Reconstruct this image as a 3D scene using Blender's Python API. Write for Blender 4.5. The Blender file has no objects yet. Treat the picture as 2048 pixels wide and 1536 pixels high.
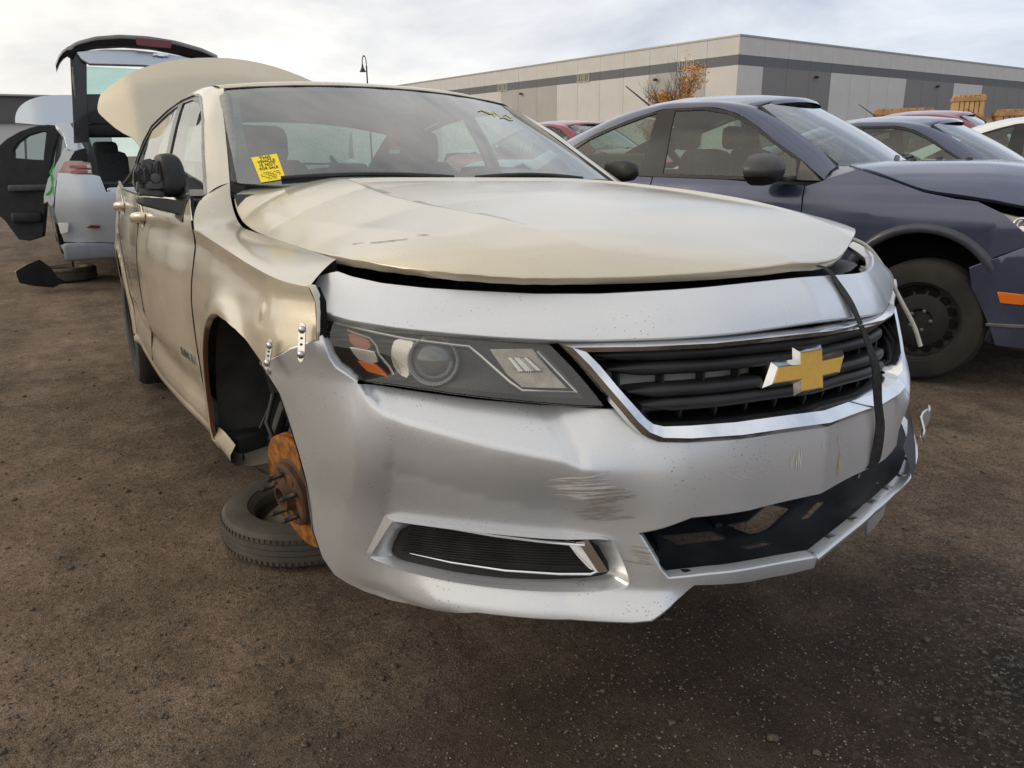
import bpy, bmesh, math, random
import numpy as np
from mathutils import Vector, Matrix
from mathutils.geometry import delaunay_2d_cdt

random.seed(7); rng = np.random.default_rng(7)
scene = bpy.context.scene
col = scene.collection

# ---------------------------------------------------------------- camera
cam_d = bpy.data.cameras.new('camera'); cam = bpy.data.objects.new('camera', cam_d); col.objects.link(cam)
YAW, PIT, ROL = 2.6156, -.2905, -.0105
_d = Vector((math.cos(PIT) * math.cos(YAW), math.cos(PIT) * math.sin(YAW), math.sin(PIT)))
_r = Vector((math.sin(YAW), -math.cos(YAW), 0)); _u = _r.cross(_d)
_r2 = _r * math.cos(ROL) + _u * math.sin(ROL); _u2 = _u * math.cos(ROL) - _r * math.sin(ROL)
cam.matrix_world = Matrix(((_r2.x, _u2.x, -_d.x, 1.8995), (_r2.y, _u2.y, -_d.y, -1.2147), (_r2.z, _u2.z, -_d.z, 1.2603), (0, 0, 0, 1)))
cam_d.sensor_fit = 'HORIZONTAL'; cam_d.sensor_width = 36; cam_d.lens = 36 * 1558.5 / 2048
cam_d.clip_start = .05; cam_d.clip_end = 2000
scene.camera = cam

# ---------------------------------------------------------------- sky: broken overcast, brighter and warmer to the left
SUN_ELEV, SUN_AZ = math.radians(24), math.radians(-115)      # azimuth of the direction towards the sun, from +x
world = bpy.data.worlds.new('World'); scene.world = world; world.use_nodes = True
wn, wl = world.node_tree.nodes, world.node_tree.links
wn.clear()
def wnode(t, **k):
    n = wn.new(t)
    for a, v in k.items(): setattr(n, a, v)
    return n
sky = wnode('ShaderNodeTexSky', sky_type='NISHITA', sun_disc=False, sun_elevation=SUN_ELEV, sun_rotation=math.radians(90) - SUN_AZ, air_density=1.2, dust_density=3.0, ozone_density=1.5)
tc = wnode('ShaderNodeTexCoord')
mp = wnode('ShaderNodeMapping'); mp.inputs['Scale'].default_value = (1, 1, 3.2); mp.inputs['Location'].default_value = (.3, .1, .2)
wl.new(tc.outputs['Generated'], mp.inputs['Vector'])
nz = wnode('ShaderNodeTexNoise'); nz.inputs['Scale'].default_value = 2.3; nz.inputs['Detail'].default_value = 9; nz.inputs['Roughness'].default_value = .58; nz.inputs['Distortion'].default_value = .25
wl.new(mp.outputs['Vector'], nz.inputs['Vector'])
rp = wnode('ShaderNodeValToRGB'); rp.color_ramp.elements[0].position = .38; rp.color_ramp.elements[1].position = .66
rp.color_ramp.elements[0].color = (4.6, 4.95, 5.6, 1); rp.color_ramp.elements[1].color = (7.9, 7.9, 8.0, 1)
wl.new(nz.outputs['Fac'], rp.inputs['Fac'])
# glow of the hidden sun: warmer and brighter towards it
dot = wnode('ShaderNodeVectorMath', operation='DOT_PRODUCT')
wl.new(tc.outputs['Generated'], dot.inputs[0]); dot.inputs[1].default_value = (math.cos(SUN_AZ) * math.cos(SUN_ELEV), math.sin(SUN_AZ) * math.cos(SUN_ELEV), math.sin(SUN_ELEV))
gl = wnode('ShaderNodeMapRange'); gl.inputs['From Min'].default_value = -.75; gl.inputs['From Max'].default_value = 1; gl.inputs['To Min'].default_value = 0; gl.inputs['To Max'].default_value = 1
gl.interpolation_type = 'SMOOTHSTEP'
wl.new(dot.outputs['Value'], gl.inputs['Value'])
gc = wnode('ShaderNodeMix', data_type='RGBA', blend_type='MIX'); gc.inputs[6].default_value = (.86, .92, 1.02, 1); gc.inputs[7].default_value = (1.55, 1.40, 1.16, 1)
wl.new(gl.outputs['Result'], gc.inputs[0])
ml = wnode('ShaderNodeMix', data_type='RGBA', blend_type='MULTIPLY'); ml.inputs[0].default_value = 1
wl.new(rp.outputs['Color'], ml.inputs[6]); wl.new(gc.outputs[2], ml.inputs[7])
mx = wnode('ShaderNodeMix', data_type='RGBA'); mx.inputs[0].default_value = .88
wl.new(sky.outputs['Color'], mx.inputs[6]); wl.new(ml.outputs[2], mx.inputs[7])
bg = wnode('ShaderNodeBackground'); bg.inputs['Strength'].default_value = .135
wl.new(mx.outputs[2], bg.inputs['Color'])
wo = wnode('ShaderNodeOutputWorld'); wl.new(bg.outputs['Background'], wo.inputs['Surface'])

sun_d = bpy.data.lights.new('sun', 'SUN'); sun_d.energy = .8; sun_d.angle = math.radians(14); sun_d.color = (1, .90, .76)
sun = bpy.data.objects.new('sun', sun_d); col.objects.link(sun)
sun.rotation_euler = Vector((-math.cos(SUN_AZ) * math.cos(SUN_ELEV), -math.sin(SUN_AZ) * math.cos(SUN_ELEV), -math.sin(SUN_ELEV))).to_track_quat('-Z', 'Y').to_euler()

scene.view_settings.view_transform = 'Standard'; scene.view_settings.look = 'None'
scene.view_settings.exposure = 0.0; scene.view_settings.gamma = 1; scene.view_settings.use_curve_mapping = False
scene.cycles.use_denoising = True; scene.cycles.denoising_prefilter = 'NONE'
scene.cycles.max_bounces = 10; scene.cycles.transparent_max_bounces = 16; scene.cycles.caustics_reflective = False; scene.cycles.caustics_refractive = False
scene.cycles.sample_clamp_indirect = 8

# ---------------------------------------------------------------- helpers
def link(o, parent=None):
    col.objects.link(o)
    if parent is not None: o.parent = parent
    return o
def tag(o, label=None, cat=None, group=None, kind=None):
    for k, v in (('label', label), ('category', cat), ('group', group), ('kind', kind)):
        if v: o[k] = v
    return o
def empty(name, loc=(0, 0, 0), rz=0):
    o = bpy.data.objects.new(name, None); o.location = loc; o.rotation_euler = (0, 0, rz); o.empty_display_size = .2
    return link(o)
def mesh_obj(name, verts, faces, mat, parent=None, smooth=None, uv=None):
    me = bpy.data.meshes.new(name); me.from_pydata([tuple(map(float, v)) for v in verts], [], [tuple(map(int, f)) for f in faces]); me.update()
    for m in (mat if isinstance(mat, (list, tuple)) else [mat]):
        me.materials.append(m)
    if smooth is not None:
        me.polygons.foreach_set('use_smooth', [True] * len(me.polygons))
        if smooth < 180: me.set_sharp_from_angle(angle=math.radians(smooth))
    return link(bpy.data.objects.new(name, me), parent)

class MB:
    """collects shapes into one mesh"""
    def __init__(s): s.v = []; s.f = []
    def add(s, v, f):
        b = len(s.v); s.v += [tuple(p) for p in v]; s.f += [tuple(i + b for i in q) for q in f]; return s
    def box(s, c, d, rot=None, bev=0.0):
        x, y, z = (k / 2 for k in d)
        if bev <= 0:
            P = [(-x, -y, -z), (x, -y, -z), (x, y, -z), (-x, y, -z), (-x, -y, z), (x, -y, z), (x, y, z), (-x, y, z)]
            Fc = [(0, 3, 2, 1), (4, 5, 6, 7), (0, 1, 5, 4), (1, 2, 6, 5), (2, 3, 7, 6), (3, 0, 4, 7)]
        else:
            bm = bmesh.new(); bmesh.ops.create_cube(bm, size=1)
            for v in bm.verts: v.co = Vector((v.co.x * 2 * x, v.co.y * 2 * y, v.co.z * 2 * z))
            bmesh.ops.bevel(bm, geom=bm.edges[:], offset=bev, segments=2, affect='EDGES', profile=.5)
            bm.verts.index_update(); P = [tuple(v.co) for v in bm.verts]; Fc = [[v.index for v in f.verts] for f in bm.faces]; bm.free()
        R = Matrix.Identity(3) if rot is None else rot
        return s.add([Vector(c) + R @ Vector(p) for p in P], Fc)
    def tube(s, pts, r, n=8, cap=True, flat=1.0, up=(0, 0, 1)):
        pts = [Vector(p) for p in pts]; rs = r if isinstance(r, (list, tuple)) else [r] * len(pts)
        V = []; m = len(pts); prev = None
        for i, p in enumerate(pts):
            t = (pts[min(i + 1, m - 1)] - pts[max(i - 1, 0)]).normalized()
            a = Vector(up) if prev is None else prev
            a = a - t * a.dot(t)
            if a.length < 1e-4: a = Vector((1, 0, 0)) - t * t.x
            if a.length < 1e-4: a = Vector((0, 1, 0)) - t * t.y
            a.normalize(); prev = a; b = t.cross(a)
            for k in range(n):
                w = 2 * math.pi * k / n
                V.append(p + a * math.cos(w) * rs[i] * flat + b * math.sin(w) * rs[i])
        Fc = [(i * n + k, i * n + (k + 1) % n, (i + 1) * n + (k + 1) % n, (i + 1) * n + k) for i in range(m - 1) for k in range(n)]
        if cap: Fc += [tuple(reversed(range(n))), tuple((m - 1) * n + k for k in range(n))]
        return s.add(V, Fc)
    def lathe(s, prof, c=(0, 0, 0), axis='z', n=32, R=None, a0=0, a1=2 * math.pi):
        """prof: (radius, height)"""
        full = abs(a1 - a0 - 2 * math.pi) < 1e-6; k = n if full else n + 1
        V = []
        for (r, h) in prof:
            for i in range(k):
                w = a0 + (a1 - a0) * i / n
                p = (r * math.cos(w), r * math.sin(w), h)
                if axis == 'y': p = (p[0], h, p[1])
                elif axis == 'x': p = (h, p[0], p[1])
                p = Vector(p)
                if R is not None: p = R @ p
                V.append(p + Vector(c))
        Fc = []
        for j in range(len(prof) - 1):
            for i in range(n):
                a, b = j * k + i, j * k + (i + 1) % k
                Fc.append((a, b, b + k, a + k))
        return s.add(V, Fc)
    def prism(s, poly, fn, n0, n1):
        """poly 2D outline, fn(a, b, h) -> xyz, extruded from h=n0 to n1"""
        m = len(poly)
        V = [fn(a, b, n0) for a, b in poly] + [fn(a, b, n1) for a, b in poly]
        Fc = [tuple(range(m)), tuple(reversed(range(m, 2 * m)))] + [(i, i + m, (i + 1) % m + m, (i + 1) % m) for i in range(m)]
        return s.add(V, Fc)
    def grid(s, rows, closed=False):
        n = len(rows[0]); V = [p for r in rows for p in r]
        Fc = [(i * n + j, i * n + j + 1, (i + 1) * n + j + 1, (i + 1) * n + j) for i in range(len(rows) - 1) for j in range(n - 1)]
        if closed: Fc += [(i * n + n - 1, i * n, (i + 1) * n, (i + 1) * n + n - 1) for i in range(len(rows) - 1)]
        return s.add(V, Fc)
    def build(s, name, mat, parent=None, smooth=35): return mesh_obj(name, s.v, s.f, mat, parent, smooth)

def resample(poly, step, closed=True):
    P = [np.asarray(p, float) for p in poly]; out = []
    n = len(P) if closed else len(P) - 1
    for i in range(n):
        a, b = P[i], P[(i + 1) % len(P)]; k = max(1, int(math.ceil(np.linalg.norm(b - a) / step)))
        out += [a + (b - a) * j / k for j in range(k)]
    if not closed: out.append(P[-1])
    return np.array(out)
def smooth_poly(poly, corners=(), it=2, closed=True):
    """Chaikin rounding that keeps the points listed in corners"""
    P = [tuple(map(float, p)) for p in poly]; keep = set(P[i] for i in corners)
    for _ in range(it):
        Q = []; n = len(P)
        for i, p in enumerate(P):
            if (not closed and i in (0, n - 1)) or p in keep: Q.append(p); continue
            a, b = np.array(P[i - 1]), np.array(P[(i + 1) % n]); p_ = np.array(p)
            fa = .5 if tuple(a) in keep else .25; fb = .5 if tuple(b) in keep else .25
            Q += [tuple(p_ + (a - p_) * .25), tuple(p_ + (b - p_) * .25)]
        P = Q
    return P
def area2(P):
    x, y = P[:, 0], P[:, 1]; return .5 * float(np.sum(x * np.roll(y, -1) - y * np.roll(x, -1)))
def inside(P, q):
    x, y = q[:, 0], q[:, 1]; r = np.zeros(len(q), bool); n = len(P)
    for i in range(n):
        x0, y0 = P[i]; x1, y1 = P[(i + 1) % n]
        c = (y0 > y) != (y1 > y)
        with np.errstate(divide='ignore', invalid='ignore'): r ^= c & (x < (x1 - x0) * (y - y0) / (y1 - y0 + 1e-15) + x0)
    return r
def panel(name, outline, fn, mat, parent=None, holes=(), step=.03, depth=.014, bev=.002, hint=(0, 0, 1), back=False, hbev=None, hdepth=None, lines=(), rim=None):
    """A sheet cut to `outline` on the surface fn(a, b) -> (N, 3), with rolled edges and normals of the true surface."""
    loops = []
    for k, L in enumerate([outline] + list(holes)):
        P = resample(L, step)
        if (area2(P) > 0) != (k == 0): P = P[::-1]
        loops.append(P)
    lo, hi = loops[0].min(0), loops[0].max(0)
    gx = np.arange(lo[0] + step * .5, hi[0], step); gy = np.arange(lo[1] + step * .5, hi[1], step)
    G = np.array([(a + (j % 2) * step * .5, b) for j, b in enumerate(gy) for a in gx]) if len(gx) and len(gy) else np.zeros((0, 2))
    bd = np.concatenate(loops)
    if len(G):
        ok = inside(loops[0], G)
        for L in loops[1:]: ok &= ~inside(L, G)
        G = G[ok]
    if len(G):
        dm = np.full(len(G), 9.)
        for i in range(0, len(bd), 64): dm = np.minimum(dm, np.sqrt(((G[:, None] - bd[None, i:i + 64]) ** 2).sum(-1)).min(1))
        G = G[dm > step * .45]
    ex = []
    for L in lines:                                   # rows of points on both sides of a crease
        Q = resample(L, step * .6, closed=False); t = np.gradient(Q, axis=0); t /= np.linalg.norm(t, axis=1, keepdims=True) + 1e-12; nn = np.stack([-t[:, 1], t[:, 0]], -1)
        for o_ in (-.009, -.003, .003, .009): ex.append(Q + nn * o_)
    if ex:
        ex = np.concatenate(ex); ok = inside(loops[0], ex)
        for L in loops[1:]: ok &= ~inside(L, ex)
        ex = ex[ok]; dm = np.full(len(ex), 9.)
        for i in range(0, len(bd), 64): dm = np.minimum(dm, np.sqrt(((ex[:, None] - bd[None, i:i + 64]) ** 2).sum(-1)).min(1))
        ex = ex[dm > .004]
        if len(G) and len(ex):
            dm = np.full(len(G), 9.)
            for i in range(0, len(ex), 64): dm = np.minimum(dm, np.sqrt(((G[:, None] - ex[None, i:i + 64]) ** 2).sum(-1)).min(1))
            G = G[dm > .010]
        G = np.concatenate([G.reshape(-1, 2), ex])
    pts = np.concatenate([bd, G]); edges = []; b0 = 0
    for L in loops:
        n = len(L); edges += [(b0 + i, b0 + (i + 1) % n) for i in range(n)]; b0 += n
    vs, _, fs, ov, _, _ = delaunay_2d_cdt([Vector(p) for p in pts], edges, [], 0, 1e-7)
    V2 = np.array([tuple(v) for v in vs]); T = np.array([f for f in fs if len(f) == 3])
    cen = V2[T].mean(1); ok = inside(loops[0], cen)
    for L in loops[1:]: ok &= ~inside(L, cen)
    T = T[ok]
    e = .0015
    def P3(q): return np.asarray(fn(q[:, 0], q[:, 1]), float)
    def NR(q):
        du = P3(q + [e, 0]) - P3(q - [e, 0]); dv = P3(q + [0, e]) - P3(q - [0, e])
        n = np.cross(du, dv); return n / (np.linalg.norm(n, axis=1, keepdims=True) + 1e-12)
    X = P3(V2); N = NR(V2)
    flip = np.sum(N @ np.asarray(hint, float)) < 0
    if flip: N = -N
    a, b, c = X[T[:, 0]], X[T[:, 1]], X[T[:, 2]]
    fn_ = np.cross(b - a, c - a); sg = np.sum(fn_ * N[T[:, 0]], 1) < 0
    T[sg] = T[sg][:, ::-1]
    verts = [X]; norms = [N]; faces = [tuple(t) for t in T]; base = len(X); dark = set()
    if back:
        verts.append(X - N * depth); norms.append(-N); faces += [tuple(base + i for i in t[::-1]) for t in T]; base += len(X)
    for k, L in enumerate(loops):
        bv = bev if k == 0 or hbev is None else hbev; dp = depth if k == 0 or hdepth is None else hdepth
        A = P3(L); NA = NR(L) * (-1 if flip else 1)
        t = np.roll(A, -1, 0) - np.roll(A, 1, 0); t /= np.linalg.norm(t, axis=1, keepdims=True) + 1e-12
        E_ = np.cross(t, NA) * (-1 if flip else 1)
        B = A + E_ * bv - NA * bv; Cc = B - NA * dp; n = len(L)
        verts += [A, B, Cc]; norms += [NA, E_ * .8 + NA * .2, E_]
        for i in range(n):
            j = (i + 1) % n
            for r in (0, n):
                q = (base + r + i, base + r + j, base + r + n + j, base + r + n + i)
                if r: dark.add(len(faces))
                faces.append(q if flip else q[::-1])
        base += 3 * n
    V = np.concatenate(verts); NN = np.concatenate(norms); NN /= np.linalg.norm(NN, axis=1, keepdims=True) + 1e-12
    o = mesh_obj(name, V, faces, [mat, rim] if rim else mat, parent)
    me = o.data
    if rim: me.polygons.foreach_set('material_index', [1 if i in dark else 0 for i in range(len(faces))])
    me.polygons.foreach_set('use_smooth', [True] * len(me.polygons))
    me.normals_split_custom_set_from_vertices([tuple(v) for v in NN])
    return o
def copy_tree(o, parent=None):
    c = o.copy(); col.objects.link(c); c.parent = parent
    for ch in list(o.children): copy_tree(ch, c)
    return c

# ---------------------------------------------------------------- materials
def mat(name, color=(.5, .5, .5), rough=.5, metal=0, coat=0, spec=.5, trans=0, ior=1.45, alpha=1, coat_rough=.03):
    m = bpy.data.materials.new(name); m.use_nodes = True
    b = m.node_tree.nodes['Principled BSDF']
    b.inputs['Base Color'].default_value = (*color, 1); b.inputs['Roughness'].default_value = rough; b.inputs['Metallic'].default_value = metal
    b.inputs['Coat Weight'].default_value = coat; b.inputs['Coat Roughness'].default_value = coat_rough; b.inputs['Specular IOR Level'].default_value = spec
    b.inputs['Transmission Weight'].default_value = trans; b.inputs['IOR'].default_value = ior; b.inputs['Alpha'].default_value = alpha
    return m
def N_(m, t, **k):
    n = m.node_tree.nodes.new(t)
    for a, v in k.items():
        if a in n.inputs: n.inputs[a].default_value = v
        else: setattr(n, a, v)
    return n
def L_(m, a, b): m.node_tree.links.new(a, b)
def bsdf(m): return m.node_tree.nodes['Principled BSDF']
def noise(m, scale, detail=4, rough=.55, coord='Object', dist=0, stretch=None):
    t = N_(m, 'ShaderNodeTexCoord'); n = N_(m, 'ShaderNodeTexNoise', Scale=scale, Detail=detail, Roughness=rough, Distortion=dist)
    if stretch:
        mpn = N_(m, 'ShaderNodeMapping', Scale=stretch); L_(m, t.outputs[coord], mpn.inputs['Vector']); L_(m, mpn.outputs['Vector'], n.inputs['Vector'])
    else: L_(m, t.outputs[coord], n.inputs['Vector'])
    return n.outputs['Fac']
def ramp(m, fac, stops):
    r = N_(m, 'ShaderNodeValToRGB'); L_(m, fac, r.inputs['Fac']); cr = r.color_ramp
    while len(cr.elements) < len(stops): cr.elements.new(.5)
    for e, (p, c) in zip(cr.elements, stops): e.position = p; e.color = (*c, 1) if not np.isscalar(c) else (c, c, c, 1)
    return r.outputs['Color']
def mixc(m, fac, a, b, blend='MIX'):
    n = N_(m, 'ShaderNodeMix', data_type='RGBA', blend_type=blend)
    for k, v in ((0, fac), (6, a), (7, b)):
        if hasattr(v, 'is_linked') or hasattr(v, 'links'): L_(m, v, n.inputs[k])
        else: n.inputs[k].default_value = v if np.isscalar(v) else (*v, 1)
    return n.outputs[2]
def bump(m, h, strength=.3, dist=.01, target=None):
    b = N_(m, 'ShaderNodeBump', Strength=strength, Distance=dist); L_(m, h, b.inputs['Height']); L_(m, b.outputs['Normal'], (target or bsdf(m)).inputs['Normal'])
def mottled(name, c0, c1, rough=.6, scale=12, metal=0, bmp=0, coat=0, r2=None, spec=.5):
    m = mat(name, c0, rough, metal, coat, spec); f = noise(m, scale, 6)
    L_(m, ramp(m, f, [(.35, c0), (.65, c1)]), bsdf(m).inputs['Base Color'])
    if r2 is not None: L_(m, ramp(m, f, [(.3, rough), (.7, r2)]), bsdf(m).inputs['Roughness'])
    if bmp: bump(m, noise(m, scale * 3, 5), bmp, .004)
    return m
def car_paint(name, c, metal=.55, rough=.34, dust=(.34, .31, .26), dustamt=.35, specks=True, coat=.7, crough=.06, settle=0.0):
    """metallic paint under clear coat with road dust, dried drops and fine specks"""
    m = mat(name, c, rough, metal, coat, coat_rough=crough); b = bsdf(m)
    big = noise(m, 2.2, 7, .6); fine = noise(m, 60, 5, .7)
    base = ramp(m, noise(m, 900, 1), [(.3, tuple(k * .93 for k in c)), (.7, tuple(min(1, k * 1.07) for k in c))])
    dm = N_(m, 'ShaderNodeMath', operation='MULTIPLY'); L_(m, ramp(m, big, [(.40, 0.), (.75, 1.)]), dm.inputs[0]); L_(m, ramp(m, fine, [(.25, .35), (.75, 1.)]), dm.inputs[1])
    ds = N_(m, 'ShaderNodeMath', operation='MULTIPLY'); L_(m, dm.outputs[0], ds.inputs[0]); ds.inputs[1].default_value = dustamt
    fac = ds.outputs[0]
    if settle:                                        # dust that settles on surfaces facing up
        ge = N_(m, 'ShaderNodeNewGeometry'); sp0 = N_(m, 'ShaderNodeSeparateXYZ'); L_(m, ge.outputs['Normal'], sp0.inputs[0])
        st = N_(m, 'ShaderNodeMath', operation='MULTIPLY'); L_(m, ramp(m, sp0.outputs['Z'], [(.62, 0.), (.97, settle)]), st.inputs[0]); L_(m, ramp(m, noise(m, 9, 7, .65), [(.25, .6), (.7, 1.)]), st.inputs[1])
        mxm = N_(m, 'ShaderNodeMath', operation='MAXIMUM'); L_(m, fac, mxm.inputs[0]); L_(m, st.outputs[0], mxm.inputs[1]); fac = mxm.outputs[0]
        ad = N_(m, 'ShaderNodeMath', operation='MAXIMUM'); L_(m, dm.outputs[0], ad.inputs[0]); L_(m, st.outputs[0], ad.inputs[1]); dm = ad
    cc = mixc(m, fac, base, dust)
    if specks:
        t = N_(m, 'ShaderNodeTexCoord'); v = N_(m, 'ShaderNodeTexVoronoi', Scale=120.0, Randomness=1.0); L_(m, t.outputs['Object'], v.inputs['Vector'])
        sp = N_(m, 'ShaderNodeMath', operation='LESS_THAN'); L_(m, v.outputs['Distance'], sp.inputs[0])
        tr = N_(m, 'ShaderNodeMath', operation='MULTIPLY'); L_(m, ramp(m, noise(m, 7, 5), [(.40, .0), (.72, 1.)]), tr.inputs[0]); tr.inputs[1].default_value = .22
        L_(m, tr.outputs[0], sp.inputs[1])
        sm = N_(m, 'ShaderNodeMath', operation='MULTIPLY'); L_(m, sp.outputs[0], sm.inputs[0]); sm.inputs[1].default_value = .55
        cc = mixc(m, sm.outputs[0], cc, (.10, .085, .065))
    L_(m, cc, b.inputs['Base Color'])
    L_(m, ramp(m, dm.outputs[0], [(0., rough), (1., min(.8, rough + .28 * dustamt / .35))]), b.inputs['Roughness'])
    L_(m, ramp(m, dm.outputs[0], [(0., crough), (1., crough + .35)]), b.inputs['Coat Roughness'])
    mt = ramp(m, dm.outputs[0], [(0., metal), (1., metal * .6)]); L_(m, mt, b.inputs['Metallic'])
    bump(m, noise(m, 160, 3), .02, .002)
    return m
def thin_glass(name, tint=(.75, .86, .84), refl=1.0, rough=.02, dirt=.10, dirtc=(.55, .55, .53)):
    """single pane: tinted see-through plus mirror-like reflection by angle, with a film of dust"""
    m = bpy.data.materials.new(name); m.use_nodes = True; nt = m.node_tree; nt.nodes.remove(bsdf(m)); out = nt.nodes['Material Output']
    tr = N_(m, 'ShaderNodeBsdfTransparent'); tr.inputs['Color'].default_value = (*tint, 1)
    gl = N_(m, 'ShaderNodeBsdfGlossy'); gl.inputs['Roughness'].default_value = rough
    lw = N_(m, 'ShaderNodeLayerWeight', Blend=.5); pw = N_(m, 'ShaderNodeMath', operation='POWER'); L_(m, lw.outputs['Facing'], pw.inputs[0]); pw.inputs[1].default_value = 4.2
    fr = N_(m, 'ShaderNodeMath', operation='MULTIPLY_ADD'); L_(m, pw.outputs[0], fr.inputs[0]); fr.inputs[1].default_value = .92 * refl; fr.inputs[2].default_value = .08 * refl       # both faces of the pane
    mx = N_(m, 'ShaderNodeMixShader'); L_(m, fr.outputs[0], mx.inputs[0]); L_(m, tr.outputs[0], mx.inputs[1]); L_(m, gl.outputs[0], mx.inputs[2])
    df = N_(m, 'ShaderNodeBsdfDiffuse'); df.inputs['Color'].default_value = (*dirtc, 1)
    m2 = N_(m, 'ShaderNodeMixShader'); L_(m, ramp(m, noise(m, 3.5, 8, .65), [(.35, dirt * .35), (.75, dirt * 1.6)]), m2.inputs[0]); L_(m, mx.outputs[0], m2.inputs[1]); L_(m, df.outputs[0], m2.inputs[2])
    L_(m, m2.outputs[0], out.inputs['Surface'])
    return m
M = {}
M['beige'] = car_paint('champagne_paint', (.585, .52, .395), metal=.36, rough=.30, dustamt=.16, coat=1.0, crough=.03, settle=.34, dust=(.50, .465, .39))
M['silver'] = car_paint('silver_paint', (.66, .672, .69), metal=.60, rough=.33, dustamt=.05, dust=(.42, .41, .39), coat=.7, crough=.07)
M['black_plastic'] = mottled('black_plastic', (.016, .017, .018), (.028, .028, .028), .45, 20, bmp=.05, r2=.6)
M['dark'] = mat('unlit_black', (.006, .006, .006), .8, spec=.2)
M['grey_plastic'] = mottled('grey_plastic', (.06, .06, .063), (.09, .09, .09), .55, 25, r2=.7)
M['liner'] = mottled('liner_plastic', (.030, .030, .031), (.065, .062, .058), .75, 9, bmp=.3)
M['chrome'] = mottled('chrome', (.72, .73, .75), (.80, .80, .80), .06, 30, metal=1, r2=.16)
M['satin'] = mottled('satin_metal', (.45, .45, .45), (.55, .55, .54), .3, 40, metal=1, r2=.45)
M['rust'] = mottled('rust', (.18, .065, .022), (.09, .035, .016), .85, 18, bmp=.5)
M['rust_orange'] = mottled('orange_rust_film', (.42, .165, .028), (.14, .052, .018), .65, 40, metal=.25, bmp=.25, r2=.75)
M['rust_dark'] = mottled('dark_rusty_iron', (.055, .028, .018), (.11, .05, .026), .8, 22, bmp=.5)
M['rubber'] = mottled('tyre_rubber', (.018, .0175, .017), (.045, .041, .036), .75, 7, bmp=.15, r2=.9)
M['rubber_dusty'] = mottled('dusty_tyre_rubber', (.050, .045, .038), (.095, .082, .066), .85, 8, bmp=.2)
M['glass'] = thin_glass('window_glass', (.70, .84, .81), dirt=.025)
M['wind_glass'] = thin_glass('windscreen_glass', (.54, .74, .72), dirt=.022, dirtc=(.40, .44, .46), rough=.02, refl=1.5)
M['lens'] = thin_glass('lamp_lens', (.97, .97, .95), dirt=.014, dirtc=(.55, .52, .46), rough=.02)
M['cloth'] = mottled('dark_cloth', (.045, .046, .05), (.07, .07, .072), .95, 40)
M['trim_light'] = mottled('grey_headliner', (.28, .27, .25), (.33, .32, .30), .9, 40)
M['amber'] = mat('amber_lens', (.75, .16, .012), .18, spec=.6, coat=.6)
M['dull_amber'] = mat('dusty_amber_lens', (.40, .12, .035), .35, coat=.4)
M['red_lens'] = mat('red_lens', (.16, .005, .010), .15, coat=.6)
M['yellow'] = mat('yellow_paper', (.86, .66, .02), .7)
M['ink'] = mat('black_ink', (.015, .015, .012), .8)
M['gold'] = mottled('gold_badge', (.74, .43, .075), (.80, .48, .09), .32, 60, metal=.15, r2=.45, coat=.4)
M['white_plastic'] = mottled('white_plastic', (.62, .63, .62), (.70, .70, .68), .5, 15)

M['grille_black'] = mottled('grille_plastic', (.012, .012, .013), (.024, .024, .025), .42, 14, r2=.55)
M['tray'] = mottled('black_tray_plastic', (.022, .025, .030), (.052, .057, .066), .36, 6, bmp=.1, r2=.55)
M['shutter'] = mottled('grey_shutter', (.30, .30, .30), (.38, .38, .37), .6, 12)
M['lamp_dark'] = mottled('lamp_housing', (.012, .012, .012), (.022, .021, .020), .25, 12)
M['proj'] = mat('projector_glass', (.10, .105, .11), .05, .0, coat=1, spec=.8)
M['signal'] = mottled('signal_bowl', (.22, .20, .18), (.36, .33, .28), .22, 30, metal=.8)
M['pillar_black'] = mottled('gloss_black_trim', (.010, .010, .011), (.02, .02, .02), .25, 8)
M['satin_dark'] = mottled('dull_bright_trim', (.26, .255, .245), (.34, .33, .31), .32, 20, metal=.9)
M['frit'] = mat('black_glass_print', (.022, .023, .025), .4)
M['dash'] = mottled('dashboard_vinyl', (.07, .072, .075), (.10, .10, .10), .7, 12)
M['stud'] = mottled('oily_steel', (.07, .065, .06), (.13, .12, .11), .4, 20, metal=.8)
M['zinc'] = mottled('zinc_plate', (.42, .42, .43), (.55, .55, .55), .35, 40, metal=1)
M['steel_black'] = mottled('black_steel_rim', (.012, .012, .013), (.030, .027, .025), .5, 9, metal=.2, r2=.7)
M['scrape'] = mottled('scraped_primer', (.11, .09, .07), (.22, .19, .15), .8, 80)
M['scuff'] = mottled('pale_scuff', (.56, .54, .50), (.66, .64, .60), .8, 90)
M['scuff_d'] = mottled('dirty_scuff', (.26, .23, .19), (.36, .32, .27), .8, 90)
M['scuff_y'] = mottled('ochre_scuff', (.42, .33, .20), (.55, .45, .30), .8, 90)
M['scuff_f'] = mottled('faint_scuff', (.66, .66, .65), (.72, .72, .71), .5, 90, metal=.3)
M['red_card'] = mat('red_card', (.42, .03, .025), .7)
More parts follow.
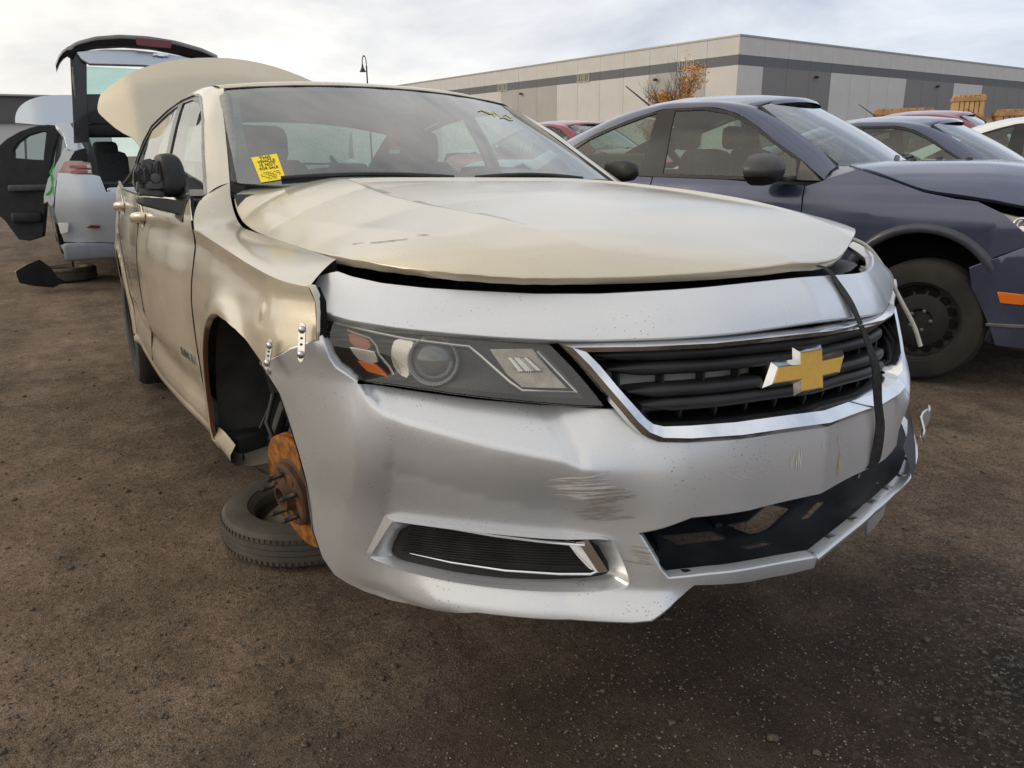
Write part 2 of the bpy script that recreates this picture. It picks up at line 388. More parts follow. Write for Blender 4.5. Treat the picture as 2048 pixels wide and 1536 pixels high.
# arch edge: paint at the top, rust towards the rear bottom
m = car_paint('rusty_arch_paint', (.585, .52, .395), metal=.4, rough=.4); M['arch_rusty'] = m
t_ = N_(m, 'ShaderNodeTexCoord'); sp_ = N_(m, 'ShaderNodeSeparateXYZ'); L_(m, t_.outputs['Object'], sp_.inputs[0])
x_ = N_(m, 'ShaderNodeMath', operation='MULTIPLY_ADD'); L_(m, sp_.outputs['X'], x_.inputs[0]); x_.inputs[1].default_value = -3.2; x_.inputs[2].default_value = .0
x2_ = N_(m, 'ShaderNodeMath', operation='ADD'); L_(m, x_.outputs[0], x2_.inputs[0]); L_(m, noise(m, 14, 6), x2_.inputs[1])
src_ = bsdf(m).inputs['Base Color'].links[0].from_socket
L_(m, mixc(m, ramp(m, x2_.outputs[0], [(.70, 0.), (1.05, 1.)]), src_, (.10, .036, .016)), bsdf(m).inputs['Base Color'])
# bumper: silver paint with long fine scratches
m = car_paint('scratched_silver_paint', (.66, .672, .69), metal=.60, rough=.33, dustamt=.05, dust=(.40, .39, .37), coat=.7, crough=.07); M['bumper'] = m
src_ = bsdf(m).inputs['Base Color'].links[0].from_socket
sc_ = noise(m, 26, 3, .5, stretch=(1, 1, 14), dist=.3); sc2_ = noise(m, 2.0, 4)
mm_ = N_(m, 'ShaderNodeMath', operation='MULTIPLY'); L_(m, ramp(m, sc_, [(.66, 0.), (.73, .22)]), mm_.inputs[0]); L_(m, ramp(m, sc2_, [(.50, 0.), (.66, 1.)]), mm_.inputs[1])
L_(m, mixc(m, mm_.outputs[0], src_, (.70, .69, .66)), bsdf(m).inputs['Base Color'])
# ground: trodden dirt and gravel
m = mat('dirt_ground', (.08, .06, .045), .92, spec=.25); M['ground'] = m
big_ = noise(m, .55, 6, .6, dist=.6); md_ = noise(m, 3.5, 8, .62); fn_ = noise(m, 55, 6, .7); fx_ = noise(m, 240, 3, .6)
c1_ = ramp(m, big_, [(.32, (.075, .060, .050)), (.45, (.135, .103, .078)), (.58, (.205, .163, .126)), (.72, (.135, .111, .092))])
c2_ = mixc(m, .55, c1_, ramp(m, md_, [(.3, (.064, .053, .046)), (.5, (.14, .110, .086)), (.7, (.23, .19, .153))]))
tk_ = noise(m, 1.1, 5, .6, stretch=(.35, 3.2, 1), dist=.4); cl_ = noise(m, 11, 6, .65, dist=.4)
c2_ = mixc(m, .6, c2_, ramp(m, tk_, [(.34, (.62, .60, .60)), (.5, (1, 1, 1)), (.66, (1.35, 1.32, 1.28))]), 'MULTIPLY')
c2_ = mixc(m, .5, c2_, ramp(m, cl_, [(.36, (.55, .53, .52)), (.5, (1, 1, 1)), (.66, (1.35, 1.34, 1.32))]), 'MULTIPLY')
c3_ = mixc(m, .70, c2_, ramp(m, fn_, [(.30, (.35, .34, .33)), (.5, (1, 1, 1)), (.72, (1.75, 1.7, 1.65))]), 'MULTIPLY')
c3_ = mixc(m, .85, c3_, ramp(m, fx_, [(.30, (.42, .41, .40)), (.5, (1, 1, 1)), (.70, (1.7, 1.66, 1.6))]), 'MULTIPLY')
vt_ = N_(m, 'ShaderNodeTexCoord')
for vs_, th_, cc_ in ((210.0, .70, (.34, .31, .28)), (120.0, .80, (.28, .25, .22)), (150.0, .76, (.030, .026, .023)), (330.0, .72, (.26, .23, .20))):      # single grains: pale chips and dark crumbs
    vv_ = N_(m, 'ShaderNodeTexVoronoi', Scale=vs_, Randomness=1.0); L_(m, vt_.outputs['Object'], vv_.inputs['Vector'])
    sx_ = N_(m, 'ShaderNodeSeparateColor'); L_(m, vv_.outputs['Color'], sx_.inputs[0])
    g1_ = N_(m, 'ShaderNodeMath', operation='GREATER_THAN'); L_(m, sx_.outputs[0], g1_.inputs[0]); g1_.inputs[1].default_value = th_
    g2_ = N_(m, 'ShaderNodeMath', operation='LESS_THAN'); L_(m, vv_.outputs['Distance'], g2_.inputs[0]); g2_.inputs[1].default_value = .38
    g3_ = N_(m, 'ShaderNodeMath', operation='MULTIPLY'); L_(m, g1_.outputs[0], g3_.inputs[0]); L_(m, g2_.outputs[0], g3_.inputs[1])
    g4_ = N_(m, 'ShaderNodeMath', operation='MULTIPLY'); L_(m, g3_.outputs[0], g4_.inputs[0]); L_(m, ramp(m, md_, [(.32, .15), (.62, .75)]), g4_.inputs[1])
    c3_ = mixc(m, g4_.outputs[0], c3_, cc_)
gt_ = N_(m, 'ShaderNodeTexCoord'); gv_ = N_(m, 'ShaderNodeTexVoronoi', Scale=95.0); L_(m, gt_.outputs['Object'], gv_.inputs['Vector'])
# grey gravel patch towards the near right
sp_ = N_(m, 'ShaderNodeSeparateXYZ'); L_(m, gt_.outputs['Object'], sp_.inputs[0])
d_ = N_(m, 'ShaderNodeVectorMath', operation='DISTANCE'); L_(m, gt_.outputs['Object'], d_.inputs[0]); d_.inputs[1].default_value = (1.75, .85, 0)
pm_ = N_(m, 'ShaderNodeMath', operation='MULTIPLY_ADD'); L_(m, md_, pm_.inputs[0]); pm_.inputs[1].default_value = 1.3; L_(m, d_.outputs['Value'], pm_.inputs[2])
patch_ = ramp(m, pm_.outputs[0], [(.0, 1.), (.5, 1.), (.95, .0)])
pr_ = N_(m, 'ShaderNodeMapRange'); pr_.inputs['From Min'].default_value = 1.25; pr_.inputs['From Max'].default_value = 1.85; pr_.inputs['To Min'].default_value = 1; pr_.inputs['To Max'].default_value = 0; L_(m, pm_.outputs[0], pr_.inputs['Value'])
gcol_ = ramp(m, gv_.outputs['Color'], [(.2, (.018, .018, .020)), (.55, (.045, .043, .042)), (.8, (.15, .14, .135)), (.95, (.36, .34, .33))])
c4_ = mixc(m, pr_.outputs['Result'], c3_, gcol_)
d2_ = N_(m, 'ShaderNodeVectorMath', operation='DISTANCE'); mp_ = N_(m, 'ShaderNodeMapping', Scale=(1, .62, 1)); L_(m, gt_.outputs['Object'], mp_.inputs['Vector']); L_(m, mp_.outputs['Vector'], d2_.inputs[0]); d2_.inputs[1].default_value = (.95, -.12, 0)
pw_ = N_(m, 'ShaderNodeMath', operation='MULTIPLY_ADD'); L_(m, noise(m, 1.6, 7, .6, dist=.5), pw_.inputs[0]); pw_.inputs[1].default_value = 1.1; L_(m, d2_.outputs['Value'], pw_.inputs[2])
damp_shade_ = N_(m, 'ShaderNodeMapRange'); damp_shade_.inputs['From Min'].default_value = .95; damp_shade_.inputs['From Max'].default_value = 1.45; damp_shade_.inputs['To Min'].default_value = .70; damp_shade_.inputs['To Max'].default_value = 0; L_(m, pw_.outputs[0], damp_shade_.inputs['Value'])
c5_ = mixc(m, damp_shade_.outputs['Result'], c4_, (.030, .023, .018))  # damp brown dirt, darkened further to paint in the contact shadow under the bumper
# oil drip in front of the bumper
d3_ = N_(m, 'ShaderNodeVectorMath', operation='DISTANCE'); L_(m, gt_.outputs['Object'], d3_.inputs[0]); d3_.inputs[1].default_value = (1.075, -.50, 0)
po_ = N_(m, 'ShaderNodeMath', operation='MULTIPLY_ADD'); L_(m, noise(m, 22, 5), po_.inputs[0]); po_.inputs[1].default_value = .05; L_(m, d3_.outputs['Value'], po_.inputs[2])
oil_ = N_(m, 'ShaderNodeMapRange'); oil_.inputs['From Min'].default_value = .058; oil_.inputs['From Max'].default_value = .074; oil_.inputs['To Min'].default_value = .85; oil_.inputs['To Max'].default_value = 0; L_(m, po_.outputs[0], oil_.inputs['Value'])
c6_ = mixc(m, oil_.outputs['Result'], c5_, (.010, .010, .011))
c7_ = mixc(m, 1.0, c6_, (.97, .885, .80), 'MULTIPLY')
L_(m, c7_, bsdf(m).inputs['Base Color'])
hb_ = mixc(m, .5, fn_, fx_); bump(m, hb_, 1.0, .014)

M['tail'] = mottled('tail_lamp_lens', (.30, .16, .14), (.40, .24, .20), .15, 6, coat=1)
M['tail_red'] = mat('tail_lamp_bar', (.42, .17, .17), .2, coat=1)
M['hb_grey'] = mottled('grey_blue_cladding', (.16, .18, .21), (.20, .22, .25), .5, 8)
M['green'] = mat('green_marker', (.04, .55, .10), .6)
M['gate_black'] = mottled('tailgate_black', (.010, .012, .016), (.018, .021, .026), .25, 6, coat=.5)
M['grey_paint'] = car_paint('dark_grey_paint', (.09, .09, .095), metal=.4, rough=.3, dustamt=.15, coat=1, specks=False)

M['lamp_silver'] = mottled('lamp_reflector', (.66, .65, .62), (.76, .75, .72), .22, 20, metal=.7)

# ---------------------------------------------------------------- body surfaces (sedan frame: x forward, y left, z up)
def pchip(xk, yk, x):
    xk = np.asarray(xk, float); yk = np.asarray(yk, float); x = np.asarray(x, float)
    h = np.diff(xk); d = np.diff(yk, axis=-1) / h
    m = np.zeros_like(yk)
    w1 = 2 * h[1:] + h[:-1]; w2 = h[1:] + 2 * h[:-1]
    a, b = d[..., :-1], d[..., 1:]
    ok = a * b > 0
    with np.errstate(divide='ignore', invalid='ignore'):
        hm = (w1 + w2) / (w1 / a + w2 / b)
    m[..., 1:-1] = np.where(ok, hm, 0)
    m[..., 0] = d[..., 0]; m[..., -1] = d[..., -1]
    xc = np.clip(x, xk[0], xk[-1])
    i = np.clip(np.searchsorted(xk, xc) - 1, 0, len(xk) - 2)
    t = (xc - xk[i]) / h[i]
    y0 = np.take(yk, i, -1); y1 = np.take(yk, i + 1, -1); m0 = np.take(m, i, -1); m1 = np.take(m, i + 1, -1)
    t2 = t * t; t3 = t2 * t
    r = y0 * (2 * t3 - 3 * t2 + 1) + m0 * h[i] * (t3 - 2 * t2 + t) + y1 * (-2 * t3 + 3 * t2) + m1 * h[i] * (t3 - t2)
    return r + np.where(x > xk[-1], (x - xk[-1]) * m[..., -1:] if yk.ndim > 1 else (x - xk[-1]) * m[-1], 0) \
             + np.where(x < xk[0], (x - xk[0]) * m[..., :1] if yk.ndim > 1 else (x - xk[0]) * m[0], 0)

def table2(xk, zk, tab, x, z):
    """tab[z][x] smooth in both directions"""
    x = np.asarray(x, float); z = np.asarray(z, float)
    x, z = np.broadcast_arrays(x, z); sh = x.shape; x = x.ravel(); z = z.ravel()
    cols = pchip(xk, tab, x)                      # (nz, N)
    zk = np.asarray(zk, float)
    h = np.diff(zk)[:, None]; d = np.diff(cols, axis=0) / h
    m = np.zeros_like(cols)
    m[1:-1] = (d[:-1] * h[1:] + d[1:] * h[:-1]) / (h[1:] + h[:-1]); m[0] = d[0]; m[-1] = d[-1]
    zc = np.clip(z, zk[0], zk[-1]); i = np.clip(np.searchsorted(zk, zc) - 1, 0, len(zk) - 2)
    n = np.arange(len(z)); hh = np.diff(zk)[i]; t = (zc - zk[i]) / hh
    t2 = t * t; t3 = t2 * t
    r = cols[i, n] * (2 * t3 - 3 * t2 + 1) + m[i, n] * hh * (t3 - 2 * t2 + t) + cols[i + 1, n] * (-2 * t3 + 3 * t2) + m[i + 1, n] * hh * (t3 - t2)
    r = r + np.where(z > zk[-1], (z - zk[-1]) * m[-1, n], 0) + np.where(z < zk[0], (z - zk[0]) * m[0, n], 0)
    return r.reshape(sh)

def sstep(a, b, x):
    t = np.clip((np.asarray(x, float) - a) / (b - a), 0, 1); return t * t * (3 - 2 * t)
def hinge(x, r=.008):
    """max(0,x) rounded over about r"""
    return .5 * (x + np.sqrt(x * x + r * r))

FY = np.array([0, .1, .2, .3, .4, .5, .6, .7, .78, .84, .88, .905, .915])
FZ = np.array([.18, .255, .38, .50, .65, .76, .85])
FT = np.array([[.985, .975, .957, .925, .875, .81, .725, .61, .46, .32, .24, .20, .18],
               [1.018, 1.008, .99, .955, .905, .838, .750, .640, .515, .365, .27, .22, .20],
               [1.020, 1.010, .994, .963, .916, .855, .778, .682, .575, .435, .32, .26, .24],
               [1.022, 1.012, .997, .967, .925, .87, .803, .720, .635, .525, .40, .33, .30],
               [1.005, .995, .975, .937, .885, .825, .757, .685, .62, .56, .48, .42, .39],
               [.985, .972, .945, .897, .835, .775, .715, .655, .60, .555, .50, .42, .36],
               [.914, .90, .875, .825, .765, .70, .63, .55, .46, .36, .25, .10, 0]])
FT[:, 1] -= .008; FT[:, 2] -= .005; FT[:, 3] -= .002          # slight keel line down the middle of the nose
FS = np.concatenate([[0], np.cumsum(np.hypot(np.diff(FY), np.diff(FT[3])))])     # arc length along the bumper
def s_of_y(y): return np.sign(y) * np.interp(np.abs(y), FY, FS)
def y_of_s(s): return np.sign(s) * np.interp(np.abs(s), FS, FY)
def front_base(y, z): return table2(FY, FZ, FT, np.abs(y), z)
def ledge_z(y): return np.interp(np.abs(y), [.2, .40, .474, .502, .564, .61, .67, .73, .758, .774, .787, .80], [.50, .505, .507, .523, .539, .551, .570, .589, .603, .622, .650, .70])
def front_bumper_x(y, z):
    ya = np.abs(y)
    k = np.interp(ya, [0, .30, .42, .50, .72, .787, .80], [.0, .08, .45, .85, 1.0, 1.0, 0])
    k2 = np.interp(ya, [0, .34, .48, .74, .80], [.0, .0, .34, .34, 0])
    u = np.asarray(z) - ledge_z(y)
    x = front_base(y, z) - k * hinge(u, np.interp(ya, [.38, .46], [.07, .008])) - k2 * np.minimum(hinge(-u, np.interp(ya, [.38, .46], [.07, .008])), .11)
    a = np.interp(ya, [0, .25, .33, .68, .78, .80], [.0, .0, 1, 1, .15, 0])
    zl = np.interp(ya, [.3, .41, .57, .656, .739, .79], [.259, .259, .262, .265, .279, .29])
    h = hinge(zl - np.asarray(z), .012)
    x = x + a * (np.minimum(h, .075) * .95 - 14 * np.clip(h - .050, 0, .05) ** 2)
    return x
def front_strip_x(y, z): return front_base(y, z)

HX = np.array([-.62, -.5, -.3, 0, .3, .5, .65, .80, .87, .914])
HC = np.array([1.060, 1.055, 1.045, 1.020, .986, .953, .919, .882, .866, .853])       # crown along the centre
HFY = [0, .1, .2, .32, .44, .54, .635, .69, .735, .745]; HFX = [.914, .905, .880, .838, .79, .735, .655, .55, .39, .147]
HEY = [0, .159, .301, .392, .496, .619, .692, .735, .75]; HEZ = [.852, .842, .838, .837, .838, .846, .855, .868, .88]
def hood_z(x, y):
    z = hood_base(x, y); ya = np.minimum(np.abs(y), .745); xf = pchip(HFY, HFX, ya); ze = pchip(HEY, HEZ, ya)
    d = np.clip(1 - (xf - np.asarray(x, float)) / .20, 0, 1.1)
    return z - np.maximum(hood_base(xf, y) - ze, 0) * (.35 * d ** 2 + .65 * d ** 5)
def hood_base(x, y):
    x = np.asarray(x, float); ya = np.abs(y)
    zc = pchip(HX, HC, x)
    e = pchip([-.64, -.60, -.555, -.48, -.26, .147, .39, .6, .9], [.045, .062, .092, .126, .143, .128, .106, .082, .062], x)  # drop at the side edge (y=.74)
    yi = hood_ridge(x); yo = hood_shoulder(x); ys = np.asarray(y, float); q = np.clip(ya / .74, 0, 1.05)
    p = np.where(ys < 0, np.interp(x, [-.6, -.5, -.2, .2, .6], [9, 6.5, 3.2, 2.0, 1.9]), np.interp(x, [-.5, .2, .6], [6, 4.5, 3]))
    r1, r2 = .13, .11                                     # slope change across the two long creases
    c = r1 * (.74 - yi) + r2 * (.74 - yo)
    return zc - (e - c) * q ** p - r1 * hinge(ya - yi, .004) - r2 * hinge(ya - yo, .005) - .008 * sstep(.0, .016, yi - ya) * sstep(-.40, -.375, x) * (1 - sstep(.25, .70, x))
def hood_ridge(x): return np.interp(x, [-.5, 0, .36, .57, .72, .92], [.44, .47, .45, .42, .38, .31])
def hood_shoulder(x): return np.interp(x, [-.62, -.5, -.26, .147, .39, .6, .8, .92], [.715, .705, .68, .64, .605, .56, .47, .40])

SZ = np.array([.18, .27, .33, .41, .52, .61, .68, .73, .79, .85, .875, .92, .97, 1.02])
SB = np.array([.85, .878, .90, .903, .909, .913, .914, .910, .899, .888, .890, .884, .862, .822])
def crease_z(x): return np.interp(x, [-3.4, -2.4, -1.35, -.38, .27, .56, .7], [1.02, .985, .938, .905, .851, .824, .816])
def side_w(x): return pchip([-4.1, -3.8, -3.5, -3.2, -2.84, -2.3, -1.48, -.9, -.45, 0, .2, .35, .45, .56, .66], [-.22, -.12, -.05, -.005, .02, .025, .035, .02, 0, 0, 0, -.004, -.013, -.05, -.11], x)
def side_y(x, z):
    """half width of the painted side"""
    x = np.asarray(x, float); z = np.asarray(z, float)
    zz = z - (crease_z(x) - .875) * sstep(.55, .875, z)
    y = pchip(SZ, SB, zz) + side_w(x)
    for cx, cz, rr in ((.02, .345, .385), (-2.84, .36, .40)):
        rd = np.hypot(x - cx, z - cz)
        y = y + .014 * np.exp(-((rd - rr) / .035) ** 2)
    y = y + .0009 * np.cos(np.hypot((x - .36) * 1.0, (z - .765) * 1.2) * 110) * np.exp(-((x - .36) ** 2 + (z - .765) ** 2) / .0022) - .002 * np.exp(-((x - .30) ** 2 / .012 + (z - .775) ** 2 / .0016))
    # lower door character line
    zl = .43 + (x + .4) * -.045
    y = y - .016 * np.exp(-((z - zl + .03) / .05) ** 2) * sstep(-2.5, -2.2, x) * (1 - sstep(-.55, -.42, x))
    return y
def glass_side_y(x, z):
    return pchip([.95, 1.0, 1.1, 1.2, 1.3, 1.4, 1.5], [.835, .818, .785, .750, .712, .665, .60], z) + np.interp(x, [-3.4, -3.0, -2.5, -1.9, -1.3, -.3], [.0, .03, .045, .03, 0, 0])

def wind_x(y, z):
    """windscreen"""
    y = np.asarray(y, float)
    lo = -.42 - .18 * (np.abs(y) / .73) ** 2.2
    up = -1.20 - .085 * (np.abs(y) / .61) ** 2.2
    zl, zu = 1.03, 1.425 - .028 * (np.abs(y) / .61) ** 2
    t = (np.asarray(z, float) - zl) / (zu - zl)
    return lo + (up - lo) * t + .05 * t * (1 - t)

# outlines of the sedan panels on those surfaces (metres)
D = {
    'bump_top': [(-0.9125, 0.6656), (-0.8818, 0.7089), (-0.8404, 0.7396), (-0.838, 0.7237), (-0.8323, 0.6985), (-0.822, 0.6794), (-0.8044, 0.6655), (-0.7853, 0.6491), (-0.7408, 0.6403), (-0.7091, 0.6338), (-0.6039, 0.6165), (-0.4969, 0.6047), (-0.4497, 0.6025), (-0.3915, 0.6008), (-0.3786, 0.5737), (-0.3569, 0.5539), (-0.3403, 0.5471), (-0.2743, 0.5444), (-0.1523, 0.5409), (-0.0609, 0.5431)],
    'bump_arch': [(-0.8912, 0.6124), (-0.8726, 0.5304), (-0.8502, 0.4171), (-0.8348, 0.2913), (-0.8199, 0.2266), (-0.8017, 0.1883)],
    'bump_bot': [(-0.7831, 0.1758), (-0.758, 0.1661), (-0.7278, 0.1661), (-0.6946, 0.1775), (-0.6197, 0.1978), (-0.5047, 0.1974), (-0.3917, 0.2031), (-0.3625, 0.2088), (-0.3383, 0.2266), (-0.2966, 0.2473), (-0.2742, 0.2635), (-0.1502, 0.2477), (-0.0559, 0.2442)],
    'fog': [(-0.7448, 0.376), (-0.7225, 0.3758), (-0.67, 0.3744), (-0.5835, 0.3698), (-0.495, 0.3639), (-0.4255, 0.3675), (-0.4108, 0.3604), (-0.3794, 0.2698), (-0.398, 0.253), (-0.5533, 0.2451), (-0.6393, 0.247), (-0.721, 0.2547), (-0.748, 0.2638), (-0.7701, 0.2697)],
    'fog_in': [(-0.7061, 0.3566), (-0.653, 0.3543), (-0.5635, 0.3492), (-0.4726, 0.3435), (-0.4202, 0.3465), (-0.3876, 0.2788), (-0.403, 0.2627), (-0.5324, 0.2514), (-0.6217, 0.2529), (-0.6733, 0.2605), (-0.713, 0.2647), (-0.7219, 0.2849)],
    'intake': [(-0.3747, 0.3744), (-0.2879, 0.404), (-0.1663, 0.402), (-0.0299, 0.4084), (0.0868, 0.414), (0.1758, 0.4183), (0.2599, 0.4198), (-0.3243, 0.281), (-0.3385, 0.2977)],
    'lip_top': [(-0.3243, 0.281), (-0.2435, 0.2779), (-0.1101, 0.2681), (-0.0052, 0.2703)],
    'strip_top': [(-0.8009, 0.8371), (-0.7727, 0.8457), (-0.7562, 0.8376), (-0.717, 0.8272), (-0.6527, 0.8189), (-0.5779, 0.8133), (-0.4873, 0.8073), (-0.3869, 0.8062), (-0.2655, 0.8111), (-0.1618, 0.8163), (-0.0344, 0.8214)],
    'strip_bot': [(-0.8345, 0.7939), (-0.8196, 0.7804), (-0.7865, 0.7695), (-0.7225, 0.7564), (-0.6403, 0.7454), (-0.5646, 0.7376), (-0.4888, 0.7324), (-0.4122, 0.7306), (-0.2951, 0.733), (-0.1595, 0.7387), (-0.0175, 0.7469)],
    'lamp': [(-0.8239, 0.7724), (-0.7831, 0.7594), (-0.7172, 0.7456), (-0.6332, 0.7343), (-0.5565, 0.7264), (-0.4836, 0.7212), (-0.4736, 0.7064), (-0.4495, 0.6706), (-0.418, 0.6131), (-0.4637, 0.6147), (-0.5147, 0.6201), (-0.6154, 0.6306), (-0.7158, 0.6468), (-0.746, 0.6506), (-0.7798, 0.6541), (-0.7978, 0.6677), (-0.8157, 0.6829), (-0.8255, 0.7032)],
    'l_amber_up': [(-0.7839, 0.7421), (-0.7553, 0.7295), (-0.7512, 0.7073), (-0.7812, 0.7138)],
    'l_bezel': [(-0.7844, 0.7119), (-0.7484, 0.7036), (-0.7439, 0.6856), (-0.7518, 0.6817), (-0.7715, 0.6891)],
    'l_amber_lo': [(-0.7732, 0.6852), (-0.7474, 0.6779), (-0.7297, 0.6575), (-0.7595, 0.6672)],
    'l_cres': [(-0.7084, 0.7275), (-0.6826, 0.7255), (-0.6919, 0.7064), (-0.6962, 0.6822), (-0.6957, 0.6534), (-0.708, 0.6597), (-0.7165, 0.6802), (-0.7162, 0.7064)],
    'l_proj': [(-0.6522, 0.6869)],
    'l_line': [(-0.8015, 0.7578), (-0.7445, 0.7413), (-0.6981, 0.7295), (-0.6241, 0.718), (-0.6009, 0.715), (-0.5849, 0.6971), (-0.5646, 0.6722), (-0.5474, 0.651), (-0.5317, 0.6362), (-0.4476, 0.6332), (-0.4957, 0.7053)],
    'l_sig': [(-0.5597, 0.7054), (-0.4928, 0.7057), (-0.4718, 0.6666), (-0.4508, 0.6356), (-0.5204, 0.6378), (-0.5395, 0.6607)],
    'l_rib0': [(-0.5402, 0.6926), (-0.5076, 0.6924), (-0.4884, 0.6693), (-0.5273, 0.6678)],
    'emb': [(-0.1292, 0.6271), (-0.0971, 0.6666), (-0.0479, 0.6652), (-0.058, 0.6896), (-0.005, 0.6969), (0.0074, 0.6754), (0.0725, 0.6839), (0.063, 0.6412), (0.0165, 0.6339), (0.0205, 0.616), (-0.0532, 0.6102), (-0.0545, 0.6273)],
    'strap': [(0.0994, 0.8322), (0.1094, 0.8034), (0.1168, 0.7581), (0.1317, 0.7142), (0.1561, 0.6314), (0.1737, 0.568), (0.1866, 0.5032), (0.1868, 0.4379), (0.1749, 0.4218)],
    'scr1': [(-0.4938, 0.4844), (-0.4386, 0.4424)],
    'brack': [(0.464, -0.9, 0.7128), (0.4647, -0.9037, 0.6822), (0.5495, -0.8609, 0.7495), (0.5594, -0.8657, 0.7098)],
    's_gap': [(0.5434, 0.8202), (0.5428, 0.7945), (0.5563, 0.7658), (0.5696, 0.74), (0.5795, 0.7409)],
    's_arch': [(0.3944, 0.6717), (0.3044, 0.6898), (0.1959, 0.7184), (0.1142, 0.7278), (-0.0231, 0.7065), (-0.1806, 0.6412), (-0.2816, 0.5604), (-0.3325, 0.4795), (-0.3498, 0.3943), (-0.3405, 0.3509)],
    's_seam1': [(-0.4881, 0.8789), (-0.4174, 0.8481), (-0.4168, 0.7926), (-0.4394, 0.7331), (-0.4497, 0.6831), (-0.453, 0.6078), (-0.4485, 0.5172), (-0.3464, 0.4384), (-0.354, 0.3543)],
    's_seam2': [(-1.7878, 0.8885), (-1.6799, 0.8115), (-1.6333, 0.7115), (-1.5228, 0.6366), (-1.4428, 0.5622), (-1.7125, 0.434), (-1.6851, 0.3733)],
    's_sill': [(-1.6851, 0.3733), (-0.9737, 0.3655), (-0.6441, 0.3449), (-0.3181, 0.3113), (-0.1527, 0.3141)],
    'handle': [(-1.5206, 0.9349), (-2.8531, 0.9879)],
    'badge': [(-0.7627, 0.5327), (-0.5177, 0.5067)],
    'hood_crease': [(-0.2652, -0.516), (0.0352, -0.5075), (0.3139, -0.4962), (0.573, -0.4846), (0.711, -0.4421)],
    'stick': [(-0.6483, 1.1201), (-0.5681, 1.1332), (-0.5852, 1.0495), (-0.6587, 1.0378)],
    'wip': [(-0.6068, 1.0371), (-0.4894, 1.0453), (-0.3758, 1.038), (0.1084, 1.0558), (0.2333, 1.062)],
    'fresh': [(-0.0358, 1.2606), (-0.0415, 1.1469)],
    'v_lamp': [(0.75, -0.774, 1.112), (0.75, -0.712, 1.206), (0.75, -0.671, 1.214), (0.75, -0.509, 1.194), (0.75, -0.508, 1.092)],
    'v_cpil': [(0.45, -0.722, 1.541), (0.45, -0.65, 1.564), (0.45, -0.603, 1.551), (0.45, -0.525, 1.328), (0.45, -0.611, 1.306), (0.45, -0.662, 1.325), (0.45, -0.671, 1.453)],
    'v_qwin': [(0.6, -0.609, 1.297), (0.6, -0.52, 1.322), (0.6, -0.519, 1.216), (0.6, -0.666, 1.218)],
    'v_quart': [(0.4, -0.685, 1.325), (0.4, -0.609, 1.307), (0.4, -0.661, 1.212), (0.4, -0.703, 1.204), (0.4, -0.768, 1.105), (0.4, -0.791, 0.928), (0.4, -0.842, 0.759), (0.4, -0.868, 0.779), (0.4, -0.899, 0.845), (0.4, -0.93, 0.827), (0.4, -0.919, 0.896), (0.4, -0.863, 1.044), (0.4, -0.789, 1.156)],
    'v_bump': [(0.8, -0.775, 1.108), (0.8, -0.511, 1.089), (0.8, -0.451, 1.074), (0.8, -0.422, 0.935), (0.8, -0.262, 0.911), (0.8, -0.324, 0.462), (0.8, -0.512, 0.483), (0.8, -0.823, 0.49), (0.8, -0.841, 0.635), (0.8, -0.855, 0.774), (0.8, -0.82, 0.944)],
    'v_bumplow': [(0.77, -0.823, 0.482), (0.77, -0.511, 0.476), (0.77, -0.322, 0.454), (0.77, -0.344, 0.294), (0.77, -0.559, 0.32), (0.77, -0.85, 0.31), (0.77, -0.855, 0.407)],
    'v_refl': [(0.82, -0.625, 0.624), (0.82, -0.586, 0.641), (0.82, -0.517, 0.632), (0.82, -0.519, 0.614)],
    'v_stick': [(0.82, -0.845, 0.663), (0.82, -0.769, 0.664), (0.82, -0.781, 0.584), (0.82, -0.839, 0.569)],
    'v_hatch_t': [(0.9, -0.671, 1.992), (0.9, -0.644, 2.069), (0.9, -0.584, 2.14), (0.9, -0.467, 2.21), (0.9, -0.318, 2.254), (0.9, -0.129, 2.277), (0.9, 0.094, 2.277), (0.9, 0.325, 2.257), (0.9, 0.562, 2.21), (0.9, 0.712, 2.157)],
    'v_hatch_b': [(0.9, -0.551, 1.985), (0.9, -0.497, 2.112), (0.9, -0.333, 2.152), (0.9, -0.108, 2.172), (0.9, 0.12, 2.166), (0.9, 0.349, 2.135), (0.9, 0.527, 2.1), (0.9, 0.699, 2.042)],
    'v_strip': [(0.92, -0.482, 2.119), (0.92, -0.26, 2.15), (0.92, -0.039, 2.157), (0.92, 0.228, 2.14), (0.92, 0.481, 2.105), (0.92, 0.425, 2.008), (0.92, 0.022, 2.035), (0.92, -0.402, 2.03), (0.92, -0.455, 2.068)],
    'v_brake': [(0.94, -0.004, 2.251), (0.94, 0.293, 2.242), (0.94, 0.277, 2.183), (0.94, -0.003, 2.197)],
    'v_frame': [(0.85, -0.529, 2.019), (0.85, -0.408, 2.023), (0.85, -0.456, 1.778), (0.85, -0.498, 1.542), (0.85, -0.611, 1.529)],
    'v_hglass': [(0.8, -0.418, 2.015), (0.8, 0.098, 2.006), (0.8, 0.069, 1.79), (0.8, -0.46, 1.785)],
    'v_hlow': [(0.78, -0.452, 1.783), (0.78, 0.072, 1.795), (0.78, -0.005, 1.536), (0.78, -0.496, 1.541)],
    'v_door': [(-1.4, -1.468, 1.173), (-1.4, -1.331, 1.302), (-1.4, -1.251, 1.369), (-1.4, -1.17, 1.437), (-1.4, -1.04, 1.51), (-1.4, -0.944, 1.547), (-1.4, -0.84, 1.574), (-1.4, -0.757, 1.579), (-1.4, -0.695, 1.569), (-1.4, -0.663, 1.527), (-1.4, -0.758, 1.323), (-1.4, -0.826, 1.108), (-1.4, -0.89, 0.891), (-1.4, -0.953, 0.617), (-1.4, -1.009, 0.384), (-1.4, -1.133, 0.347), (-1.4, -1.237, 0.364), (-1.4, -1.336, 0.58), (-1.4, -1.531, 0.805)],
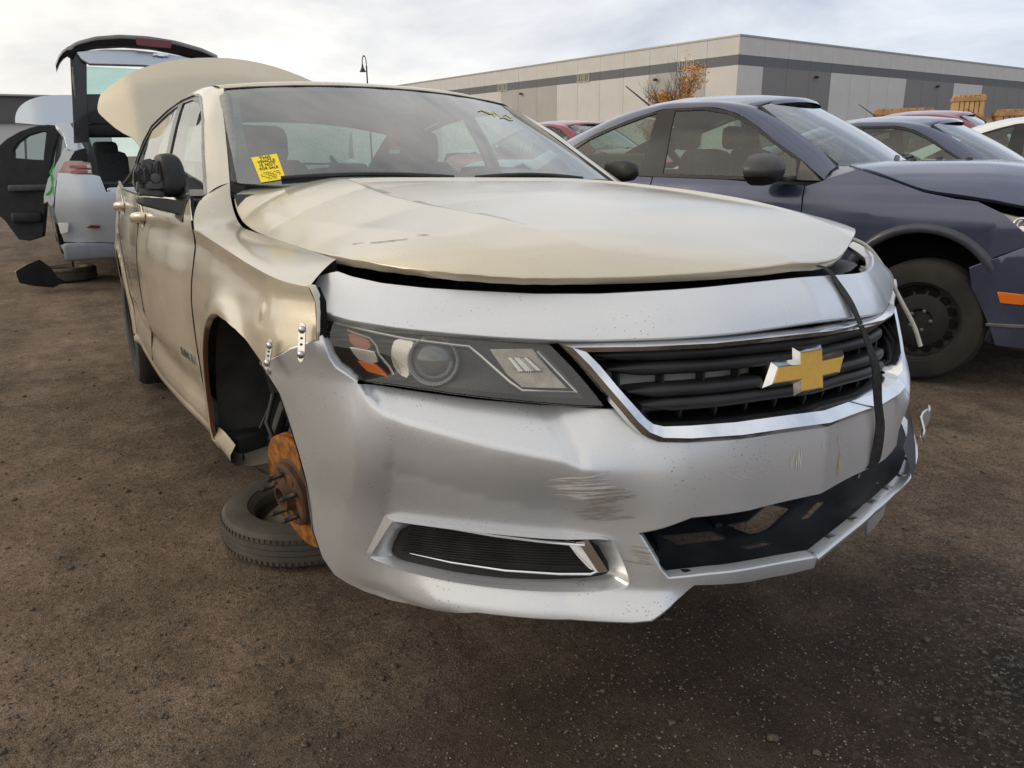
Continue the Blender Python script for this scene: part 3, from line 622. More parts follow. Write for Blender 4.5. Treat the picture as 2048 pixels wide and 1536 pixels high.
    'v_dwin': [(-1.4, -1.146, 1.326), (-1.4, -1.08, 1.41), (-1.4, -0.974, 1.484), (-1.4, -0.838, 1.526), (-1.4, -0.776, 1.521), (-1.4, -0.859, 1.206), (-1.4, -0.994, 1.213), (-1.4, -1.152, 1.231)],
    'v_hood': [(-3.0, -1.099, 1.638), (-3.0, -1.077, 1.769), (-3.0, -1.018, 1.865), (-3.0, -0.915, 1.939), (-3.0, -0.77, 1.989), (-3.0, -0.6, 2.011), (-3.0, -0.374, 2.017), (-3.0, 0.088, 1.985), (-3.0, 0.04, 1.645)],
    'v_piece': [(0.2, -1.262, 0.378), (0.2, -1.158, 0.432), (0.2, -1.049, 0.464), (0.2, -0.97, 0.381), (0.2, -0.923, 0.271), (0.2, -0.865, 0.227), (0.2, -0.98, 0.182), (0.2, -1.142, 0.225), (0.2, -1.243, 0.266)],
    'v_green': [(0.5, -0.795, 1.179), (0.5, -0.833, 1.113), (0.5, -0.83, 1.055), (0.5, -0.832, 0.992), (0.5, -0.861, 0.934), (0.5, -0.899, 0.904)],
    'v_seat': [(-0.4, -0.388, 1.314), (-0.4, -0.312, 1.354), (-0.4, -0.148, 1.343), (-0.4, -0.145, 1.16), (-0.4, -0.184, 0.877), (-0.4, -0.332, 0.882), (-0.4, -0.41, 1.164)],
    'v_wheel': [(-0.389, -0.863, 0.0), (-0.695, -1.012, 0.0), (-0.236, -0.635, 0.0)],
}

# ================================================================ ground
def gh(x, y):
    """gentle unevenness of the yard"""
    return .010 * np.sin(x * 1.7 + .6 * y) * np.cos(y * 1.3 - .4 * x) + .006 * np.sin(4.1 * x + 1.1) * np.sin(3.7 * y) - .010
xs = np.concatenate([[-900, -300, -120, -60, -30, -18, -12], np.arange(-9, 4.01, .10), [6, 12, 40, 200]]); ys = np.concatenate([[-700, -200, -60, -25, -12, -7], np.arange(-4.0, 6.01, .10), [8, 14, 30, 80, 200, 900]])
X_, Y_ = np.meshgrid(xs, ys, indexing='ij'); nearm = sstep(12, 7, np.hypot(X_ + 1, Y_ - 1) * 1.0) if False else (1 - sstep(6, 11, np.hypot(X_ + 1, Y_ - 1)))
Z_ = gh(X_, Y_) * nearm
gm = MB(); gm.grid([[(X_[i, j], Y_[i, j], Z_[i, j]) for j in range(len(ys))] for i in range(len(xs))])
ground = gm.build('ground', M['ground'], None, 180); tag(ground, kind='structure')
# loose gravel: thousands of tiny stones, one mass
octv = np.array([(1, 0, 0), (-1, 0, 0), (0, 1, 0), (0, -1, 0), (0, 0, 1), (0, 0, -1)], float)
octf = np.array([(0, 2, 4), (2, 1, 4), (1, 3, 4), (3, 0, 4), (2, 0, 5), (1, 2, 5), (3, 1, 5), (0, 3, 5)])
def gravel(name, n, region, size, mats, label):
    P = region(n); k = len(P)
    S = size[0] + (size[1] - size[0]) * rng.random(k) ** 3
    A = rng.random((k, 1, 1)) * 6.28; V = octv[None] * (S[:, None, None] * (.6 + .7 * rng.random((k, 6, 1)))) * np.array([1, 1, .6])
    c, s_ = np.cos(A), np.sin(A); V = np.concatenate([V[..., :1] * c - V[..., 1:2] * s_, V[..., :1] * s_ + V[..., 1:2] * c, V[..., 2:]], -1)
    V += np.stack([P[:, 0], P[:, 1], gh(P[:, 0], P[:, 1]) * (1 - sstep(6, 11, np.hypot(P[:, 0] + 1, P[:, 1] - 1))) + S * .25], -1)[:, None]
    Fa = (octf[None] + np.arange(k)[:, None, None] * 6).reshape(-1, 3)
    me = bpy.data.meshes.new(name); V = V.reshape(-1, 3)
    me.vertices.add(len(V)); me.vertices.foreach_set('co', V.ravel()); me.loops.add(len(Fa) * 3); me.loops.foreach_set('vertex_index', Fa.ravel().astype(np.int32))
    me.polygons.add(len(Fa)); me.polygons.foreach_set('loop_start', np.arange(0, len(Fa) * 3, 3, dtype=np.int32))
    me.update(calc_edges=True); me.materials.append(mats)
    o = link(bpy.data.objects.new(name, me)); tag(o, label, 'gravel', kind='stuff'); return o
def fan(r0, r1, a0, a1, p=1.0):
    def f(n):
        r = r0 + (r1 - r0) * rng.random(n) ** p; a = a0 + (a1 - a0) * rng.random(n)
        return np.stack([1.9 + r * np.cos(a), -1.215 + r * np.sin(a)], -1)
    return f
def patchy(n):
    P = np.stack([1.6 + .75 * rng.normal(size=n), .75 + .62 * rng.normal(size=n)], -1); return P
gm1 = mottled('gravel_brown', (.045, .036, .028), (.15, .125, .10), .9, 300)
gm2 = mottled('gravel_pale', (.08, .075, .07), (.34, .32, .29), .85, 260)
gravel('gravel', 26000, fan(.75, 5.5, 1.75, 3.75, 1.25), (.0014, .0065), gm1, 'loose brown grit over the yard dirt')
gravel('gravel', 16000, fan(.75, 6.5, 1.70, 3.80, 1.5), (.0012, .0042), gm2, 'pale stone chips scattered over the yard dirt')
gravel('gravel', 11000, patchy, (.0010, .0040), gm2, 'dense pale chips on the dark patch at the near right')
gravel('gravel', 900, fan(.9, 7.5, 1.75, 3.75, 1.0), (.005, .016), gm1, 'loose pebbles lying about the yard')

# ================================================================ background
# ---- warehouse of tilt-up panels
CX, CY = -34.706, 35.993; DL = Vector((math.cos(3.248), math.sin(3.248), 0)); DR = Vector((DL.y, -DL.x, 0)); PW = 2.445; HT = 7.70
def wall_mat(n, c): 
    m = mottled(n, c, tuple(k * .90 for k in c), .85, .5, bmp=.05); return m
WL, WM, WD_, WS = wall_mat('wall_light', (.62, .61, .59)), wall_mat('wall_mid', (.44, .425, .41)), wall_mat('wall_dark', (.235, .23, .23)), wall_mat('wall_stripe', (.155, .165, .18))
bld = empty('warehouse', (CX, CY, 0)); tag(bld, 'long pale grey warehouse with a dark stripe below its flat roofline', 'building')
bcore = MB()
q = [Vector((CX, CY, 0)), Vector((CX, CY, 0)) + DL * 60, Vector((CX, CY, 0)) + DL * 60 + DR * 75, Vector((CX, CY, 0)) + DR * 75]
cen_ = sum(q, Vector()) / 4
q = [p + (cen_ - p).normalized() * .35 - Vector((CX, CY, 0)) for p in q]
V = [tuple(p) for p in q] + [(p.x, p.y, HT - .25) for p in q]
mesh_obj('wall_core', V, [(4, 5, 6, 7), (0, 1, 5, 4), (1, 2, 6, 5), (2, 3, 7, 6), (3, 0, 4, 7)], WD_, bld)
def wall_mesh(lower):
    """one panel, 2.42 m wide: lower field, dark stripe, upper field, each its own coat of paint"""
    b = []; V, Fc, mi = [], [], []
    for z0, z1, k in ((0, 6.09, 0), (6.09, 6.68, 1), (6.68, HT, 2)):
        o = len(V); w = PW / 2 - .012
        V += [(-w, 0, z0), (w, 0, z0), (w, 0, z1), (-w, 0, z1), (-w, .15, z0), (w, .15, z0), (w, .15, z1), (-w, .15, z1)]
        Fc += [(o, o + 1, o + 2, o + 3), (o + 1, o + 5, o + 6, o + 2), (o + 4, o, o + 3, o + 7)] + ([(o + 3, o + 2, o + 6, o + 7)] if k == 2 else []); mi += [k] * (3 + (k == 2))
    me = bpy.data.meshes.new('wall_panel'); me.from_pydata(V, [], Fc); me.update()
    for m in (lower, WS, WL): me.materials.append(m)
    me.polygons.foreach_set('material_index', mi); return me
PM = {'l': wall_mesh(WL), 'm': wall_mesh(WM), 'd': wall_mesh(WD_)}
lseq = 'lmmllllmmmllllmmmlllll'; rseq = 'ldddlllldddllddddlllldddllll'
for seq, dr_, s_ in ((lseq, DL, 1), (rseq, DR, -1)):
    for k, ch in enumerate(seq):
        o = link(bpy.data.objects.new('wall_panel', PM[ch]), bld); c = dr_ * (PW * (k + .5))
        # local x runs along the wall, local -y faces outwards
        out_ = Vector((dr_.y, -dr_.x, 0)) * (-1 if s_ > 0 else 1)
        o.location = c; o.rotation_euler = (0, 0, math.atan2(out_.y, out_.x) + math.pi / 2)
for dr_, n_, s_ in ((DL, 22, 1), (DR, 28, -1)):
    out_ = Vector((dr_.y, -dr_.x, 0)) * (-1 if s_ > 0 else 1); L_m = PW * n_
    a = out_ * .04; 
    P0, P1 = a - dr_ * .04, a + dr_ * L_m
    V = [P0 + Vector((0, 0, HT)), P1 + Vector((0, 0, HT)), P1 + Vector((0, 0, HT + .10)), P0 + Vector((0, 0, HT + .10))]; V += [p - out_ * .3 for p in V]
    mesh_obj('roof_cap', [tuple(p) for p in V], [(0, 1, 2, 3), (3, 2, 6, 7), (0, 4, 5, 1)], M['satin_dark'], bld)
out_l = Vector((DL.y, -DL.x, 0)) * -1; out_r = Vector((DR.y, -DR.x, 0))
win_m = mat('dim_window', (.12, .115, .10), .25); fr_m = mat('window_frame_cream', (.62, .60, .52), .6)
for t0 in (4.1, 14.0, 24.2):
    for k in (-.36, .36):
        c = DL * (t0 + k) + out_l * .02 + Vector((0, 0, 6.41)); Rz = Matrix.Rotation(math.atan2(DL.y, DL.x), 3, 'Z')
        w = MB().box(c, (.60, .10, .62), Rz).build('window', fr_m, bld, None)
        MB().box(c + out_l * .05, (.50, .03, .52), Rz).build('pane', win_m, w, None)
        for j in (-.12, .12): MB().box(c + out_l * .07 + DL * j, (.03, .03, .52), Rz).build('mullion', fr_m, w, None)
for dr_, out_, ts in ((DR, out_r, (7.9, 24.0)), (DL, out_l, (21.5, 34.5, 6.6))):
    for t in ts:
        c = dr_ * t + out_ * .18 + Vector((0, 0, 5.72)); w = MB().box(c, (.22, .22, .16), bev=.04); w.build('wall_lamp', M['black_plastic'], bld, 40)
# ---- gooseneck street lamp
lp = Vector((-33.7, 12.1, 0)); lamp_o = empty('street_lamp', lp); lamp_o.scale = (.62, .62, .975); tag(lamp_o, 'tall dark gooseneck street lamp rising behind the beige sedan roof', 'lamp post')
sd = Vector((-.35, -.94, 0)) * .28
MB().tube([(0, 0, 0), (0, 0, 1.0), (0, 0, 5.1)], [.10, .065, .05], 10).build('post', M['black_plastic'], lamp_o, 40)
arc = [(0, 0, 5.05)] + [tuple(Vector((0, 0, 5.25)) + sd * .5 * (1 - math.cos(a)) + Vector((0, 0, .28 * math.sin(a)))) for a in np.linspace(0, math.pi, 10)] + [tuple(sd + Vector((0, 0, 5.12)))]
MB().tube(arc, .034, 8).build('gooseneck', M['black_plastic'], lamp_o, 60)
MB().lathe([(.03, .22), (.06, .16), (.08, .05), (.20, -.10), (.24, -.13), (.22, -.14), (.0005, -.10)], sd + Vector((0, 0, 4.98)), 'z', 20).build('lamp_shade', M['black_plastic'], lamp_o, 40)
# ---- half-bare tree with orange leaves
tr_o = empty('tree', (-26.6, 23.9, 0)); tag(tr_o, 'half bare young tree with orange autumn leaves beside the warehouse', 'tree')
bark = mottled('grey_bark', (.12, .10, .085), (.20, .17, .15), .9, 6); leafm = mottled('orange_leaves', (.55, .20, .02), (.66, .33, .04), .7, 3)
tb = MB(); tips = []
def branch(p, d, L, r, lv):
    n = 4; pts = [p]; dd = d.copy()
    for i in range(n):
        dd = (dd + Vector((random.gauss(0, .13), random.gauss(0, .13), .05))).normalized(); pts.append(pts[-1] + dd * L / n)
    tb.tube(pts, [r * (1 - .6 * i / n) for i in range(n + 1)], 5 if lv else 8)
    if lv < 4:
        for i in range(1, n + 1):
            for _ in range(2 if lv < 3 else 1):
                a = random.uniform(0, 6.28); side = Vector((math.cos(a), math.sin(a), random.uniform(.35, 1.1))).normalized()
                branch(pts[i], (dd * .5 + side * .7).normalized(), L * random.uniform(.5, .68), r * .5, lv + 1)
    else: tips.append(pts[-1])
branch(Vector((0, 0, 0)), Vector((.0, .0, 1)), 2.35, .07, 0)
tb.build('trunk', bark, tr_o, 60)
lv = MB()
for t in tips:
    keep = (t.y * .6 + t.x * .35 > .2 and random.random() < .45) or (t.z < 3.7 and random.random() < .30)
    if not keep: continue
    for _ in range(7):
        c = t + Vector((random.gauss(0, .10), random.gauss(0, .10), random.gauss(0, .10))); a = Vector((random.gauss(0, 1), random.gauss(0, 1), random.gauss(0, 1))).normalized(); b = a.orthogonal().normalized(); s_ = random.uniform(.035, .06)
        lv.add([c - a * s_, c + b * s_ * .6, c + a * s_, c - b * s_ * .6], [(0, 1, 2, 3)])
cro = lv.build('crown', leafm, tr_o, None); cro['kind'] = 'stuff'
# ---- timber crates in front of the warehouse
wood = mottled('fresh_timber', (.46, .27, .11), (.60, .38, .18), .75, 5)
wood2 = mottled('weathered_timber', (.34, .20, .10), (.46, .29, .15), .8, 5)
def crate(loc, d, rz, label, m, nb=6):
    c = empty('timber_crate', loc, rz); tag(c, label, 'crate', 'timber crates before the warehouse'); x, y, z = d
    MB().box((0, 0, z / 2), (x - .08, y - .08, z - .04)).build('crate_inside', M['dark'], c, None)
    for sx, wdt, ax in ((-1, x, 0), (1, x, 0), (-1, y, 1), (1, y, 1)):
        for k in range(nb):
            t = (k + .5) / nb - .5
            if ax == 0: MB().box((t * x, sx * y / 2, z / 2 + random.uniform(-.01, .01)), (x / nb - .018, .03, z), bev=.004).build('board', m, c, None)
            else: MB().box((sx * x / 2, t * y, z / 2), (.03, y / nb - .018, z), bev=.004).build('board', m, c, None)
    for sx in (-1, 1):
        for zz in (.08, z - .08): MB().box((0, sx * (y / 2 + .025), zz), (x + .04, .025, .10)).build('batten', wood2, c, None)
        for zz in (.08, z - .08): MB().box((sx * (x / 2 + .025), 0, zz), (.025, y + .04, .10)).build('batten', wood2, c, None)
    for k in range(nb): MB().box((0, ((k + .5) / nb - .5) * y, z + .012), (x, y / nb - .02, .022)).build('board', m, c, None)
    return c
ax_ = math.radians(38)
crate((-10.45, 19.50, 1.92), (.66, .62, .56), ax_, 'tall square timber crate standing on top of the crate row', wood)
names = ['long low timber crate at the left end of the crate row', 'timber crate directly under the tall square crate', 'pale timber crate right of the tall square crate', 'orange toned timber crate at the right end of the row']
for k, (x, y, w, h, m) in enumerate(((-11.7, 18.72, 1.35, 2.20, wood2), (-10.42, 19.48, 1.0, 1.91, wood2), (-9.55, 20.05, .82, 2.10, wood2), (-8.75, 20.62, .95, 2.02, wood))):
    crate((x, y, 0), (w, .9, h), ax_, names[k], m, 7)
# ---- far wall at the left
fw = empty('far_building', (-58, -4, 0)); tag(fw, 'low dark grey building far off at the left edge', 'building')
MB().box((0, 0, 3.9), (6, 14, 1.5)).build('upper_wall', mottled('dark_cladding', (.10, .10, .105), (.13, .13, .13), .8, .5), fw, None)
MB().box((.3, 0, 1.58), (5, 14, 3.14)).build('lower_wall', mottled('white_cladding', (.55, .55, .55), (.62, .62, .61), .8, .5), fw, None)
MB().box((0, 0, 4.70), (6.3, 14.3, .10)).build('roof_edge', M['satin_dark'], fw, None)

# ================================================================ the wrecked sedan in front
TH, RO = .0529, -.0266
def b2w(p):
    x, y, z = p[0] + 2.84, p[1], p[2]
    y, z = y - RO * z, z + RO * y
    return Vector((x * math.cos(TH) - z * math.sin(TH) - 2.84, y, x * math.sin(TH) + z * math.cos(TH)))
_o = b2w((0, 0, 0)); _ex = (b2w((1, 0, 0)) - _o).normalized(); _ey = b2w((0, 1, 0)) - _o; _ey = (_ey - _ex * _ey.dot(_ex)).normalized(); _ez = _ex.cross(_ey)
BODY = Matrix(((_ex.x, _ey.x, _ez.x, _o.x), (_ex.y, _ey.y, _ez.y, _o.y), (_ex.z, _ey.z, _ez.z, _o.z), (0, 0, 0, 1)))
BW = lambda p: BODY @ Vector(p)
car = empty('sedan'); car.matrix_world = BODY
tag(car, 'champagne beige sedan with silver replacement front bumper, no front wheel and open boot lid', 'car')

def sz(L): return [(float(s_of_y(y)), z) for y, z in L]
def mir(L): return [(-a, b) for a, b in L][::-1]
def fS(fx, off=0.0):
    def f(s, z):
        y = y_of_s(s); return np.stack([fx(y, z) + off, y, z], -1)
    return f
BUMP, BASE = fS(front_bumper_x), fS(front_base)
def on(fx, y, z, off=0.0): return Vector((float(fx(np.array([y]), np.array([z]))[0]) + off, y, z))

# ---- silver bumper cover: right half whole, left lower quarter torn away
top_r = D['bump_top']
grille_low = [(-.0, .543)]
left_top = [(.16, .5436), (.277, .5455), (.343, .548), (.36, .5553), (.383, .5757), (.397, .603), (.458, .606), (.509, .611), (.611, .621), (.714, .637), (.7455, .643), (.786, .649), (.804, .665), (.8213, .679), (.838, .7235), (.84, .739), (.883, .71), (.913, .666)]
left_low = [(.895, .60), (.885, .52), (.875, .44), (.84, .425), (.80, .40), (.74, .415), (.68, .405), (.60, .43), (.50, .415), (.40, .425), (.32, .428)]
up_edge = [(y, z) for y, z in D['intake'][:7]][::-1]           # top of the lower opening, left to right
low_edge = [(-.3285, .2842)] + [(-.248, .281), (-.12, .2742), (0, .2705)]
outline = list(top_r) + grille_low + left_top + left_low + up_edge + [D['intake'][8], D['intake'][7]] + low_edge[1:] \
    + [(0, .2475)] + D['bump_bot'][::-1] + D['bump_arch'][::-1]
bumper = panel('front_bumper', sz(outline), BUMP, M['bumper'], car, holes=[sz(smooth_poly(D['fog'], corners=(0, 7, 13), it=2))], step=.014, depth=.022, bev=.004, hbev=.006, hdepth=.0, hint=(1, 0, .2), lines=[sz([(k * y, float(ledge_z(np.array([y]))[0])) for y in np.linspace(.44, .786, 24)]) for k in (-1, 1)] + [sz([(-.79, .29), (-.739, .279), (-.656, .265), (-.57, .262), (-.41, .259), (-.33, .259)])])
# fold along the wheel-arch edge
fl = [(-.9134, .6665)] + list(D['bump_arch'])
rows = [[], [], []]
for y, z in fl:
    p = on(front_bumper_x, y, z)
    rows[0].append(p + Vector((.0, -.002, 0))); rows[1].append(p + Vector((-.028, .004, 0))); rows[2].append(p + Vector((-.034, .03, 0)))
MB().grid(rows).build('arch_flange', M['silver'], bumper, 180)
# fog pocket walls, fluted insert and bright trim
fog_o = resample(smooth_poly(D['fog'], corners=(0, 7, 13), it=2), .012)
fog_i = resample(smooth_poly(D['fog_in'], it=1), .012)
def by_angle(L, c, n=72):
    """resample a loop by direction from its centre"""
    P = np.asarray(L); ang = np.arctan2((P[:, 1] - c[1]) * 3, P[:, 0] - c[0]); o = np.argsort(ang); ang = ang[o]; P = P[o]
    t = np.linspace(-math.pi, math.pi, n, endpoint=False)
    return np.stack([np.interp(t, ang, P[:, k], period=2 * math.pi) for k in (0, 1)], -1)
cc = fog_o.mean(0); ci = fog_i.mean(0)
Lo, Li = by_angle(fog_o, cc), by_angle(fog_i, ci)
rows = []
for t, dx in ((0, -.004), (.12, -.012), (.5, -.032), (.9, -.056), (1, -.066)):
    rows.append([on(front_bumper_x if t < .1 else front_base, *(a + (b - a) * t), dx) for a, b in zip(Lo, Li)])
pocket = MB().grid(rows, closed=True).build('fog_pocket', M['silver'], bumper, 50)
fi = [tuple(p) for p in Li]
insert = panel('fog_insert', sz(fi), fS(front_base, -.060), M['black_plastic'], bumper, step=.03, depth=.02, hint=(1, 0, 0))
for k in range(15):
    z = .289 + k * .0058
    inside_y = [y for y in np.linspace(-.74, -.405, 60) if inside(np.asarray(fi), np.array([[y, z]]))[0]]
    if len(inside_y) < 6: continue
    y0, y1 = inside_y[0] + .01, inside_y[-1] - .03
    MB().tube([on(front_base, y, z, -.057) for y in np.linspace(y0, y1, 14)], .0022, 6).build('flute', M['black_plastic'], insert)
tt = [(-.70, .372), (-.65, .3655), (-.587, .357), (-.52, .350), (-.47, .3455), (-.447, .343)]
MB().tube([on(front_base, y, z, -.036) for y, z in tt], [.0015, .004, .005, .0055, .006, .004], 8, flat=.6).build('chrome_trim', M['chrome'], insert)
tb = [(-.70, .2905), (-.64, .283), (-.56, .277), (-.48, .2765), (-.43, .278), (-.418, .284)]
MB().tube([on(front_base, y, z, -.046) for y, z in tb], [.0015, .004, .005, .0055, .006, .004], 8, flat=.6).build('chrome_trim', M['chrome'], insert)
MB().grid([[on(front_base, y, z, o) for y, z, o in r] for r in ([(-.470, .345, -.052), (-.436, .290, -.052)], [(-.458, .349, -.036), (-.422, .283, -.036)], [(-.440, .352, -.040), (-.404, .284, -.040)])]).build('chrome_trim', M['chrome'], insert, 30)
# ---- lower opening: sagging lip on the far side, black tray, splash shield
lip = [(-.335, .285, 0), (-.25, .2815, 0), (-.12, .275, 0), (0, .2715, 0), (.11, .289, .0), (.22, .315, .003), (.32, .325, .012), (.42, .335, .035), (.52, .355, .05), (.60, .372, .055), (.66, .385, .05), (.70, .39, .045)]
def lipp(t):
    y = [a[0] for a in lip]; return np.interp(t, y, [a[1] for a in lip]), np.interp(t, y, [a[2] for a in lip])
rows = [[] for _ in range(7)]
for y in np.linspace(0.002, .70, 36):
    z, o = lipp(y); x = float(front_base(np.array([y]), np.array([min(z, .45)]))[0]) + o
    for k, (dx, dz) in enumerate(((-.20, .012), (-.11, .004), (-.030, .001), (-.004, .0015), (.001, -.003), (-.001, -.012), (-.02, -.024))):
        rows[k].append((x + dx, y, z + dz))
lipo = MB().grid(rows[2:]).build('torn_lip', M['silver'], bumper, 50)
def TRAY(y, t):
    y = np.asarray(y, float); z, o = lipp(y); z = np.maximum(z, .27); x = front_base(y, np.minimum(z, .45)) + np.maximum(o, 0)
    return np.stack([x - .026 - .32 * t, y, z - .003 - .012 * np.sin(np.clip(t * 3, 0, 1) * 3.14) + .045 * t + .006 * np.sin((y + .35) * 15) * np.clip(t * 3, 0, 1)], -1)
def rect(y, t, w, h, k=.02): return [(y - w / 2, t - h / 2), (y + w / 2 + k, t - h / 2 + k), (y + w / 2, t + h / 2), (y - w / 2 - k, t + h / 2 - k)]
tray = panel('lower_tray', [(-.345, 0), (.67, 0), (.66, 1), (-.36, 1)], TRAY, M['tray'], bumper, holes=[rect(-.17, .36, .11, .12), rect(.02, .42, .12, .17), rect(-.05, .24, .05, .05), rect(.14, .25, .05, .05), rect(.19, .42, .06, .07), rect(.31, .40, .05, .05)], step=.03, depth=.003, bev=.001, hint=(0, 0, 1))
for y in list(np.linspace(-.28, .0, 5)) + list(np.linspace(.08, .58, 7)):          # clips along the lip
    z, o = lipp(y); p = on(front_base, y, min(z, .45), o)
    MB().box(p + Vector((-.020, 0, .002)), (.016, .017, .005), bev=.001).build('clip', M['satin'], lipo)
for (y, t0, t1) in ((-.24, .25, .95), (-.08, .45, .95), (.11, .45, .95), (.24, .3, .95)):
    MB().tube([tuple(TRAY(np.array([y + .10 * (t - .5)]), np.array([t]))[0] + np.array([0, 0, .006])) for t in np.linspace(t0, t1, 8)], .010, 6, flat=.6).build('tray_rib', M['tray'], tray, 60)
# flap of the undertray hanging from the torn side
fp = [(.36, .318), (.43, .30), (.47, .245), (.462, .20), (.40, .190), (.345, .192), (.34, .25)]
panel('hanging_flap', fp, lambda a, b: np.stack([.885 - .35 * (a - .4) + .1 * (b - .3), a, b], -1), M['silver'], bumper, step=.03, depth=.004, hint=(1, 0, .3), back=True)
tp = [(.60, .378), (.63, .42), (.655, .435), (.668, .425), (.682, .44), (.685, .40), (.675, .37), (.64, .355)]
panel('torn_shred', tp, lambda a, b: np.stack([.815 - .5 * (a - .66) + .008 * np.sin(a * 70 + b * 40), a, b], -1), M['silver'], bumper, step=.02, depth=.003, hint=(1, 0, .3), back=True)
rows = [[] for _ in range(3)]                                                        # back side of the torn left end
for y, z in ((.38, .385), (.46, .395), (.56, .405), (.64, .42)):
    p = on(front_base, y, z, .02)
    rows[0].append(p + Vector((-.01, 0, .03))); rows[1].append(p + Vector((.012, 0, -.012))); rows[2].append(p + Vector((.02, 0, -.045)))
MB().grid(rows).build('torn_inner_skin', M['tray'], bumper, 60)
# black core behind all openings
core = MB()
rows = []
for z, dx in ((.40, -.10), (.55, -.13), (.74, -.12), (.80, -.10)):
    rows.append([on(front_base, y, z, dx) for y in np.linspace(-.80, .72, 40)])
core.grid(rows); core.box((.45, .1, .58), (.30, .9, .34)); core.box((.30, .1, .70), (.5, .9, .2))
core.build('radiator_support', M['dark'], car, 40)

# ---- upper silver strip between bonnet and grille
st = list(D['strip_bot']) + [(0, .748)] + [(-y, z) for y, z in D['strip_bot'][::-1]] + [(-y, z) for y, z in D['strip_top']] + [(0, .8225)] + D['strip_top'][::-1]
upper = panel('upper_fascia', sz(st), fS(front_base, .0), M['bumper'], car, step=.016, depth=.018, bev=.004, hint=(1, 0, .5))
# ---- bonnet
fe = [(.914, 0), (.905, -.1), (.880, -.2), (.838, -.32), (.79, -.44), (.735, -.54), (.655, -.635), (.55, -.69), (.39, -.735)]
re = [(.147, -.741), (-.262, -.742), (-.50, -.742), (-.552, -.744), (-.604, -.738), (-.618, -.70), (-.60, -.6), (-.52, -.4), (-.475, -.2), (-.46, 0)]
fl_ = [(.902, .1), (.865, .2), (.795, .32), (.72, .44), (.645, .54), (.575, .635), (.50, .69), (.37, .735)]
ol = fe + re; ol = ol + [(x, -y) for x, y in re[::-1]][1:] + fl_[::-1]
ol = smooth_poly(ol, corners=(0,), it=1)
bonnet = panel('bonnet', ol, lambda x, y: np.stack([x, y, hood_z(x, y)], -1), M['beige'], car, step=.022, depth=.016, bev=.003, hint=(0, 0, 1), lines=[[(x, k * float(fn_(x))) for x in np.linspace(-.52, .80, 30)] for k in (-1, 1) for fn_ in (hood_ridge, hood_shoulder)] + [[(-.388, -.42), (-.388, .42)]])
# inner frame seen through the front gap
rows = [[], [], []]
for y in np.linspace(-.70, .60, 40):
    x = float(np.interp(abs(y), [0, .2, .4, .55, .65, .72], [.895, .86, .77, .69, .60, .45])) - .09 * min(1, max(0, y) / .3)
    z = float(hood_z(np.array([x]), np.array([y]))[0])
    rows[0].append((x, y, z - .012)); rows[1].append((x - .03, y, z - .03)); rows[2].append((x - .25, y, z - .03))
MB().grid(rows).build('bonnet_inner_frame', M['dark'], bonnet, 60)
rows = [[], [], []]
for y in np.linspace(-.76, .66, 40):
    x = float(np.interp(abs(y), [0, .2, .4, .55, .65, .76], [.87, .84, .75, .66, .57, .36])) - (.04 if y > .3 else 0)
    rows[0].append((x + .035, y, .800)); rows[1].append((x - .04, y, .806)); rows[2].append((x - .30, y, .80))
MB().grid(rows).build('radiator_cover', M['black_plastic'], car, 60)
for (a, b, c, d, w) in ((.42, -.655, .475, -.62, .0022), (.39, -.67, .42, -.655, .0015), (.475, -.60, .50, -.585, .0016), (.34, -.69, .365, -.675, .0015)):
    P = [(a + (c - a) * t, b + (d - b) * t) for t in np.linspace(0, 1, 6)]
    L, R = [], []
    for i, (x, y) in enumerate(P):
        wj = w * (.4 + .6 * random.random())
        L.append((x + wj * .3, y - wj, float(hood_z(np.array([x]), np.array([y - wj]))[0]) + .0012)); R.append((x - wj * .3, y + wj, float(hood_z(np.array([x]), np.array([y + wj]))[0]) + .0012))
    MB().grid([L, R]).build('paint_scrape', M['scrape'], bonnet)

# ---- grille: chrome surround, double slats, bowtie badge
A_ = [(0, .7335), (-.12, .7305), (-.24, .7265), (-.36, .7235), (-.474, .7225), (-.452, .69), (-.430, .652), (-.405, .610), (-.392, .588), (-.376, .566), (-.352, .553), (-.30, .5475), (-.2, .5445), (-.1, .5435), (0, .5435)]
C_ = [(0, .7195), (-.12, .7165), (-.24, .7125), (-.35, .710), (-.440, .7095), (-.424, .686), (-.404, .650), (-.380, .612), (-.368, .594), (-.352, .582), (-.335, .577), (-.29, .5755), (-.2, .5745), (-.1, .574), (0, .574)]
E_ = [(0, .7165), (-.12, .7135), (-.24, .7095), (-.345, .707), (-.434, .7065), (-.418, .684), (-.397, .648), (-.371, .612), (-.355, .602), (-.335, .594), (-.315, .591), (-.27, .5905), (-.19, .5905), (-.1, .591), (0, .592)]
def loop3(L, off):
    R = [on(front_base, y, z, o) for (y, z), o in zip(L, off)]
    return R + [Vector((p.x, -p.y, p.z)) for p in R[::-1]][1:-1]
nA = len(A_)
def lin(a, b): return [tuple(np.array(p) + (np.array(q) - np.array(p)) * .35) for p, q in zip(a, b)]
rows = [loop3(A_, [-.020] * nA), loop3(A_, [.0] * nA), loop3(lin(A_, C_), [.013 if i < 4 else .009 for i in range(nA)]), loop3(C_, [.004 if i < 9 else -.006 for i in range(nA)]), loop3(E_, [-.03 if i < 9 else -.06 for i in range(nA)]), loop3(E_, [-.09] * nA)]
surround = MB().grid(rows, closed=True).build('grille_surround', M['chrome'], car, 25)
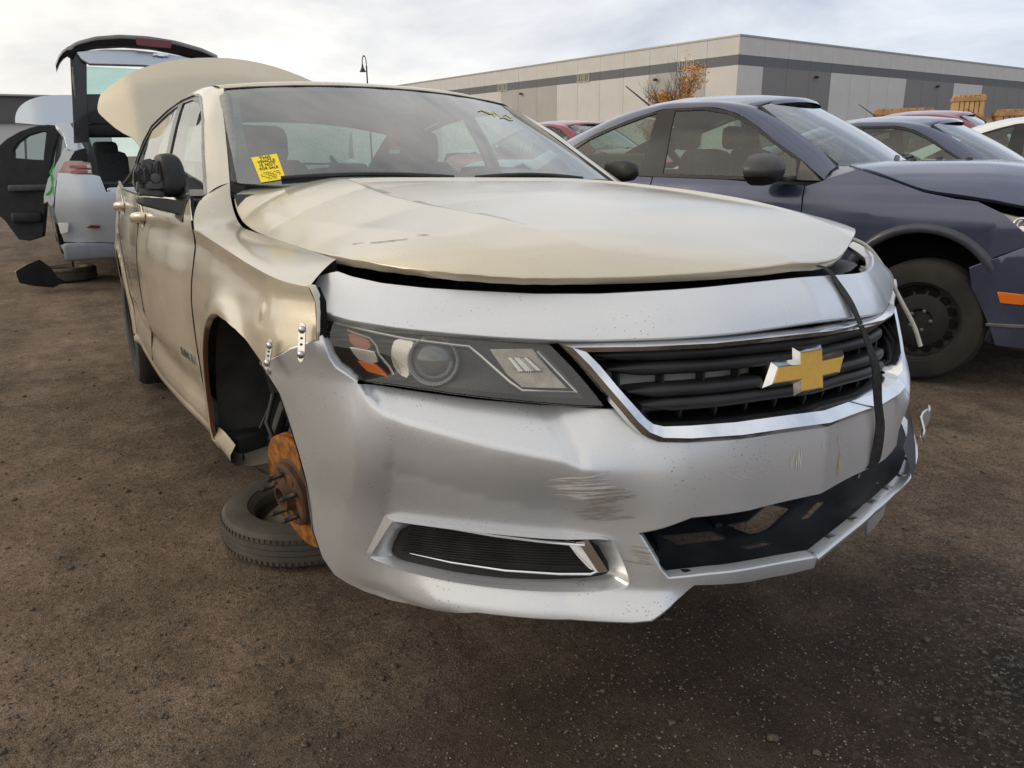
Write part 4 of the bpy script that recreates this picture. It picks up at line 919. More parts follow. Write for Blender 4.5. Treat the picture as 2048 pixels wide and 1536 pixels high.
def bar(z_fn, prof, y0, y1, n=44, taper=True):
    rows = [[] for _ in prof]
    for y in np.linspace(y0, y1, n):
        z = z_fn(abs(y)); x = float(front_base(np.array([y]), np.array([z]))[0])
        k = min(1, (min(y - y0, y1 - y) + .002) / .05) ** .5 if taper else 1
        for r, (dx, dz) in zip(rows, prof): r.append((x + dx * 1.0 - (1 - k) * .02, y, z + dz * k))
    return MB().grid(rows)
prof = [(-.075, .010), (-.036, .0122), (-.028, .0095), (-.025, .003), (-.025, -.003), (-.028, -.0085), (-.036, -.0118), (-.075, -.010)]
for z0, w in ((.6965, .408), (.6715, .392), (.6310, .366), (.6065, .348)):
    bar(lambda y, z0=z0: z0 + .004 * (1 - y / .4), prof, -w, w).build('grille_slat', M['grille_black'], surround, 60)
for z0 in (.7075, .6485, .584):                                  # thin ribs behind
    w = .40 - (.71 - z0) * .45
    for y in np.linspace(-w, w, 11):
        p = on(front_base, y, z0, -.06); MB().box(p, (.02, .005, .05)).build('grille_rib', M['black_plastic'], surround, None)
def backing(name, y0, y1, z0, z1, off, m):
    rows = [[on(front_base, y, z, off) for y in np.linspace(y0, y1, 24)] for z in (z0, z1)]
    return MB().grid(rows).build(name, m, surround, 60)
backing('air_shutter', -.375, -.10, .632, .668, -.080, M['shutter'])
backing('air_shutter', -.345, -.14, .572, .602, -.080, M['shutter'])
backing('air_shutter', -.42, .42, .68, .722, -.088, M['black_plastic'])
backing('grille_backing', -.45, .45, .55, .73, -.098, M['dark'])
# badge: raised mount, chrome bow tie, gold face
bt = [(-.118, -.026), (-.094, .022), (-.040, .022), (-.040, .046), (.040, .046), (.040, .022), (.118, .022), (.094, -.026), (.040, -.026), (.040, -.050), (-.040, -.050), (-.040, -.026)]
BX, BZ = .982, .652
def ring_(sc, h): return [(h - .09 * abs(a) - b * .12, a * sc[0] * 1.06 - .012, BZ + b * sc[1]) for a, b in bt]
def inset(L, d):
    P = np.array(L); n = len(P); out = []
    for i in range(n):
        a, b, c_ = P[i - 1], P[i], P[(i + 1) % n]; u = (b - a) / np.linalg.norm(b - a); v = (c_ - b) / np.linalg.norm(c_ - b)
        n1 = np.array([u[1], -u[0]]); n2 = np.array([v[1], -v[0]]); m_ = n1 + n2; m_ = m_ / (m_ @ n1)
        out.append(tuple(b + m_ * d))
    return out
def ring2(L, h): return [(h - .09 * abs(a) - b * .12, a * .98 - .012, BZ + b * .96) for a, b in L]
e_ = MB().grid([ring2(bt, BX - .034), ring2(bt, BX - .006), ring2(inset(bt, .0085), BX + .005), ring2(inset(bt, .0095), BX + .003)], closed=True); k_ = len(e_.v)
emblem = e_.build('emblem', M['chrome'], surround, 20)
g0 = inset(bt, .0092); cen2 = [(0, -.002)] * len(bt)
gq = MB().grid([ring2(g0, BX + .0035), ring2(inset(bt, .0115), BX + .0060)], closed=True); b0_ = len(gq.v); gq.f.append(tuple(range(b0_ - 12, b0_)))
gq.build('emblem_face', M['gold'], emblem, 30)
MB().box((BX - .04, -.012, BZ - .005), (.05, .17, .085), bev=.02).build('emblem_mount', M['grille_black'], emblem, 50)

# ---- headlamps
def lamp(sg):
    mm = (lambda L: L) if sg < 0 else (lambda L: [(-a, b) for a, b in L])
    o3 = lambda y, z, off: Vector((on(front_base, y, z, off).x, y if sg < 0 else -y, z))
    fo = lambda off: fS(front_base, off)
    out = smooth_poly(D['lamp'], corners=(0, 5, 8), it=1)
    house = panel('headlamp', sz(mm(out)), fo(-.085), M['lamp_dark'], car, step=.025, depth=.01, hint=(1, 0, 0))
    L0 = resample(out, .02)
    MB().grid([[o3(y, z, -.030) for y, z in L0], [o3(y, z, -.09) for y, z in L0]], closed=True).build('lamp_rim', M['lamp_dark'], house, 60)
    panel('lens', sz(mm(out)), fo(-.025), M['lens'], house, step=.02, depth=.004, bev=.003, hint=(1, 0, 0))
    panel('amber_reflector', sz(mm(smooth_poly(D['l_amber_up'], it=1))), fo(-.052), M['dull_amber'], house, step=.01, depth=.006, hint=(1, 0, 0))
    panel('amber_reflector', sz(mm(D['l_amber_lo'])), fo(-.050), M['amber'], house, step=.01, depth=.006, hint=(1, 0, 0))
    panel('bezel', sz(mm(D['l_bezel'])), fo(-.050), M['lamp_silver'], house, step=.01, depth=.006, hint=(1, 0, 0))
    cr = smooth_poly(D['l_cres'], it=1)
    panel('reflector', sz(mm(cr)), lambda s, z: (lambda P: np.stack([P[:, 0] - .055 - .5 * (np.abs(P[:, 1]) - .695), P[:, 1], P[:, 2]], -1))(BASE(s, z)), M['lamp_silver'], house, step=.008, depth=.006, hint=(1, 0, 0))
    py, pz = D['l_proj'][0]; c = o3(py, pz, -.062)
    q = Vector((.86, (-.5 if sg < 0 else .5), .05)).to_track_quat('Z', 'Y').to_matrix()
    MB().lathe([(.049, -.012), (.049, .010), (.046, .016), (.042, .010), (.041, -.01)], c, 'z', 40, q).build('projector_ring', M['lamp_silver'], house, 40)
    MB().lathe([(.041, -.004), (.036, .006), (.026, .013), (.013, .017), (0.0005, .018)], c, 'z', 40, q).build('projector_lens', M['proj'], house, 180)
    MB().lathe([(.040, -.016), (.0005, -.016)], c, 'z', 24, q).build('projector_bowl', M['satin'], house, 60)
    ln = [o3(y, z, -.040) for y, z in D['l_line']]
    MB().tube(ln, .0032, 8).build('light_guide', M['lamp_silver'], house, 60)
    box = [o3(y, z, -.045) for y, z in [(-.786, .7445), (-.753, .7305), (-.744, .716), (-.742, .700), (-.727, .676), (-.722, .662)]]
    MB().tube(box, .0024, 6).build('light_guide', M['lamp_silver'], house, 60)
    panel('signal_reflector', sz(mm(D['l_sig'])), fo(-.066), M['signal'], house, step=.015, depth=.01, hint=(1, 0, 0))
    a, b, c_, d_ = [np.array(p) for p in D['l_rib0']]
    for k in range(11):
        t = (k + .5) / 11; u, v = a + (b - a) * t, d_ + (c_ - d_) * t
        MB().tube([o3(u[0], u[1], -.05), o3(v[0], v[1], -.05)], .0019, 6).build('signal_rib', M['lamp_silver'], house, 60)
    MB().tube([o3(-.4957, .7053, -.04), o3(-.4474, .6331, -.04)], .0055, 8, flat=.5).build('lamp_divider', M['lamp_silver'], house, 60)
    return house
lamp(-1); lamp(1)

# ---- sides
def zcr(x): return float(crease_z(x))
def SD(sg):
    return lambda x, z: np.stack([x, sg * side_y(x, z), z], -1)
def GD(sg, off=0):
    return lambda x, z: np.stack([x, sg * (glass_side_y(x, z) + off), z], -1)
arch = [(.02 + .377 * math.cos(a), .345 + .377 * math.sin(a)) for a in np.linspace(math.radians(84), math.radians(185), 22)]
win_f = [(-.67, 1.020), (-.875, 1.133), (-1.075, 1.250), (-1.22, 1.312), (-1.36, 1.358), (-1.52, 1.384), (-1.73, 1.393), (-1.66, 1.22), (-1.60, 1.037)]
win_r = [(-1.685, 1.040), (-1.745, 1.22), (-1.82, 1.393), (-2.1, 1.385), (-2.48, 1.352), (-2.76, 1.300), (-2.98, 1.205), (-2.90, 1.122), (-2.5, 1.078)]
dlo = [(-.600, 1.002), (-.84, 1.135), (-1.05, 1.262), (-1.20, 1.326), (-1.34, 1.376), (-1.50, 1.402), (-1.75, 1.411), (-2.1, 1.402), (-2.5, 1.369), (-2.80, 1.313), (-3.05, 1.212), (-2.95, 1.102), (-2.5, 1.058), (-1.6, 1.018), (-.95, 1.006)]
for sg in (-1, 1):
    hn = (0, sg, .1)
    # fender: side skin and top
    out = [(.545, zcr(.545) + .002), (.556, .80), (.566, .765), (.573, .735), (.48, .70), (.395, .664), (.34, .679), (.27, .698), (.20, .712), (.12, .7205)] + arch + [(-.352, .305), (-.345, .285), (-.433, .285), (-.443, .42), (-.446, .60), (-.443, .70), (-.433, .75), (-.422, .80), (-.417, .845), (-.436, zcr(-.44) + .001)] + [(x, zcr(x)) for x in np.linspace(-.36, .50, 18)]
    if sg > 0: out = [(min(x, .16), z) for x, z in out if not (x > .20 and z < .72)]
    fender = panel('front_fender', out, SD(sg), M['beige'], car, step=.02, depth=.012, bev=.002, hint=hn)
    pr = [((.545, 0), (.400, .747, .864)), ((.45, 0), (.345, .748, .867)), ((.32, 0), (.24, .7495, .873)), ((.2, 0), (.12, .751, .879)), ((.08, 0), (0, .7515, .8855)), ((-.05, 0), (-.12, .752, .891)), ((-.2, 0), (-.26, .752, .897)), ((-.32, 0), (-.36, .752, .903)), ((-.40, 0), (-.45, .752, .910)),
          ((-.455, .884, .930), (-.50, .753, .925)), ((-.495, .872, .955), (-.545, .754, .955)), ((-.55, .850, .982), (-.585, .752, .998)), ((-.602, .820, 1.004), (-.618, .744, 1.040))]
    if sg > 0: pr = pr[4:]
    rows = []
    for o_, i_ in pr:
        if len(o_) == 2: o_ = (o_[0], float(side_y(np.array([o_[0]]), np.array([zcr(o_[0])]))[0]) + .0005, zcr(o_[0]) + .001)
        o3, i3 = Vector((o_[0], sg * o_[1], o_[2])), Vector((i_[0], sg * i_[1], i_[2]))
        r = []
        for t in np.linspace(0, 1, 9):
            p = o3.lerp(i3, t); p.z += .05 * t * (1 - t) * (.30 if o_[0] > -.41 else .25) * (o3 - i3).length / .15; r.append(p)
        i4 = i3 + Vector((0, 0, -.05)); r.append(i4)
        rows.append(r)
    # resample smoothly along x
    R = np.array([[tuple(p) for p in r] for r in rows]); tk = np.arange(len(R)); ts = np.linspace(0, len(R) - 1, 60)
    Rs = np.stack([[pchip(tk, R[:, j, k], ts) for k in range(3)] for j in range(R.shape[1])]).transpose(2, 0, 1)
    MB().grid([list(map(tuple, r)) for r in Rs]).build('fender_top', M['beige'], fender, 40)
    fr = [(.16, zcr(.16)), (.16, .80), (.16, .76), (.16, .72)] if sg > 0 else [(.545, zcr(.545)), (.556, .80), (.566, .765), (.573, .735)]
    ed = [Vector((x, sg * (float(side_y(np.array([x]), np.array([z]))[0]) + .001), z)) for x, z in fr]
    MB().grid([ed, [p + Vector((-.004, -sg * .022, 0)) for p in ed]]).build('fender_edge', M['dark'], fender, 60)
    # wheel-arch edge with a rusty rear half
    ap = [(.385, .667), (.34, .679), (.27, .698), (.20, .712), (.12, .7205)] + [(.02 + .377 * math.cos(a), .345 + .377 * math.sin(a)) for a in np.linspace(math.radians(84), math.radians(188), 34)] + [(-.350, .30)]
    e0 = [Vector((x, sg * (float(side_y(np.array([x]), np.array([z]))[0]) - .002), z)) for x, z in ap]
    cen = Vector((.02, 0, .345))
    def inw(p, a, b): d_ = Vector((cen.x - p.x, 0, cen.z - p.z)).normalized(); return p + d_ * a + Vector((0, -sg * b, 0))
    MB().grid([e0, [inw(p, .004, .002) for p in e0], [inw(p, .007, .012) for p in e0]]).build('arch_lip', M['arch_rusty'], fender, 60)
    # doors
    d1 = [(-.452, .30), (-.455, .60), (-.452, .70), (-.442, .75), (-.431, .80), (-.426, .85), (-.450, zcr(-.446)), (-.466, .93), (-.505, .957), (-.56, .985), (-.605, 1.0), (-.95, 1.006), (-1.595, 1.016), (-1.60, .93), (-1.615, .75), (-1.60, .6), (-1.585, .42), (-1.585, .33), (-1.0, .315)]
    dr = panel('front_door', d1, SD(sg), M['beige'], car, rim=M['dark'], step=.03, depth=.012, bev=.003, hint=hn)  # black edge walls on doors and quarter paint in the shade of the gaps
    d2 = [(-1.592, .33), (-1.592, .42), (-1.607, .6), (-1.622, .75), (-1.607, .93), (-1.602, 1.016), (-2.5, 1.055), (-2.72, 1.075), (-2.74, 1.0), (-2.66, .90), (-2.52, .79), (-2.42, .66), (-2.37, .52), (-2.35, .34)]
    d2o = panel('rear_door', d2, SD(sg), M['beige'], car, rim=M['dark'], step=.03, depth=.012, bev=.003, hint=hn)
    ra = [(-2.84 + .385 * math.cos(a), .36 + .385 * math.sin(a)) for a in np.linspace(math.radians(8), math.radians(172), 26)]
    q = [(-2.357, .34), (-2.377, .52), (-2.427, .66), (-2.527, .79), (-2.667, .90), (-2.747, 1.0), (-2.727, 1.077), (-2.93, 1.10), (-3.2, 1.10), (-3.6, 1.08), (-3.92, 1.04), (-3.98, .80), (-3.93, .45), (-3.4, .34)] + ra[::-1] + [(-2.45, .34)]
    panel('quarter_panel', q, SD(sg), M['beige'], car, rim=M['dark'], step=.04, depth=.012, bev=.003, hint=hn)
    for pts in ([(-.441, .30), (-.4475, .42), (-.4505, .60), (-.4475, .70), (-.4375, .75), (-.4265, .80), (-.4215, .847), (-.443, zcr(-.443)), (-.461, .930)], [(-1.5885, .34), (-1.5885, .42), (-1.6035, .6), (-1.6185, .75), (-1.6035, .93), (-1.5985, 1.01)], [(-2.3535, .35), (-2.3735, .52), (-2.4235, .66), (-2.5235, .79), (-2.6635, .90), (-2.7435, 1.0)]):
        MB().tube([(x, sg * (float(side_y(np.array([x]), np.array([z]))[0]) - .0015), z) for x, z in smooth_poly(pts, it=1, closed=False)], .0042, 6).build('shut_line', M['dark'], dr, 60)  # black bead added in each gap to paint in its shade
    # sill
    sl = []
    for x in np.linspace(-.15, -2.45, 30):
        y = float(side_y(np.array([x]), np.array([.31]))[0])
        sl.append([(x, sg * (y - .012), .345), (x, sg * (y + .004), .318), (x, sg * (y + .004), .300), (x, sg * (y - .010), .283), (x, sg * (y - .06), .278), (x, sg * (y - .16), .285)])
    MB().grid(sl).build('sill', M['beige'], car, 50)
    # glass and pillars
    P3_ = [tuple(p) for p in dlo]
    frame = panel('window_frame', P3_, GD(sg), M['pillar_black'], car, holes=[win_f, win_r], step=.05, depth=.01, bev=.002, hint=hn)
    panel('window', win_f, GD(sg, -.006), M['glass'], frame, step=.06, depth=.003, bev=.001, hint=hn)
    panel('window', win_r, GD(sg, -.006), M['glass'], frame, step=.06, depth=.003, bev=.001, hint=hn)
    fp_ = [Vector((x, sg * (float(glass_side_y(np.array([x]), np.array([z]))[0]) + .003), z)) for x, z in dlo[:11]]
    MB().tube(fp_, .0065, 6, flat=.7).build('chrome_trim', M['satin_dark'], frame, 60)
    ob = [Vector((x, sg * (float(side_y(np.array([x]), np.array([z]))[0]) + .001), z)) for x, z in ((-.605, 1.004), (-.95, 1.010), (-1.6, 1.020), (-2.5, 1.060), (-2.93, 1.102))]
    MB().tube(ob, .008, 6).build('belt_trim', M['satin_dark'], frame, 60)
    # A pillar, roof rail, C pillar as one skin from window opening to windscreen / roof edge
    gy = lambda x, z: float(glass_side_y(np.array([x]), np.array([z]))[0])
    inn = [(-.618, .744, 1.040), (-.80, .708, 1.145), (-.99, .672, 1.252), (-1.14, .645, 1.330), (-1.30, .606, 1.408), (-1.50, .610, 1.436), (-1.75, .60, 1.455), (-2.1, .60, 1.449), (-2.48, .61, 1.416), (-2.75, .625, 1.375), (-3.0, .645, 1.295)]
    prs = [((x, gy(x, z), z + .002), i_) for (x, z), i_ in zip(dlo[:11], inn)] + [((-3.12, .86, 1.09), (-3.36, .66, 1.135))]
    rows = []
    for o_, i_ in prs:
        o3, i3 = Vector((o_[0], sg * o_[1], o_[2])), Vector((i_[0], sg * i_[1], i_[2])); r = [o3 + Vector((0, -sg * .012, 0))]
        for t in np.linspace(0, 1, 7):
            p = o3.lerp(i3, t); b_ = .12 * t * (1 - t); p += Vector((.0, sg * b_ * .16, b_ * .16)); r.append(p)
        rows.append(r)
    R = np.array([[tuple(p) for p in r] for r in rows]); tk = np.arange(len(R)); ts = np.linspace(0, len(R) - 1, 60)
    Rs = np.stack([[pchip(tk, R[:, j, k], ts) for k in range(3)] for j in range(R.shape[1])]).transpose(2, 0, 1)
    MB().grid([list(map(tuple, r)) for r in Rs]).build('roof_pillar', M['beige'], car, 50)
    # door handles: pull bar over a cupped recess
    for hx in (-1.44, -2.42):
        hz = zcr(hx) - .012
        pt = [(hx + .105, -.004, .004), (hx + .085, .020, .004), (hx + .03, .030, .002), (hx - .04, .030, -.002), (hx - .085, .022, -.004), (hx - .105, -.004, -.004)]
        h = MB().tube([(x, sg * (float(side_y(np.array([x]), np.array([hz + dz]))[0]) + dy), hz + dz) for x, dy, dz in pt], [.012, .015, .015, .015, .015, .012], 10, flat=1.25)
        ho = h.build('door_handle', M['beige'], dr if hx > -2 else d2o, 60)
        MB().lathe([(.052, 0), (.048, .003), (.04, .001), (.03, -.004), (.0005, -.006)], (hx, sg * (float(side_y(np.array([hx]), np.array([hz]))[0]) + .002), hz), 'y', 24, Matrix.Rotation(0 if sg > 0 else math.pi, 3, 'Z')).build('handle_cup', M['beige'], ho, 60)

# badge letters low on the front door
bl = 'IMPALA'
def text_mesh(txt, size, depth=.0, spacing=1.0, bold=0.0):
    cu = bpy.data.curves.new('t', 'FONT'); cu.body = txt; cu.size = size; cu.extrude = depth; cu.space_character = spacing; cu.offset = bold; cu.align_x = 'CENTER'; cu.align_y = 'CENTER'
    ob = bpy.data.objects.new('t', cu); col.objects.link(ob)
    dg = bpy.context.evaluated_depsgraph_get(); me = bpy.data.meshes.new_from_object(ob.evaluated_get(dg))
    v = [tuple(p.co) for p in me.vertices]; f = [tuple(p.vertices) for p in me.polygons]
    bpy.data.objects.remove(ob); bpy.data.curves.remove(cu); bpy.data.meshes.remove(me)
    return v, f
for k, ch in enumerate(bl):
    v, f = text_mesh(ch, .040, .002); x0 = -.72 + k * .040; z0 = .515
    def pl(p): x, z = x0 + p[0], z0 + p[1]; return (x, -(float(side_y(np.array([x]), np.array([z]))[0]) + .003 + p[2]), z)
    mesh_obj('badge_letter', [pl(p) for p in v], f, M['satin_dark'], [o for o in car.children if o.name.startswith('front_door')][0])

# ---- roof, windscreen, rear glass
def roof_row(x, zc, w, ze, bow=0): return [(x - bow * (abs(t)) ** 2.2, t * w, zc - (zc - ze) * abs(t) ** 2.4) for t in np.linspace(-1, 1, 31)]
rr = [roof_row(-1.205, 1.428, .612, 1.402, .09), roof_row(-1.215, 1.438, .622, 1.412, .09), roof_row(-1.28, 1.452, .625, 1.419, .07), roof_row(-1.5, 1.472, .615, 1.435), roof_row(-1.8, 1.484, .605, 1.452), roof_row(-2.1, 1.482, .605, 1.446), roof_row(-2.45, 1.466, .613, 1.424), roof_row(-2.66, 1.448, .62, 1.392)]
roof = MB().grid(rr).build('roof', M['beige'], car, 60)
MB().grid([[(x, y * .97, z - .03) for x, y, z in r] for r in rr]).build('headliner', M['trim_light'], roof, 60)
wo_ = [(-.728, 1.040), (-.700, 1.145), (-.664, 1.252), (-.637, 1.330), (-.603, 1.400), (-.52, 1.408), (-.35, 1.418), (-.18, 1.424), (0, 1.426)]
wo_ = wo_ + [(-y, z) for y, z in wo_[::-1]][1:] + [(.62, 1.03), (.4, 1.015), (0, 1.01), (-.4, 1.015), (-.62, 1.03)]
WD = lambda off: (lambda y, z: np.stack([wind_x(y, z) + off, y, z], -1))
screen = panel('windscreen', wo_, WD(0), M['wind_glass'], car, step=.05, depth=.004, bev=.001, hint=(1, 0, 1))
wi_ = [(-.655, 1.075), (-.645, 1.15), (-.615, 1.25), (-.585, 1.33), (-.565, 1.372), (-.52, 1.385), (-.35, 1.396), (0, 1.405)]
wi_ = wi_ + [(-y, z) for y, z in wi_[::-1]][1:] + [(.58, 1.062), (.3, 1.058), (0, 1.056), (-.3, 1.058), (-.58, 1.062)]
panel('frit_band', wo_, WD(-.006), M['frit'], screen, holes=[smooth_poly(wi_, it=1)], step=.05, depth=.001, bev=.0005, hint=(1, 0, 1))
MB().tube([(float(wind_x(np.array([y]), np.array([z]))[0]) + .003, y, z) for y, z in wo_[:9]], .006, 6, flat=.6).build('screen_seal', M['black_plastic'], screen, 60)
MB().tube([(float(wind_x(np.array([-y]), np.array([z]))[0]) + .003, -y, z) for y, z in wo_[:9]], .006, 6, flat=.6).build('screen_seal', M['black_plastic'], screen, 60)
so = [(-.09, 1.418), (-.085, 1.37), (-.05, 1.315), (0, 1.300), (.05, 1.315), (.085, 1.37), (.09, 1.418)]
panel('sensor_cover', smooth_poly(so, corners=(0, 6), it=2), WD(-.010), M['frit'], screen, step=.03, depth=.02, bev=.002, hint=(1, 0, 1))
MB().box((-1.09, .0, 1.335), (.03, .22, .065), bev=.014).build('rear_view_mirror', M['black_plastic'], screen, 50)
MB().tube([(-1.13, 0, 1.38), (-1.10, 0, 1.345)], .01, 8).build('mirror_stem', M['black_plastic'], screen, 50)
rg = [(-2.66, .62, 1.408), (-2.98, .64, 1.30), (-3.36, .655, 1.14)]
MB().grid([[(x - .02 * (1 - t * t), t * w, z + .035 * (1 - t * t)) for t in np.linspace(-1, 1, 15)] for x, w, z in rg]).build('rear_window', M['glass'], car, 60)
# cowl and wipers
MB().grid([[(-.38 - .16 * (abs(y) / .73) ** 2.2 + dx, y, z) for y in np.linspace(-.74, .74, 30)] for dx, z in ((.0, .955), (-.03, .985), (-.05, 1.005))]).build('cowl', M['black_plastic'], car, 60)
def wp(y, z, off): return Vector((float(wind_x(np.array([y]), np.array([z]))[0]) + off, y, z))
for ya, yb in ((-.60, -.06), (.02, .52)):
    wpts = [wp(y, 1.052 + .012 * math.sin((y - ya) / (yb - ya) * 3.1), .014) for y in np.linspace(ya, yb, 12)]
    w = MB().tube(wpts, .007, 6).build('wiper', M['black_plastic'], car, 60)
    MB().tube([wp(y, 1.040, .030) for y in np.linspace(ya + .2, yb + .12, 8)], .009, 6).build('wiper_arm', M['black_plastic'], w, 60)
# ---- open boot lid, standing up behind the roof
tl = [(-.885, 1.565), (-.87, 1.63), (-.845, 1.682), (-.70, 1.785), (-.55, 1.855), (-.40, 1.902), (-.2, 1.932), (0, 1.940), (.2, 1.915), (.38, 1.862), (.55, 1.79), (.70, 1.70), (.80, 1.60), (.80, 1.55), (.70, 1.42), (.66, 1.25), (-.66, 1.25), (-.70, 1.38), (-.785, 1.435), (-.86, 1.525)]
LID = lambda a, b: np.stack([-3.66 - .34 * (b - 1.5) - .9 * hinge(-.685 - a, .02) - .9 * hinge(a - .63, .02) - .5 * hinge(b - 1.82 + .25 * a * a, .03), a, b], -1)
lid = panel('boot_lid', smooth_poly(tl, corners=(15, 16), it=1), LID, M['beige'], car, step=.03, depth=.03, bev=.004, hint=(1, 0, 0), back=True)
MB().tube([(-3.4, -.55, 1.05), (-3.45, -.55, 1.2), (-3.66, -.52, 1.33)], .012, 8).build('lid_hinge', M['dark'], lid, 60)
MB().tube([(-3.4, .55, 1.05), (-3.45, .55, 1.2), (-3.66, .52, 1.33)], .012, 8).build('lid_hinge', M['dark'], lid, 60)
MB().box((-3.6, 0, .80), (.7, 1.5, .5)).build('boot_well', M['dark'], car, None)
MB().box((-1.95, 0, .34), (2.9, 1.60, .10)).build('floor_pan', M['dark'], car, None)
MB().box((-.52, 0, .62), (.12, 1.36, .60)).build('firewall', M['dark'], car, None)
MB().box((-3.95, 0, .62), (.12, 1.55, .5), bev=.05).build('rear_bumper', M['beige'], car, 50)

# ---- door mirrors: the near one has lost its cap and shows its works
def mirror_near():
    base = MB()
    base.grid([[(-.565, -.838, .992), (-.565, -.842, .925), (-.64, -.848, .93), (-.66, -.838, .99)], [(-.60, -.875, .985), (-.60, -.88, .944), (-.70, -.885, .944), (-.72, -.88, .985)], [(-.645, -.93, .996), (-.64, -.93, .962), (-.76, -.93, .958), (-.77, -.93, .994)], [(-.665, -.985, 1.000), (-.66, -.985, .978), (-.78, -.985, .975), (-.78, -.985, .998)], [(-.69, -1.0, .997), (-.69, -1.0, .987), (-.76, -1.0, .987), (-.76, -1.0, .995)]], closed=True)
    base.f.append((len(base.v) - 4, len(base.v) - 3, len(base.v) - 2, len(base.v) - 1))
    m = base.build('door_mirror', M['black_plastic'], car, 50)
    MB().prism([(-.575, .99), (-.60, .925), (-.70, .94), (-.76, 1.05), (-.70, 1.055)], lambda a, b, h: (a, -(float(side_y(np.array([a]), np.array([min(b, 1.0)]))[0]) - max(0, b - 1.0) * .3 + h), b), .004, -.006).build('mirror_sail', M['black_plastic'], m, 30)
    # what is left of the shell: the inner half of the housing
    ring = smooth_poly([(-.862, 1.0), (-.858, 1.05), (-.866, 1.105), (-.885, 1.128), (-.915, 1.130), (-.935, 1.122), (-.93, 1.06), (-.932, 1.0)], it=2)
    MB().grid([[(x, -.897 + (y + .897) * k, 1.06 + (z - 1.06) * k) for y, z in ring] for x, k in ((-.648, .02), (-.648, .55), (-.656, .86), (-.675, .98), (-.74, 1.02), (-.80, 1.0), (-.802, .1))], closed=True).build('mirror_shell', M['black_plastic'], m, 50)
    back = smooth_poly([(-.87, 1.005), (-.875, 1.11), (-.95, 1.115), (-.995, 1.095), (-1.0, 1.03), (-.985, 1.003)], it=2)
    MB().prism(back, lambda a, b, h: (h, a, b), -.795, -.765).build('mirror_glass', M['black_plastic'], m, 30)
    w = MB()
    for c, d_ in (((-.72, -.955, 1.055), (.07, .06, .085)), ((-.69, -.945, 1.085), (.04, .05, .035)), ((-.69, -.975, 1.065), (.03, .03, .05)), ((-.68, -.95, 1.035), (.03, .05, .025)), ((-.70, -.99, 1.03), (.03, .02, .03)), ((-.685, -.965, 1.10), (.03, .03, .02)), ((-.68, -.935, 1.06), (.02, .016, .05)), ((-.70, -.96, 1.012), (.05, .07, .02))):
        w.box(c, d_, Matrix.Rotation(random.uniform(-.25, .25), 3, 'X'), bev=.004)
    w.build('mirror_motor', M['grey_plastic'], m, 40)
    for k in range(4):
        y = -.935 - .017 * k
        MB().tube([(-.672, y, 1.105 - .008 * k), (-.660, y - .008, 1.075), (-.668, y - .004, 1.04)], .0035, 6).build('mirror_wire', M['black_plastic'], m, 60)
    for c in ((-.69, -.985, 1.08), (-.675, -.948, 1.055)):
        MB().lathe([(.014, 0), (.014, .016), (.009, .018), (.0005, .018)], c, 'x', 16).build('mirror_pivot', M['grey_plastic'], m, 40)
mirror_near()
rs = smooth_poly([(.865, 1.045), (.862, 1.09), (.87, 1.13), (.90, 1.14), (.945, 1.125), (.955, 1.085), (.945, 1.045)], it=2)
mf = MB().grid([[(x, .91 + (y - .91) * k, 1.09 + (z - 1.09) * k) for y, z in rs] for x, k in ((-.70, .02), (-.70, .2), (-.71, .6), (-.74, .92), (-.80, 1.0), (-.86, .98), (-.862, .02))], closed=True)
mf.box((-.75, .86, 1.01), (.10, .12, .03), bev=.008)
mf.build('door_mirror', M['black_plastic'], car, 50)

# ---- inside
seat_c = M['cloth']
def seat(y):
    s_ = MB().grid([[(-1.62 + .02 * c * c, y + .24 * c, .72), (-1.66, y + .25 * c, .95), (-1.75, y + .22 * c, 1.12), (-1.77, y + .17 * c, 1.17), (-1.88, y + .17 * c, 1.16), (-1.84, y + .24 * c, .75)] for c in (-1, -.8, -.3, .3, .8, 1)]).build('front_seat', seat_c, car, 60)
    MB().box((-1.80, y, 1.235), (.10, .27, .17), bev=.045).build('head_rest', seat_c, s_, 60)
    for k in (-.05, .05): MB().tube([(-1.79, y + k, 1.12), (-1.795, y + k, 1.2)], .006, 6).build('head_rest_post', M['satin'], s_, 60)
seat(-.38); seat(.38)
for sg in (-1, 1):
    MB().tube([(-.66, sg * .715, 1.03), (-.84, sg * .685, 1.14), (-1.03, sg * .65, 1.25), (-1.20, sg * .62, 1.345), (-1.36, sg * .59, 1.395)], .026, 8).build('pillar_trim', M['trim_light'], car, 60)
    MB().tube([(-1.64, sg * .78, 1.02), (-1.70, sg * .73, 1.22), (-1.78, sg * .67, 1.39)], .035, 8, flat=.5).build('pillar_trim', M['trim_light'], car, 60)
    MB().grid([[(x, sg * .80, z) for x in (-.7, -1.6, -2.6)] for z in (1.0, .75, .45)]).build('door_card', M['dash'], car, 60)
rs_ = MB().box((-2.75, 0, .86), (.20, 1.36, .52), bev=.06).build('rear_seat', seat_c, car, 60)
for y in (-.38, 0, .38): MB().box((-2.80, y, 1.15), (.09, .25, .12), bev=.035).build('head_rest', seat_c, rs_, 60)
rows = [[(-.52 - .10 * (abs(y) / .7) ** 2, y, .985) for y in np.linspace(-.72, .72, 20)], [(-.72, y, 1.02 + .012 * math.cos(y * 4)) for y in np.linspace(-.74, .74, 20)], [(-.95, y, 1.0 + (.045 if .2 < y < .58 else 0)) for y in np.linspace(-.74, .74, 20)], [(-1.0, y, .80) for y in np.linspace(-.74, .74, 20)]]
MB().grid(rows).build('dashboard', M['dash'], car, 60)
q = Matrix.Rotation(math.radians(-65), 3, 'Y')
sw = MB().lathe([(.185 + .014 * math.cos(a), .014 * math.sin(a)) for a in np.linspace(0, 2 * math.pi, 9)], (-1.12, .38, .93), 'z', 36, q)
